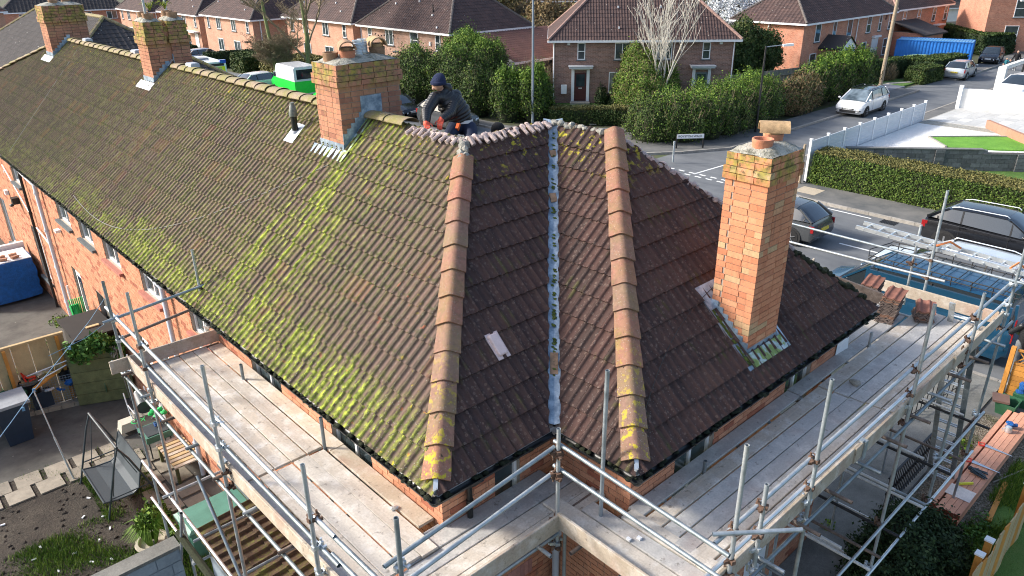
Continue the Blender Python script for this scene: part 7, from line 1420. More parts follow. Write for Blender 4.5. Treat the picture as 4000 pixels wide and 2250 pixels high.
def slab(x, y, w_=.46, d_=.46, rz=0.): mb = MB(); mb.obox((x, y, .012), (w_, d_, .05), Matrix.Rotation(rz, 3, 'Z'), random.random()); part('slab', mb, MATS['slab'], slabs)
for i in range(9): slab(-.9 - i * .56, 11.08 + random.uniform(-.02, .02) + .02 * i, rz=R(random.uniform(-2, 2))); slab(-1.15 - i * .56, 10.62 + random.uniform(-.02, .02) + .02 * i, rz=R(random.uniform(-2, 2)))
for i in range(6): slab(-.72 + random.uniform(-.03, .03), 10.45 - i * .55, rz=R(random.uniform(-3, 3))); slab(-.22, 10.2 - i * .56, rz=R(random.uniform(-4, 4)))
def tufts(name, zone, n, h_, w_, mat, z=.0, parent=None, dens=None):
    P = []; x0, x1, y0, y1 = zone; xy = np.column_stack([rng.uniform(x0, x1, n * 3), rng.uniform(y0, y1, n * 3)]); f = np.sin(xy[:, 0] * 2.1 + 1) * np.sin(xy[:, 1] * 1.7) + .5 * np.sin(xy[:, 0] * 5 + xy[:, 1] * 4) + rng.normal(size=len(xy)) * .35; xy = xy[f > (dens if dens is not None else .1)][:n]; k = len(xy)
    a = rng.uniform(0, 6.28, k); b = rng.uniform(0, 6.28, k); hh = h_ * rng.uniform(.5, 1.4, k); ww = w_; B = np.column_stack([xy, np.full(k, z)]); dx = np.column_stack([np.cos(a), np.sin(a), np.zeros(k)]) * ww; tip = B + np.column_stack([np.cos(b) * hh * .5, np.sin(b) * hh * .5, hh])
    V = np.stack([B - dx, B + dx, tip + dx * .15, tip - dx * .15], 1).reshape(-1, 3); o = fast(name, V, np.arange(4 * k).reshape(-1, 4), MATS[mat], rng.random(k)); o['kind'] = 'stuff'; o['label'] = 'short green grass growing in tufts'; o['category'] = 'grass'; return o
tufts('grass', (-4.5, -.7, 5.8, 8.9), 16000, .09, .006, 'leaf_bright', 0, dens=.15); tufts('grass', (-1.75, -.65, 8.6, 10.4), 5000, .09, .006, 'leaf_bright', 0, dens=-.1); tufts('grass', (-3.5, .1, 10.3, 11.4), 1500, .06, .006, 'leaf_bright', 0, dens=.5); tufts('grass', (7.6, 13.5, -3.6, -2.9), 9000, .1, .008, 'leaf_bright', 0, dens=-.2)
mb = MB()
for i in range(38): x, y = random.uniform(-3.6, -.9), random.uniform(5.8, 10.2); mb.T = Matrix.Translation((x, y, .02)) @ Matrix.Rotation(random.uniform(0, 3), 4, 'Z'); mb.box(-.04, .04, -.015, .015, -.01, .012)
mb.T = None; tag(part('debris', mb, MATS['underfelt'], kind='stuff'), 'small white scraps scattered over the bare soil', 'litter')
mb = MB(); 
for i in range(500): x, y = random.uniform(-5, -.8), random.uniform(5.8, 10.4); s_ = random.uniform(.015, .05); mb.blob((x, y, .0), s_, s_, s_ * .7, 6, 4, s_ * .3)
tag(part('soil_clods', mb, MATS['soil'], kind='stuff', smooth=60), 'dark clods of dug earth in the rear garden', 'soil')
# fences and shed
def boards(t, name, p0, p1, n, h_, mat, z0=.03, th=.02):
    p0 = Vector((*p0, 0)); p1 = Vector((*p1, 0))
    for i in range(n): a = p0.lerp(p1, (i + .02) / n); b = p0.lerp(p1, (i + .98) / n); mb = MB(); mb.beam(a + Vector((0, 0, z0 + h_ / 2)), b + Vector((0, 0, z0 + h_ / 2)), th, h_, random.random()); part(name, mb, MATS[mat], t)
t = thing('wooden_fence', 'pale yellow wooden panel fence behind the heap of garden clutter', 'fence', (-2.5, 14.1, 0)); boards(t, 'board', (-6, 14.15), (-.8, 14.0), 14, 1.78, 'wood_beige'); mb = MB(); mb.beam((-6, 14.13, 1.83), (-.8, 13.98, 1.83), .09, .05); part('top_rail', mb, MATS['wood_beige'], t)
for x in (-5.2, -3.6, -2.1, -1.0): mb = MB(); mb.box(x, x + .07, 13.9, 13.98, 0, 1.8); part('batten', mb, MATS['wood_orange'], t)
t = thing('wooden_fence', 'mossy green board fence topped with ivy', 'fence', (-.2, 13.2, 0))
for k in range(5): mb = MB(); mb.beam((-.95, 13.5, .18 + .3 * k), (.22, 12.95, .18 + .3 * k), .03, .29, random.random()); part('board', mb, MATS['wood_green'], t)
t = thing('ivy', 'dark green ivy spilling over the mossy board fence', 'plant', (-.3, 13.3, 1.4)); q = np.column_stack([rng.uniform(0, 1, 1500), rng.normal(size=1500) * .1, rng.uniform(0, 1, 1500)]); P = np.column_stack([-.9 + 1.1 * q[:, 0], 13.45 - .5 * q[:, 0] + q[:, 1], 1.28 + .5 * q[:, 2] ** .7 - .12 * np.sin(q[:, 0] * 8)]); V, F = leafmesh(P, .075); fast('leaves', V, F, MATS['ivy'], rng.random(len(F)), t)['kind'] = 'stuff'
t = thing('shed', 'black felted lean-to shed against the brick wall', 'shed', (-.1, 14.2, 0)); mb = MB(); mb.box(-.62, .24, 13.5, 14.9, 0, 1.7); part('wall', mb, MATS['shed_black'], t); mb = MB(); mb.box(-.7, .26, 13.42, 15.0, 1.702, 1.76); part('roof', mb, MATS['shed_black'], t); mb = MB(); mb.box(-.3, .0, 13.9, 14.0, 1.765, 1.79); part('batten', mb, MATS['wood_beige'], t)
mb = MB(); mb.path([(-.1, 15.6, 1.4), (-.12, 15.7, 1.75)], .12, 8); [mb.beam((-.2 + .04 * i, 15.55, 1.3), (-.22 + .045 * i, 15.6, 1.95), .02, .05) for i in range(8)]; one('green_broom', mb, MATS['green_bright'], 'bright green broom head standing beside the black shed', 'broom', (-.1, 15.6, 0))
t = thing('tarpaulin_stack', 'stack covered by crumpled blue tarpaulin with bricks laid on top', 'covered stack', (-.6, 22.4, 0)); mb = MB(); rings = []
for i in range(9):
    z = 1.3 - i * .15; w_ = .0 + .03 * i; rings.append([(x + random.uniform(-.03, .03) * (i > 0), y + random.uniform(-.03, .03) * (i > 0), z) for x, y in [(-1.5 - w_, 21.7 - w_), (-.9, 21.65 - w_), (-.3, 21.7 - w_), (.12, 21.75 - w_), (.15, 22.3), (.12, 22.9 + w_), (-.6, 22.95 + w_), (-1.5 - w_, 22.9 + w_)]])
mb.loft(rings); part('tarpaulin', mb, MATS['tarp_blue'], t, smooth=50); mb = MB(); mb.box(-1.45, .1, 21.72, 22.9, 1.305, 1.33); part('board', mb, MATS['underfelt'], t)
for i in range(9): mb = MB(); x, y = -1.3 + .33 * (i % 4), 21.9 + .3 * (i // 4); mb.obox((x, y, 1.37 + .01), (.22, .11, .075), Matrix.Rotation(random.uniform(-.4, .4), 3, 'Z')); one('loose_brick', mb, MATS['brick_garden'], 'loose orange brick weighing down the blue tarpaulin', 'brick', (x, y, 1.33), 'bricks on the blue tarpaulin')
mb = MB(); mb.box(-3.5, .2, 23.1, 23.25, 0, 1.45); one('garden_wall', mb, MATS['render_white'], 'pale garden wall behind the blue tarpaulin stack', 'wall', (-1.6, 23.2, 0))
# clutter heap inside the wire mesh
t = thing('mesh_enclosure', 'wire mesh enclosure on low stone blocks round the clutter', 'enclosure', (-1.3, 13.6, 0)); mb = MB(); a, b = Vector((-2.1, 14.0, 0)), Vector((-.75, 13.62, 0))
for i in range(24): p = a.lerp(b, i / 23); mb.path([p + Vector((0, 0, .1)), p + Vector((0, 0, .85))], .0035, 4)
for i in range(13): mb.path([a + Vector((0, 0, .1 + .062 * i)), b + Vector((0, 0, .1 + .062 * i))], .0035, 4)
part('mesh', mb, MATS['galv'], t, kind='stuff')
for i in range(5): p = a.lerp(b, (i + .5) / 5); mb = MB(); mb.obox((p.x, p.y - .05, .06), (.27, .14, .14), Matrix.Rotation(R(-15), 3, 'Z')); part('stone', mb, MATS['slab'], t)
for i in range(2): mb = MB(); p = (a, b)[i]; mb.tube(p, p + Vector((0, 0, 1.15)), .02, 6); part('post', mb, MATS['wood_green'], t)
def item(nm, lab, cat, loc, mat, fn, smooth=40, group=None): mb = MB(); fn(mb); return one(nm, mb, MATS[mat], lab, cat, loc, group, smooth)
def crumple(mb, c, r, n=10): 
    for i in range(n): mb.blob((c[0] + random.uniform(-r, r), c[1] + random.uniform(-r, r), c[2] + random.uniform(0, r)), r * .5, r * .5, r * .35, 7, 5, r * .1)
item('tub', 'big black rubber tub among the garden clutter', 'tub', (-1.75, 13.95, .6), 'gutter_black', lambda m: m.lathe((-1.75, 13.95, .55), [(.16, 0), (.22, .3), (.23, .3), (.2, .28), (.15, .05)], 16)); item('red_handle_tool', 'bright red plastic loop on the black tub', 'tool', (-1.72, 13.9, .9), 'plastic_red', lambda m: m.path([(-1.82, 13.9, .9), (-1.86, 13.9, 1.15), (-1.78, 13.86, 1.0), (-1.62, 13.88, .98), (-1.6, 13.95, .9), (-1.75, 13.95, .86)], .022, 7))
item('plank', 'orange-brown plank lying across the clutter heap', 'plank', (-1.5, 13.8, .8), 'wood_orange', lambda m: m.beam((-1.75, 13.5, .85), (-1.15, 13.85, .95), .1, .04)); item('bucket', 'black bucket near the right end of the clutter heap', 'bucket', (-1.02, 13.95, .7), 'gutter_black', lambda m: m.lathe((-1.02, 13.95, .62), [(.11, 0), (.14, .28), (.145, .28), (.13, .26)], 16)); item('tray', 'pale grey plastic tray on the clutter heap', 'tray', (-1.45, 14.0, .9), 'plastic_white', lambda m: m.obox((-1.45, 14.02, .98), (.3, .22, .04), Matrix.Rotation(.4, 3, 'Z')))
item('hosepipe', 'coiled yellow hosepipe on the clutter heap', 'hose', (-1.25, 13.95, .9), 'hose_yellow', lambda m: [m.path([(-1.22 + (.15 + .02 * k) * math.cos(a), 13.93 + (.13 + .02 * k) * math.sin(a), .92 + .03 * k + .02 * math.sin(2 * a)) for a in np.linspace(0, 6.2, 18)], .012, 5) for k in range(4)])
item('blue_sack', 'crumpled bright blue sack at the right end of the clutter heap', 'bag', (-.85, 13.75, .5), 'tarp_blue', lambda m: crumple(m, (-.87, 13.75, .55), .16, 14)); item('blue_bag', 'small blue bag hanging on the mesh', 'bag', (-1.2, 13.6, .6), 'tarp_blue', lambda m: crumple(m, (-1.22, 13.62, .55), .07, 5)); item('blue_crate', 'dark blue crate behind the wire mesh', 'crate', (-1.6, 13.7, 0), 'bin_blue', lambda m: m.box(-1.8, -1.4, 13.8, 14.1, .1, .55)); item('clear_sack', 'pale blue-white plastic sack below the orange plank', 'bag', (-1.45, 13.7, .5), 'lamp_clear', lambda m: crumple(m, (-1.45, 13.72, .55), .09, 6)); item('green_sheet', 'green plastic sheeting heap left of the black tub', 'sheet', (-2.15, 14.0, .4), 'bin_green', lambda m: crumple(m, (-2.2, 13.95, .5), .25, 14)); item('black_sack', 'crumpled black sack at the back of the heap', 'bag', (-1.95, 14.05, .8), 'gutter_black', lambda m: crumple(m, (-1.9, 14.1, .85), .12, 8))
for i, (a_, b_) in enumerate((((-1.85, 13.95, 1.0), (-.75, 13.75, 1.2)), ((-1.6, 13.75, .9), (-.95, 13.7, 1.1)))): item('conduit', ('upper', 'lower')[i] + ' white plastic pipe lying over the clutter heap', 'pipe', a_, 'upvc', lambda m: m.tube(a_, b_, .014, 7))
t = thing('wheelie_bin', 'large dark wheelie bin with grey lid at the left edge', 'bin', (-2.35, 13.0, 0)); mb = MB(); mb.loft([[(-2.35 + a * r_, 13. + b * r_, z) for a, b in ((-1, -1), (1, -1), (1, 1), (-1, 1))] for r_, z in ((.24, 0.02), (.33, 1.0))]); part('tub', mb, MATS['bin_blue'], t); mb = MB(); mb.box(-2.72, -1.98, 12.63, 13.4, 1.0, 1.07); part('lid', mb, MATS['render_grey'], t)
t = thing('hose_reel', 'green hose reel on a stand beside the mossy fence', 'hose reel', (-.25, 13.35, 0)); mb = MB(); [mb.path([(-.25, 13.3, .1), (-.25, 13.35 + s_ * .15, .0), (-.25, 13.3, .75)], .015, 6) for s_ in (1, -1)]; part('stand', mb, MATS['bin_green'], t); mb = MB(); ring_ = lambda x, r_: [(x, 13.35 + r_ * math.cos(a), .42 + r_ * math.sin(a)) for a in np.linspace(0, 6.283, 19)[:-1]]; mb.loft([ring_(-.36, .2), ring_(-.35, .2)]); mb.loft([ring_(-.16, .2), ring_(-.15, .2)]); part('drum', mb, MATS['bin_green'], t, smooth=40); mb = MB(); mb.loft([ring_(-.35, .13), ring_(-.16, .13)]); part('hose', mb, MATS['hose_yellow'], t, smooth=40)
item('mop', 'grey string mop leaning upside down against the wall', 'mop', (.15, 13.0, 0), 'fence_grey', lambda m: (m.tube((.05, 12.9, 0), (.0, 12.95, 1.4), .012, 6), [m.path([(0, 12.95, 1.4), (random.uniform(-.1, .1), 12.95 + random.uniform(-.1, .1), 1.55), (random.uniform(-.13, .13), 12.95 + random.uniform(-.13, .13), 1.3)], .012, 4) for _ in range(26)]))
item('step_stool', 'cream plastic step stool with two slots on the patio', 'stool', (-.42, 11.5, 0), 'plastic_white', lambda m: (m.loft([[(-.42 + a * r_, 11.5 + b * r_ * .8, z) for a, b in ((-1, -1), (1, -1), (1, 1), (-1, 1))] for r_, z in ((.2, .12), (.165, .3))]), m.box(-.58, -.26, 11.36, 11.64, .3, .33), [m.box(-.42 + a * .17 - .04, -.42 + a * .17 + .04, 11.5 + b * .13 - .03, 11.5 + b * .13 + .03, .013, .13) for a in (1, -1) for b in (1, -1)]))
t = thing('garden_chair', 'white framed folding chair holding a dark round bin', 'chair', (.0, 11.4, 0)); mb = MB(); [mb.path([(x, 11.15, .02), (x, 11.6, .45), (x, 11.75, .9)], .014, 6) for x in (-.3, .15)]; [mb.path([(x, 11.7, .02), (x, 11.2, .45), (x, 11.15, .62), (x, 11.6, .64)], .014, 6) for x in (-.3, .15)]; part('frame', mb, MATS['upvc_grey'], t, smooth=40); mb = MB(); mb.box(-.3, .15, 11.2, 11.62, .43, .46); part('seat', mb, MATS['fence_grey'], t); item('round_bin', 'dark grey cylinder with white top standing on the folding chair', 'bin', (-.05, 11.35, .46), 'metal_dark', lambda m: (m.tube((-.08, 11.1, .72), (-.02, 11.55, .8), .17, 16))); item('white_tub', 'white domed tub beside the dark cylinder on the chair', 'tub', (-.02, 11.6, .8), 'upvc', lambda m: m.blob((-.02, 11.6, .82), .12, .08, .12, 12, 8))
# swing seat
t = thing('swing_seat', 'empty dark metal garden swing seat with mesh seat on the grass', 'swing seat', (-1.3, 9.4, 0)); tp = [(-1.33, 10.1, 1.62), (-1.30, 8.45, 1.62)]; mb = MB(); mb.tube(*tp, .026, 10); part('top_bar', mb, MATS['metal_dark'], t, smooth=40)
for k, (x0, x1) in enumerate(((-1.8, -.75), (-1.72, -.70))):
    for x in (x0, x1): p = tp[k]; y_ = p[1] + (.15 if k == 0 else .2); mb = MB(); mb.path([(p[0], p[1], 1.6), (p[0] + (x - p[0]) * .25, p[1] + .02, 1.3), (x, y_, .02)], .02, 8); part('leg', mb, MATS['metal_dark'], t, smooth=40)
    mb = MB(); mb.tube((x0 + .12, tp[k][1] + .12, .5), (x1 - .12, tp[k][1] + .12, .5), .013, 6); part('brace', mb, MATS['metal_dark'], t, smooth=40)
    for dx in (.0,): mb = MB(); mb.tube((tp[k][0], tp[k][1] + (-.12 if k == 0 else .12), 1.6), (-1.55, tp[k][1] + (-.12 if k == 0 else .12), .55), .008, 6); mb.tube((tp[k][0], tp[k][1] + (-.12 if k == 0 else .12), 1.6), (-1.05, tp[k][1] + (-.12 if k == 0 else .12), .85), .008, 6); part('hanger', mb, MATS['metal_dark'], t)
mb = MB(); prof_ = [(-1.72, .48), (-1.5, .43), (-1.2, .42), (-1.08, .5), (-1.0, .8), (-.93, 1.02)]
for (x0, z0), (x1, z1) in zip(prof_[:-1], prof_[1:]): mb.add([(x0, 8.6, z0), (x0, 9.98, z0), (x1, 9.98, z1), (x1, 8.6, z1), (x0, 8.6, z0 - .008), (x0, 9.98, z0 - .008), (x1, 9.98, z1 - .008), (x1, 8.6, z1 - .008)], [(0, 1, 2, 3), (7, 6, 5, 4)])
part('seat', mb, MATS['mesh_fabric'], t, smooth=60); mb = MB()
for y in (8.58, 10.0): mb.path([(x, y, z) for x, z in prof_], .016, 6)
mb.tube((-1.73, 8.58, .48), (-1.73, 10., .48), .016, 6); mb.tube((-.92, 8.58, 1.03), (-.92, 10., 1.03), .016, 6); part('seat_frame', mb, MATS['metal_dark'], t, smooth=50)
item('line_prop', 'thin metal clothes prop standing at the edge of the slabs', 'clothes prop', (-1.86, 10.5, 0), 'galv', lambda m: (m.tube((-1.86, 10.5, 0), (-1.95, 10.75, 1.0), .02, 8), m.tube((-1.95, 10.75, 1.0), (-2.02, 11.0, 2.05), .013, 8)))
item('clothes_line', 'pale blue clothes line with pegs crossing the garden', 'clothes line', (-2.02, 11.0, 2.05), 'rope_blue', lambda m: (m.path([(-3.3, 9.2, 1.9), (-2.6, 10.2, 1.96), (-2.02, 11.0, 2.05), (-1.2, 12.2, 2.05), (-.3, 13.3, 2.2), (.25, 13.9, 2.4)], .008, 5), m.path([(-1.3, 13.4, 1.6), (-.5, 13.1, 1.9), (.26, 12.8, 2.4)], .006, 5), [m.box(x, x + .05, y, y + .02, z - .05, z + .03) for x, y, z in ((-2.04, 11., 2.06), (-2.35, 10.5, 1.99), (-1.0, 12.45, 2.07))]))
# barbecue, pallet bench, storage box, planter
t = thing('slatted_bench', 'brown slatted wooden pallet table under the left walkway', 'bench', (-.0, 9.3, 0))
for i in range(9): mb = MB(); mb.box(-.32, .24, 8.75 + i * .13, 8.84 + i * .13, .42, .45, random.random()); part('slat', mb, MATS['wood_beige' if i % 2 else 'toe_wood'], t)
for x in (-.28, .2):
    for y in (8.8, 9.8): mb = MB(); mb.box(x - .03, x + .03, y - .03, y + .03, .012, .42); part('leg', mb, MATS['wood_green'], t)
t = thing('barbecue', 'small teal barbecue with two knobs beside the slatted bench', 'barbecue', (-.25, 10.25, 0)); mb = MB(); mb.box(-.45, .1, 9.98, 10.55, .45, .6); part('box', mb, MATS['box_green'], t); mb = MB(); mb.box(-.4, .05, 10.02, 10.5, .602, .615); part('grill', mb, MATS['metal_dark'], t)
for y in (10.1, 10.4): mb = MB(); mb.tube((-.45, y, .53), (-.49, y, .53), .03, 10); part('knob', mb, MATS['gutter_black'], t)
for x in (-.4, .05):
    for y in (10.03, 10.5): mb = MB(); mb.tube((x, y, .01), (x, y, .45), .014, 6); part('leg', mb, MATS['metal_dark'], t)
item('green_netting', 'tangled bright green netting and hose by the barbecue', 'netting', (-.1, 10.8, .5), 'green_bright', lambda m: (crumple(m, (.05, 10.75, .62), .13, 10), m.path([(-.35 + .14 * math.cos(a), 10.75 + .14 * math.sin(a), .6 + .02 * a) for a in np.linspace(0, 6, 14)], .01, 5))); item('blue_rope', 'small heap of blue rope on the barbecue', 'rope', (-.05, 10.4, .62), 'tarp_blue', lambda m: [m.path([(-.05 + .1 * math.cos(a + k), 10.35 + .08 * math.sin(a * 1.3 + k), .64 + .02 * k) for a in np.linspace(0, 5, 10)], .009, 5) for k in range(4)])
t = thing('storage_box', 'pale green plastic garden storage box under the scaffold', 'storage box', (-.3, 6.7, 0)); mb = MB(); mb.loft([[(-.32 + a * (.58 - k), 6.72 + b * (.36 - k), z) for a, b in ((-1, -1), (1, -1), (1, 1), (-1, 1))] for k, z in ((.04, .01), (0, .6))]); part('tub', mb, MATS['box_green'], t); mb = MB(); mb.loft([[(-.32 + a * (.61 - k), 6.72 + b * (.39 - k), z) for a, b in ((-1, -1), (1, -1), (1, 1), (-1, 1))] for k, z in ((0, .6), (0, .65), (.06, .69))]); part('lid', mb, MATS['box_green'], t)
t = thing('planter', 'cream fluted stone planter with a spiky green plant', 'planter', (-1.4, 7.0, 0)); mb = MB(); mb.lathe((-1.4, 7.0, 0), [(.17, .0), (.2, .05), (.26, .36), (.29, .38), (.28, .42), (.23, .42), (.2, .34)], 24); part('pot', mb, MATS['terracotta_pot'], t, smooth=25); mb = MB()
for i in range(90): a = random.uniform(0, 6.28); l = random.uniform(.2, .5); mb.path([(-1.4 + .08 * math.cos(a), 7 + .08 * math.sin(a), .36), (-1.4 + l * .5 * math.cos(a), 7 + l * .5 * math.sin(a), .4 + l), (-1.4 + l * math.cos(a), 7 + l * math.sin(a), .4 + l * .7)], [.012, .011, .002], 3)
part('spiky_leaves', mb, MATS['leaf_bright'], t, kind='stuff'); bush('garden_plant', 'clump of grassy green leaves beside the planter', 'plant', E_((-1.1, 7.9, .1, .3, .3, .35), (-.95, 7.0, .05, .35, .4, .25)), 1600, .06, 'leaf_bright')
t = thing('outbuilding', 'low outbuilding with mossy brown rolled tile roof and grey wall below the left walkway', 'outbuilding', (-.4, 3, 0)); mb = MB(); mb.box(-1.0, .27, -.2, 5.05, 0, 1.6); part('wall', mb, MATS['wall_bluegrey'], t); mb = MB(); strips(mb, (-1.1, -.4, 1.62), (0, 1, 0), (.995, 0, .1), (-.1, 0, .995), 4, .345, lambda v: 0, lambda v: 5.55, .2, .05, .02); s = NT('roof_lean'); n1 = s.noise(2.5, 4, .7); n2 = s.noise(16, 4, .7); s.done(s.cramp(s.math('ADD', s.math('MULTIPLY', n1, .5), s.math('MULTIPLY', n2, .5)), [(.36, (.05, .032, .02)), (.5, (.10, .062, .038)), (.58, (.12, .11, .03)), (.7, (.20, .22, .05))]), .95, n2, .7, .01); part('roof_tiles', mb, MATS['roof_lean'], t, smooth=50, kind='stuff'); mb = MB(); mb.path([(-1.3, -.4, 1.58), (-1.3, 5.4, 1.58)], .06, 8); part('gutter', mb, MATS['gutter_moss'], t)
mb = MB(); [mb.blob((random.uniform(-1.1, .2), random.uniform(2.6, 5.3), 1.66 + .0), .05, .05, .02, 6, 4) for _ in range(0)]; mb.box(-4.5, -1.32, 5.5, 5.72, 0, 1.22)
t = thing('garden_wall', 'low blue-grey painted block wall beside the outbuilding', 'wall', (-2.8, 5.6, 0)); part('blockwork', mb, MATS['wall_bluegrey'], t); mb = MB(); mb.box(-4.5, -1.3, 5.46, 5.76, 1.222, 1.28); part('coping', mb, MATS['path_concrete'], t)
for r_ in range(5):
    for i in range(7): mb = MB(); x = -4.4 + .45 * i + (.22 if r_ % 2 else 0); mb.box(x, min(x + .435, -1.33), 5.485, 5.5, .06 + .23 * r_, .275 + .23 * r_, random.random()); part('block', mb, MATS['wall_bluegrey'], t)
# right garden
sheet('concrete_path', [(2.1, -.99), (2.1, -2.0), (7.6, -1.75), (16.2, -1.72), (16.2, .2), (7.6, .2), (7.6, -.99)], 'path_concrete', .10, .16); sheet('concrete_path', [(2.0, -2.9), (7.0, -2.9), (7.0, -2.01), (2.0, -2.0)], 'path_concrete', .01, .06); sheet('gravel_bed', [(9.2, -3.1), (16.2, -3.1), (16.2, -1.74), (9.2, -1.76)], 'gravel', .01, .06); sheet('ground_cover', [(6.8, -6), (16.2, -6), (16.2, -3.1), (6.8, -3.1)], 'rough_grass', .006, .06)
for i, x in enumerate((8.86, 7.66)): mb = MB(); mb.box(x - .03, x + .03, -1.78, -.8, .10, .22 - .02 * i); mb.box(x + .03, x + 1.1 if i else x + 1.3, -1.78, -.8, .10, .20 - .02 * i); one('concrete_step', mb, MATS['path_concrete' if i else 'path_concrete'], ('upper', 'lower')[i] + ' shallow concrete step with white painted edge', 'step', (x, -1.3, .1)); mb = MB(); mb.box(x - .05, x - .031, -1.78, -.8, .08, .225); one('step_edge', mb, MATS['paint'], 'white painted edge of the ' + ('upper', 'lower')[i] + ' concrete step', 'step edge', (x, -1.3, .1))
t = thing('iron_railing', 'black ornamental iron railing beside the concrete path', 'railing', (10.3, -1.6, .1)); n = 20
for i in range(n + 1): x = 9.25 + i * .105; mb = MB(); mb.tube((x, -1.66, .1), (x, -1.66, .95), .009, 5); mb.box(x - .02, x + .02, -1.68, -1.64, .55, .6); part('bar', mb, MATS['black_iron'], t)
mb = MB(); mb.box(9.2, 11.4, -1.68, -1.64, .95, .98); mb.box(9.2, 11.4, -1.68, -1.64, .2, .22); part('rail', mb, MATS['black_iron'], t)
t = thing('iron_gate', 'black iron railing gate beyond the ladder near the van', 'gate', (14.6, -1.0, .1))
for i in range(14): x = 12.9 + i * .2; mb = MB(); mb.tube((x, -.75 - .03 * i, .1), (x, -.75 - .03 * i, 1.15), .011, 5); part('bar', mb, MATS['black_iron'], t)
mb = MB(); mb.tube((12.8, -.74, 1.15), (15.6, -1.16, 1.15), .015, 6); mb.tube((12.8, -.74, .25), (15.6, -1.16, .25), .012, 6); part('rail', mb, MATS['black_iron'], t)
t = thing('leaning_ladder', 'aluminium ladder leaning against the right side of the scaffold', 'ladder', (11.1, -2.0, 0))
for y in (-1.82, -2.24): mb = MB(); mb.beam((11.2, y, .02), (9.75, y - .0, 4.5), .03, .09); part('stile', mb, MATS['galv'], t)
for i in range(17): f = (i + .5) / 17.5; mb = MB(); x, z = 11.2 - 1.45 * f, .02 + 4.48 * f; mb.tube((x, -1.82, z), (x, -2.24, z), .017, 7); mb.tube((x + .07, -1.82, z + .0), (x + .07, -2.24, z + .0), .015, 7); part('rung', mb, MATS['galv_bright'], t)
# new timber with tools on it
for lay in range(2):
    for i in range(5):
        mb = MB(); y = -2.76 + i * .105 + (.03 if i == 4 else 0) - .0; x0 = 10.0 + random.uniform(-.03, .05) + (.03 if i == 4 else 0); mb.box(x0 + .004, 14.75 + random.uniform(-.1, .1), y, y + .098, .05 + .11 * lay, .155 + .11 * lay, random.random()); mb.mi = 1; mb.box(x0, x0 + .004, y, y + .098, .05 + .11 * lay, .155 + .11 * lay); one('timber_length', mb, [MATS['wood_fresh'], MATS['wood_end']], ('top' if lay else 'bottom') + ' layer reddish timber length in the new stack on the gravel', 'timber', (12.3, y, .05 + .11 * lay), 'new timber lengths stacked on the gravel')
TZ = .27
item('paper_sheet', 'sheet of pinkish paper lying on the near end of the timber', 'paper', (10.75, -2.55, TZ), 'paper', lambda m: m.box(10.55, 10.95, -2.75, -2.3, TZ, TZ + .004)); item('yellow_tool', 'yellow handled trowel lying on the timber beside the paper', 'tool', (11.0, -2.5, TZ), 'plastic_yellow', lambda m: (m.beam((10.98, -2.42, TZ + .03), (11.2, -2.6, TZ + .03), .035, .04)))
for i, x in enumerate((11.95, 12.75)):
    t = thing('hand_saw', ('nearer', 'farther')[i] + ' hand saw with red handle lying across the timber', 'saw', (x, -2.4, TZ)); mb = MB(); mb.prism([(x - .03, -2.32), (x + .08, -2.34), (x + .02, -2.85), (x, -2.86)], TZ + .012, TZ + .016); part('blade', mb, MATS['steel_saw'], t); mb = MB(); mb.path([(x - .03, -2.33, TZ + .02), (x - .06, -2.24, TZ + .02), (x + .04, -2.2, TZ + .02), (x + .09, -2.3, TZ + .02), (x - .03, -2.33, TZ + .02)], .014, 6); part('handle', mb, MATS['plastic_red'], t)
item('tool_heap', 'heap of dark clamps and hammers on the middle of the timber', 'tools', (11.65, -2.5, TZ), 'metal_dark', lambda m: [m.beam((11.5 + random.uniform(0, .2), -2.35 - random.uniform(0, .1), TZ + .02 + .01 * k), (11.5 + random.uniform(0, .3), -2.5 - random.uniform(0, .25), TZ + .03), .025, .02) for k in range(11)]); item('kettle', 'shiny steel kettle on the far end of the timber', 'kettle', (13.75, -2.5, TZ), 'galv_bright', lambda m: (m.lathe((13.7, -2.5, TZ), [(.07, 0), (.08, .04), (.06, .13), (.02, .15)], 16), m.path([(13.64, -2.44, TZ + .1), (13.6, -2.4, TZ + .08), (13.62, -2.42, TZ + .02)], .009, 6))); item('blue_cloth', 'crumpled blue carrier bag beside the kettle', 'bag', (13.95, -2.45, TZ), 'tarp_blue', lambda m: crumple(m, (13.95, -2.5, TZ + .02), .1, 9))
item('offcut_plank', 'lone orange plank lying on the gravel by the right fence', 'plank', (11.2, -3.0, .02), 'wood_orange', lambda m: m.beam((10.6, -3.12, .04), (12.1, -2.98, .04), .09, .035)); item('thin_stick', 'thin grey stick lying across the gravel', 'stick', (12.4, -2.9, .02), 'fence_grey', lambda m: m.tube((11.9, -2.8, .05), (13.4, -3.3, .05), .014, 6))
t = thing('recycling_box', 'dark green recycling box with brown lid at the gravel edge', 'box', (14.95, -2.15, 0)); mb = MB(); mb.loft([[(14.95 + a * r_, -2.15 + b * r_ * .75, z) for a, b in ((-1, -1), (1, -1), (1, 1), (-1, 1))] for r_, z in ((.22, .02), (.28, .36), (.25, .36), (.2, .08))], caps=True); part('tub', mb, MATS['bin_green'], t); mb = MB(); mb.obox((14.85, -2.0, .4), (.4, .34, .05), Matrix.Rotation(.3, 3, 'Z')); part('lid', mb, MATS['brown_plastic'], t)
t = thing('recycling_box', 'second green recycling box filled with bright blue sheeting', 'box', (15.7, -2.45, 0)); mb = MB(); mb.loft([[(15.6 + a * r_, -2.35 + b * r_ * .75, z) for a, b in ((-1, -1), (1, -1), (1, 1), (-1, 1))] for r_, z in ((.24, .02), (.31, .4))]); part('tub', mb, MATS['bin_green'], t); mb = MB(); crumple(mb, (15.6, -2.35, .4), .17, 10); part('sheeting', mb, MATS['tarp_blue'], t, smooth=50)
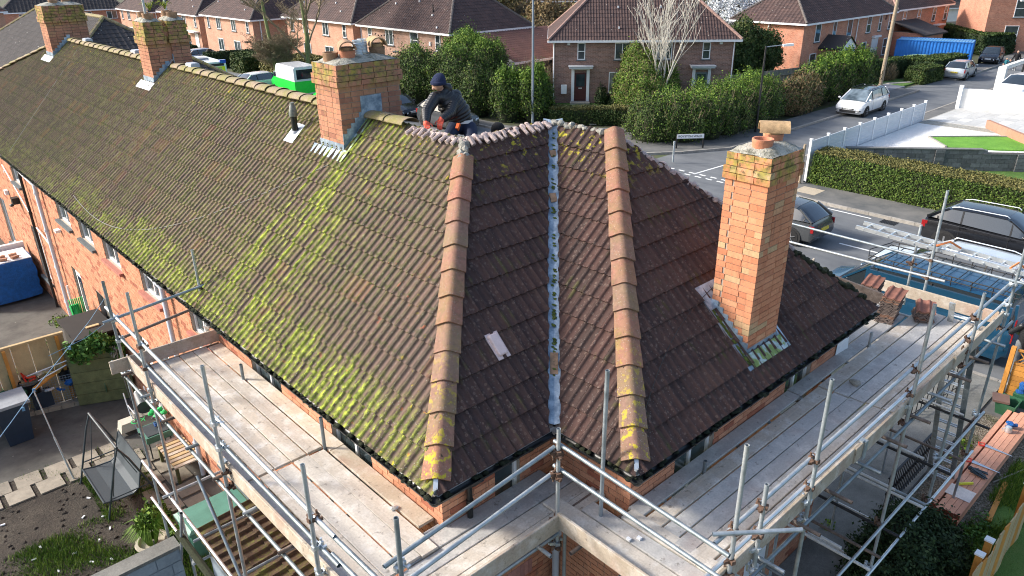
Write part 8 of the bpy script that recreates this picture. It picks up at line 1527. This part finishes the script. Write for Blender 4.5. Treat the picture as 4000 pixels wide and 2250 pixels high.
t = thing('lattice_fence', 'bright orange-brown fence panel with lattice top behind the green boxes', 'fence', (15.9, -2.4, 0)); mb = MB(); mb.box(15.72, 15.82, -1.85, -1.75, 0, 1.35); part('post', mb, MATS['wood_orange'], t)
for k in range(6): mb = MB(); mb.beam((15.8, -1.88, .12 + .14 * k), (16.0, -3.6, .12 + .14 * k), .03, .13, random.random()); part('board', mb, MATS['wood_orange'], t)
mb = MB(); mb.beam((15.8, -1.88, .93), (16., -3.6, .93), .05, .05); mb.beam((15.8, -1.88, 1.28), (16., -3.6, 1.28), .05, .05)
for k in range(16): y = -1.9 - .105 * k; mb.beam((15.82, y, .95), (15.84, y - .3, 1.26), .012, .025); mb.beam((15.84, y - .3, .95), (15.82, y, 1.26), .012, .025)
part('lattice', mb, MATS['wood_orange'], t, kind='stuff')
t = thing('wavy_fence', 'sagging orange-brown timber fence with white capped posts at the bottom right corner', 'fence', (8.8, -3.6, 0))
for i in range(17): x = 7.3 + i * .19; z1 = 1.12 + .08 * math.sin(i * .8); mb = MB(); mb.beam((x, -3.62 + .02 * math.sin(i), z1 / 2), (x + .18, -3.62 + .02 * math.sin(i + 1), z1 / 2), .02, z1, random.random()); part('board', mb, MATS['wood_beige' if i % 3 else 'wood_orange'], t)
for x in (8.35, 7.9, 10.4): mb = MB(); mb.box(x - .05, x + .05, -3.6, -3.5, 0, 1.28); po_ = part('post', mb, MATS['wood_orange'], t); mb = MB(); mb.box(x - .065, x + .065, -3.62, -3.485, 1.28, 1.31); part('post_cap', mb, MATS['upvc'], po_)
bush('round_shrub', 'large dark rounded shrub below the right walkway', 'shrub', E_((7.9, -2.55, .35, 1.05, .8, 1.0), (7.1, -2.8, .3, .7, .6, .8), (8.6, -2.7, .2, .6, .6, .7)), 30000, .042, 'leaf_dark'); bush('ground_ivy', 'bright green ground cover round the foot of the railing', 'plant', E_((9.7, -2.5, -.25, .7, .6, .4), (9.2, -3.0, -.25, .9, .5, .42), (10.2, -3.05, -.28, .9, .35, .4), (9.1, -1.75, -.2, .5, .3, .4)), 6000, .045, 'ivy'); bush('green_weeds', 'patch of bright weeds at the edge of the gravel', 'plant', E_((12.9, -1.95, -.2, .35, .25, .3), (12.3, -1.9, -.2, .25, .2, .28), (8.1, -1.15, -.1, .25, .25, .35)), 900, .05, 'leaf_bright')
bush('patio_weeds', 'weeds growing in the cracks of the neighbour patio', 'plant', E_((.0, 18.9, -.05, .3, .4, .3), (-.8, 17.5, -.1, .3, .3, .25), (-1.6, 16.4, -.12, .25, .25, .25), (.1, 16.1, -.05, .2, .5, .3)), 900, .05, 'leaf_bright')

# ------------------------------------------------------------------ people
simple('skin', (.48, .28, .2), .6, .08, 20); simple('skin_dark', (.12, .06, .04), .6, .08, 20); simple('knit_navy', (.012, .022, .07), .95, .2, 60, bs=.8, bd=.01); simple('knit_black', (.01, .01, .012), .95, .2, 60, bs=.8, bd=.01); simple('puffer_black', (.016, .017, .02), .42, .2, 9); simple('work_trouser', (.012, .02, .05), .8, .25, 12); simple('hi_vis_orange', (.85, .16, .04), .7, .1, 20); simple('tee_white', (.7, .7, .7), .9, .1); simple('glove_orange', (.75, .10, .05), .7, .15, 20)
simple('jean_grey', (.14, .15, .16), .9, .15); simple('teal_coat', (.02, .16, .20), .8, .1); simple('hair_brown', (.05, .03, .02), .8, .2); simple('hair_fair', (.45, .33, .2), .8, .1); simple('shoe_white', (.6, .6, .58), .7, .1); simple('sleeve_grey', (.33, .34, .36), .85, .1)
def fuse(name, mb, mat, parent, vox, sm=2, label=None):
    """the overlapping limbs become one continuous skin"""
    me = bpy.data.meshes.new(name); inv = root_of(parent).matrix_basis.inverted(); me.from_pydata([inv @ Vector(p) for p in mb.v], [], mb.f); o = bpy.data.objects.new(name, me); COL.objects.link(o)
    m = o.modifiers.new('r', 'REMESH'); m.mode = 'VOXEL'; m.voxel_size = vox; m.use_smooth_shade = True
    if sm: m = o.modifiers.new('s', 'SMOOTH'); m.iterations = sm; m.factor = .5
    dg = bpy.context.evaluated_depsgraph_get(); dg.update(); m2 = bpy.data.meshes.new_from_object(o.evaluated_get(dg)); m2.name = name; bpy.data.objects.remove(o); m2.materials.clear(); m2.materials.append(MATS[mat]); m2.polygons.foreach_set('use_smooth', [True] * len(m2.polygons)); o = bpy.data.objects.new(name, m2); COL.objects.link(o); o.parent = parent
    if label: o['label'] = label
    return o
def limb(mb, pts, rad, n=12, quilt=0., step=.05):
    """tapering limb through pts; quilt adds the ridges of a padded jacket"""
    P, Rr = [], []
    for (a, b), (ra, rb_) in zip(zip(pts[:-1], pts[1:]), zip(rad[:-1], rad[1:])):
        a, b = Vector(a), Vector(b); k = max(2, int((b - a).length / (.0125 if quilt else .05)))
        for i in range(k): P.append(a.lerp(b, i / k)); Rr.append(ra + (rb_ - ra) * i / k)
    P.append(Vector(pts[-1])); Rr.append(rad[-1])
    if quilt:
        d = 0.
        for i in range(len(P)):
            if i: d += (P[i] - P[i - 1]).length
            Rr[i] += quilt * (abs(math.sin(math.pi * d / step)) ** .6 - .5)
    mb.path(P, Rr, n); [mb.blob(p, r * .98, r * .98, r * .98, 10, 7) for p, r in ((Vector(pts[0]), rad[0]), (Vector(pts[-1]), rad[-1]))]
def hand(mb, w_, d, up, s_=1.):
    """palm, four bent fingers of unequal length and a thumb off its side; w_ = wrist, d = pointing, up = back of the hand"""
    d = Vector(d).normalized(); sx = d.cross(Vector(up)).normalized(); up = sx.cross(d); w_ = Vector(w_)
    M = Matrix((sx, d, up)).transposed(); mb.obox(w_ + d * .045, (.078, .09, .028), M)
    for i, l in enumerate((.072, .08, .075, .058)): b = w_ + d * .085 + sx * (-.03 + .02 * i); mb.path([b, b + d * l * .5 + up * .006, b + d * l * .85 - up * .018, b + d * l - up * .034], [.0095, .0092, .0085, .007], 7)
    b = w_ + d * .02 - sx * .036 * s_; mb.path([b, b + d * .03 - sx * .03 * s_ - up * .004, b + d * .062 - sx * .038 * s_ - up * .012], [.012, .011, .008], 7)
def face(mb, c, f, r=.1):
    c = Vector(c); f = Vector(f).normalized(); mb.blob(c, r * .82, r * .95, r * 1.15, 14, 11); sx = f.cross(Vector((0, 0, 1))).normalized()
    mb.blob(c + f * r * .95 - Vector((0, 0, r * .12)), .016, .016, .026, 6, 5); mb.blob(c + f * r * .72 - Vector((0, 0, r * .62)), .04, .03, .03, 8, 6)
    for s_ in (1, -1): mb.blob(c + sx * s_ * r * .84 - Vector((0, 0, r * .1)), .014, .022, .034, 6, 5); mb.blob(c + f * r * .84 + sx * s_ * r * .35 + Vector((0, 0, r * .08)), .016, .01, .01, 6, 4)
# roofer kneeling astride the ridge, bent forward, both hands on the ridge
pt = thing('person', 'person kneeling on the ridge in navy beanie and black padded jacket, orange gloves', 'person', (3.95, 4.25, 6.85))
hd_, nk, cs, pv_ = Vector((3.62, 4.36, 8.23)), Vector((3.72, 4.36, 8.09)), Vector((3.80, 4.33, 7.92)), Vector((3.97, 4.22, 7.56)); sl_, sr_ = Vector((3.55, 4.36, 8.02)), Vector((3.93, 4.30, 8.01)); el, er = Vector((3.25, 4.20, 7.86)), Vector((3.62, 4.08, 7.80)); wl, wr_ = Vector((3.10, 4.02, 7.74)), Vector((3.36, 3.98, 7.75))
kl, kr = Vector((3.50, 4.05, 7.42)), Vector((3.80, 3.78, 7.32)); fl_, fr_ = Vector((4.0, 4.3, 7.0)), Vector((4.25, 4.15, 6.86)); hl, hr = Vector((3.86, 4.26, 7.54)), Vector((4.02, 4.10, 7.50))
fw = Vector((-.55, .75, -.3)); mb = MB(); face(mb, hd_, fw); limb(mb, [nk, hd_ - Vector((0, 0, .06))], [.055, .055]); limb(mb, [pv_, cs, nk], [.13, .14, .06])
for s_, e_, w_ in ((sl_, el, wl), (sr_, er, wr_)): limb(mb, [s_, e_, w_], [.055, .045, .028])
for h2, k2, f2_ in ((hl, kl, fl_), (hr, kr, fr_)): limb(mb, [h2, k2, f2_], [.085, .06, .04])
hand(mb, wl, (-.3, -.6, -.35), (0, 0, 1)); hand(mb, wr_, (-.5, -.4, -.4), (0, 0, 1), -1); fuse('body', mb, 'skin', pt, .009)
mb = MB(); limb(mb, [pv_ + Vector((-.01, .01, .06)), pv_ + Vector((-.06, .04, .2)), cs, nk - Vector((0, 0, .03))], [.175, .20, .205, .11], 20, .026, .055); limb(mb, [sl_, el, wl + (el - wl) * .12], [.095, .08, .058], 12, .02, .045); limb(mb, [sr_, er, wr_ + (er - wr_) * .12], [.095, .08, .058], 12, .02, .045); limb(mb, [sl_ + Vector((.03, 0, 0)), cs + Vector((0, 0, .06)), sr_], [.095, .13, .095], 14, .008)
fuse('jacket', mb, 'puffer_black', pt, .008, 0); mb = MB(); limb(mb, [nk + Vector((.05, .0, .0)), nk + Vector((.07, -.02, .05)), nk + Vector((.02, -.03, .09))], [.09, .085, .05], 12, .006); fuse('hood', mb, 'puffer_black', pt, .012)
mb = MB(); limb(mb, [pv_ + Vector((0, 0, .05)), pv_ - Vector((0, 0, .03))], [.165, .15]); [limb(mb, [h2, k2, f2_ + (k2 - f2_) * .15], [.125, .085, .06]) for h2, k2, f2_ in ((hl, kl, fl_), (hr, kr, fr_))]; fuse('trousers', mb, 'work_trouser', pt, .014)
mb = MB(); c_ = hd_ + Vector((.01, -.0, .045)); rg = []
for i in range(9): a = i / 8 * H2; rg.append([c_ + Vector((.116 * math.cos(a) * math.cos(t_) + .03 * math.sin(a), .122 * math.cos(a) * math.sin(t_), -.04 + .15 * math.sin(a))) for t_ in np.linspace(0, 2 * math.pi, 17)[:-1]])
mb.loft(rg); rg = [[c_ + Vector((q * math.cos(t_), q * 1.04 * math.sin(t_), z)) for t_ in np.linspace(0, 2 * math.pi, 17)[:-1]] for q, z in ((.112, -.07), (.124, -.065), (.124, -.02), (.115, -.015))]; mb.loft(rg); part('beanie', mb, MATS['knit_navy'], pt, smooth=70)
for w_, d_, s_ in ((wl, (-.3, -.6, -.35), 1), (wr_, (-.5, -.4, -.4), -1)):
    mb = MB(); d_ = Vector(d_).normalized(); limb(mb, [w_ - d_ * .03, w_ + d_ * .03], [.042, .042]); 
    q = MB(); hand(q, w_, d_, (0, 0, 1), s_); c0_ = w_ + d_ * .05; q.v = [tuple(c0_ + (Vector(p) - c0_) * 1.16) for p in q.v]; mb.v += q.v and []; b0 = len(mb.v); mb.v += q.v; mb.f += [[i + b0 for i in f] for f in q.f]; mb.m += q.m; mb.r += q.r; fuse('glove', mb, 'glove_orange', pt, .006, 1)
for a, b in ((hl + Vector((-.02, -.12, .07)), hl.lerp(kl, .35) + Vector((0, -.11, .03))), (kl + Vector((-.02, -.085, .03)), kl + Vector((.14, -.09, -.05)))): mb = MB(); mb.beam(a, b, .05, .06); part('orange_flash', mb, MATS['hi_vis_orange'], pt)
mb = MB(); rg = [[pv_ + Vector((.172 * math.cos(t_) + .0, .172 * math.sin(t_), z)) for t_ in np.linspace(0, 2 * math.pi, 25)[:-1]] for z in (.035, .085)]; mb.loft(rg, caps=False); part('shirt_hem', mb, MATS['tee_white'], pt, smooth=60)
for f2_, k2 in ((fl_, kl), (fr_, kr)): mb = MB(); limb(mb, [f2_, f2_ + Vector((.2, .08, -.05))], [.055, .045]); fuse('boot', mb, 'knit_black', pt, .012)
# second roofer: beanie, face and shoulders just above the far side of the ridge
p2 = thing('person', 'person in black ribbed beanie whose head just shows over the ridge', 'person', (4.55, 4.05, 6.6)); mb = MB(); hd2 = Vector((4.52, 3.98, 7.40)); face(mb, hd2, (.4, -.8, -.2)); limb(mb, [hd2 - Vector((0, 0, .1)), hd2 - Vector((0, 0, .25)), hd2 - Vector((.0, -.05, .6))], [.06, .1, .15]); limb(mb, [hd2 + Vector((-.18, .1, -.3)), hd2 + Vector((-.3, .1, -.55))], [.05, .04]); limb(mb, [hd2 + Vector((.18, .1, -.3)), hd2 + Vector((.3, .0, -.55))], [.05, .04]); fuse('body', mb, 'skin_dark', p2, .012)
mb = MB(); limb(mb, [hd2 - Vector((0, -.04, .24)), hd2 - Vector((0, -.06, .65))], [.17, .2]); limb(mb, [hd2 + Vector((-.16, .06, -.27)), hd2 + Vector((-.32, .05, -.6))], [.09, .08]); limb(mb, [hd2 + Vector((.16, .06, -.27)), hd2 + Vector((.32, .02, -.6))], [.09, .08]); fuse('jacket', mb, 'puffer_black', p2, .015)
mb = MB(); rg = []
for i in range(12): a = -.25 + i / 11 * (H2 + .25); q_ = 1 + .03 * math.sin(i * 3.1); rg.append([hd2 + Vector((.118 * math.cos(a) * math.cos(t_) * q_, .118 * math.cos(a) * math.sin(t_) * q_, .02 + .125 * math.sin(a))) for t_ in np.linspace(0, 2 * math.pi, 21)[:-1]])
mb.loft(rg); part('beanie', mb, MATS['knit_black'], p2, smooth=70)
def standing(label, loc, hd, h_, jk, tr, hair, sh, arms, quilt=0., skin='skin', legs=((.0, .06), (.0, -.06))):
    """standing figure, facing local +x; arms = elbow and hand offsets for left and right in heights"""
    t = thing('person', label, 'person', loc, R(hd)); T = root_of(t).matrix_basis; k = h_ / 1.75; V = lambda x, y, z: Vector((x * k, y * k, z * k)); mb = MB(); mb.T = None
    def place(m): m.v = [tuple(T @ Vector(p)) for p in m.v]; return m
    face(mb, V(0.02, 0, 1.62), (1, 0, -.1), .1 * k); limb(mb, [V(0, 0, 1.4), V(0.01, 0, 1.56)], [.05 * k, .05 * k]); limb(mb, [V(0, 0, .95), V(0, 0, 1.4)], [.12 * k, .13 * k])
    for s_, (e_, w_) in zip((1, -1), arms): limb(mb, [V(0, .17 * s_, 1.4), V(*e_), V(*w_)], [.05 * k, .042 * k, .028 * k]); hand(mb, T.to_3x3().inverted() @ Vector((0, 0, 0)) + V(*w_), V(*w_) - V(*e_), (1, 0, .3), s_)
    for (fx, _), s_ in zip(legs, (1, -1)): limb(mb, [V(0, .09 * s_, .92), V(fx * .6 + .03, .09 * s_, .5), V(fx, .09 * s_, .08)], [.085 * k, .055 * k, .04 * k])
    fuse('body', place(mb), skin, t, .014 * k + .002)
    mb = MB(); limb(mb, [V(0, 0, .92), V(0, 0, 1.2), V(0, 0, 1.38)], [.16 * k, .17 * k, .15 * k], 14, quilt)
    for s_, (e_, w_) in zip((1, -1), arms): limb(mb, [V(0, .17 * s_, 1.4), V(*e_), V(*e_).lerp(V(*w_), .9)], [.08 * k, .065 * k, .05 * k], 10, quilt * .7)
    fuse('jacket', place(mb), jk, t, .016 * k); mb = MB()
    for (fx, _), s_ in zip(legs, (1, -1)): limb(mb, [V(0, .08 * s_, .94), V(fx * .6 + .03, .09 * s_, .5), V(fx, .09 * s_, .1)], [.115 * k, .08 * k, .065 * k])
    fuse('trousers', place(mb), tr, t, .016 * k); mb = MB(); mb.blob(V(-.015, 0, 1.66), .095 * k, .1 * k, .105 * k, 12, 9); fuse('hair', place(mb), hair, t, .012 * k)
    for (fx, _), s_ in zip(legs, (1, -1)): mb = MB(); limb(mb, [V(fx - .03, .09 * s_, .05), V(fx + .14, .1 * s_, .04)], [.05 * k, .04 * k]); fuse('shoe', place(mb), sh, t, .012 * k)
    return t
standing('person in black padded jacket with grey sleeves standing behind the blue van', (17.1, -1.75, 0), 35, 1.74, 'puffer_black', 'jean_grey', 'hair_brown', 'knit_black', (((.15, .3, 1.15), (.4, .25, 1.0)), ((.1, -.26, 1.12), (.32, -.2, .95))), .012)
standing('adult in black jacket and grey trousers walking hand in hand with a child', (75.9, 14.9, -.05), 185, 1.72, 'knit_black', 'jean_grey', 'hair_brown', 'shoe_white', (((-.05, .26, 1.12), (.1, .26, .9)), ((.02, -.27, 1.1), (.05, -.38, .88))), legs=((.18, 0), (-.16, 0)))
standing('small fair-haired child in teal coat holding the walking adult by the hand', (75.75, 15.6, -.05), 180, 1.0, 'teal_coat', 'knit_black', 'hair_fair', 'knit_black', (((.0, .28, 1.2), (.08, .42, 1.38)), ((-.02, -.26, 1.1), (.06, -.3, .9))), legs=((.2, 0), (-.15, 0)))
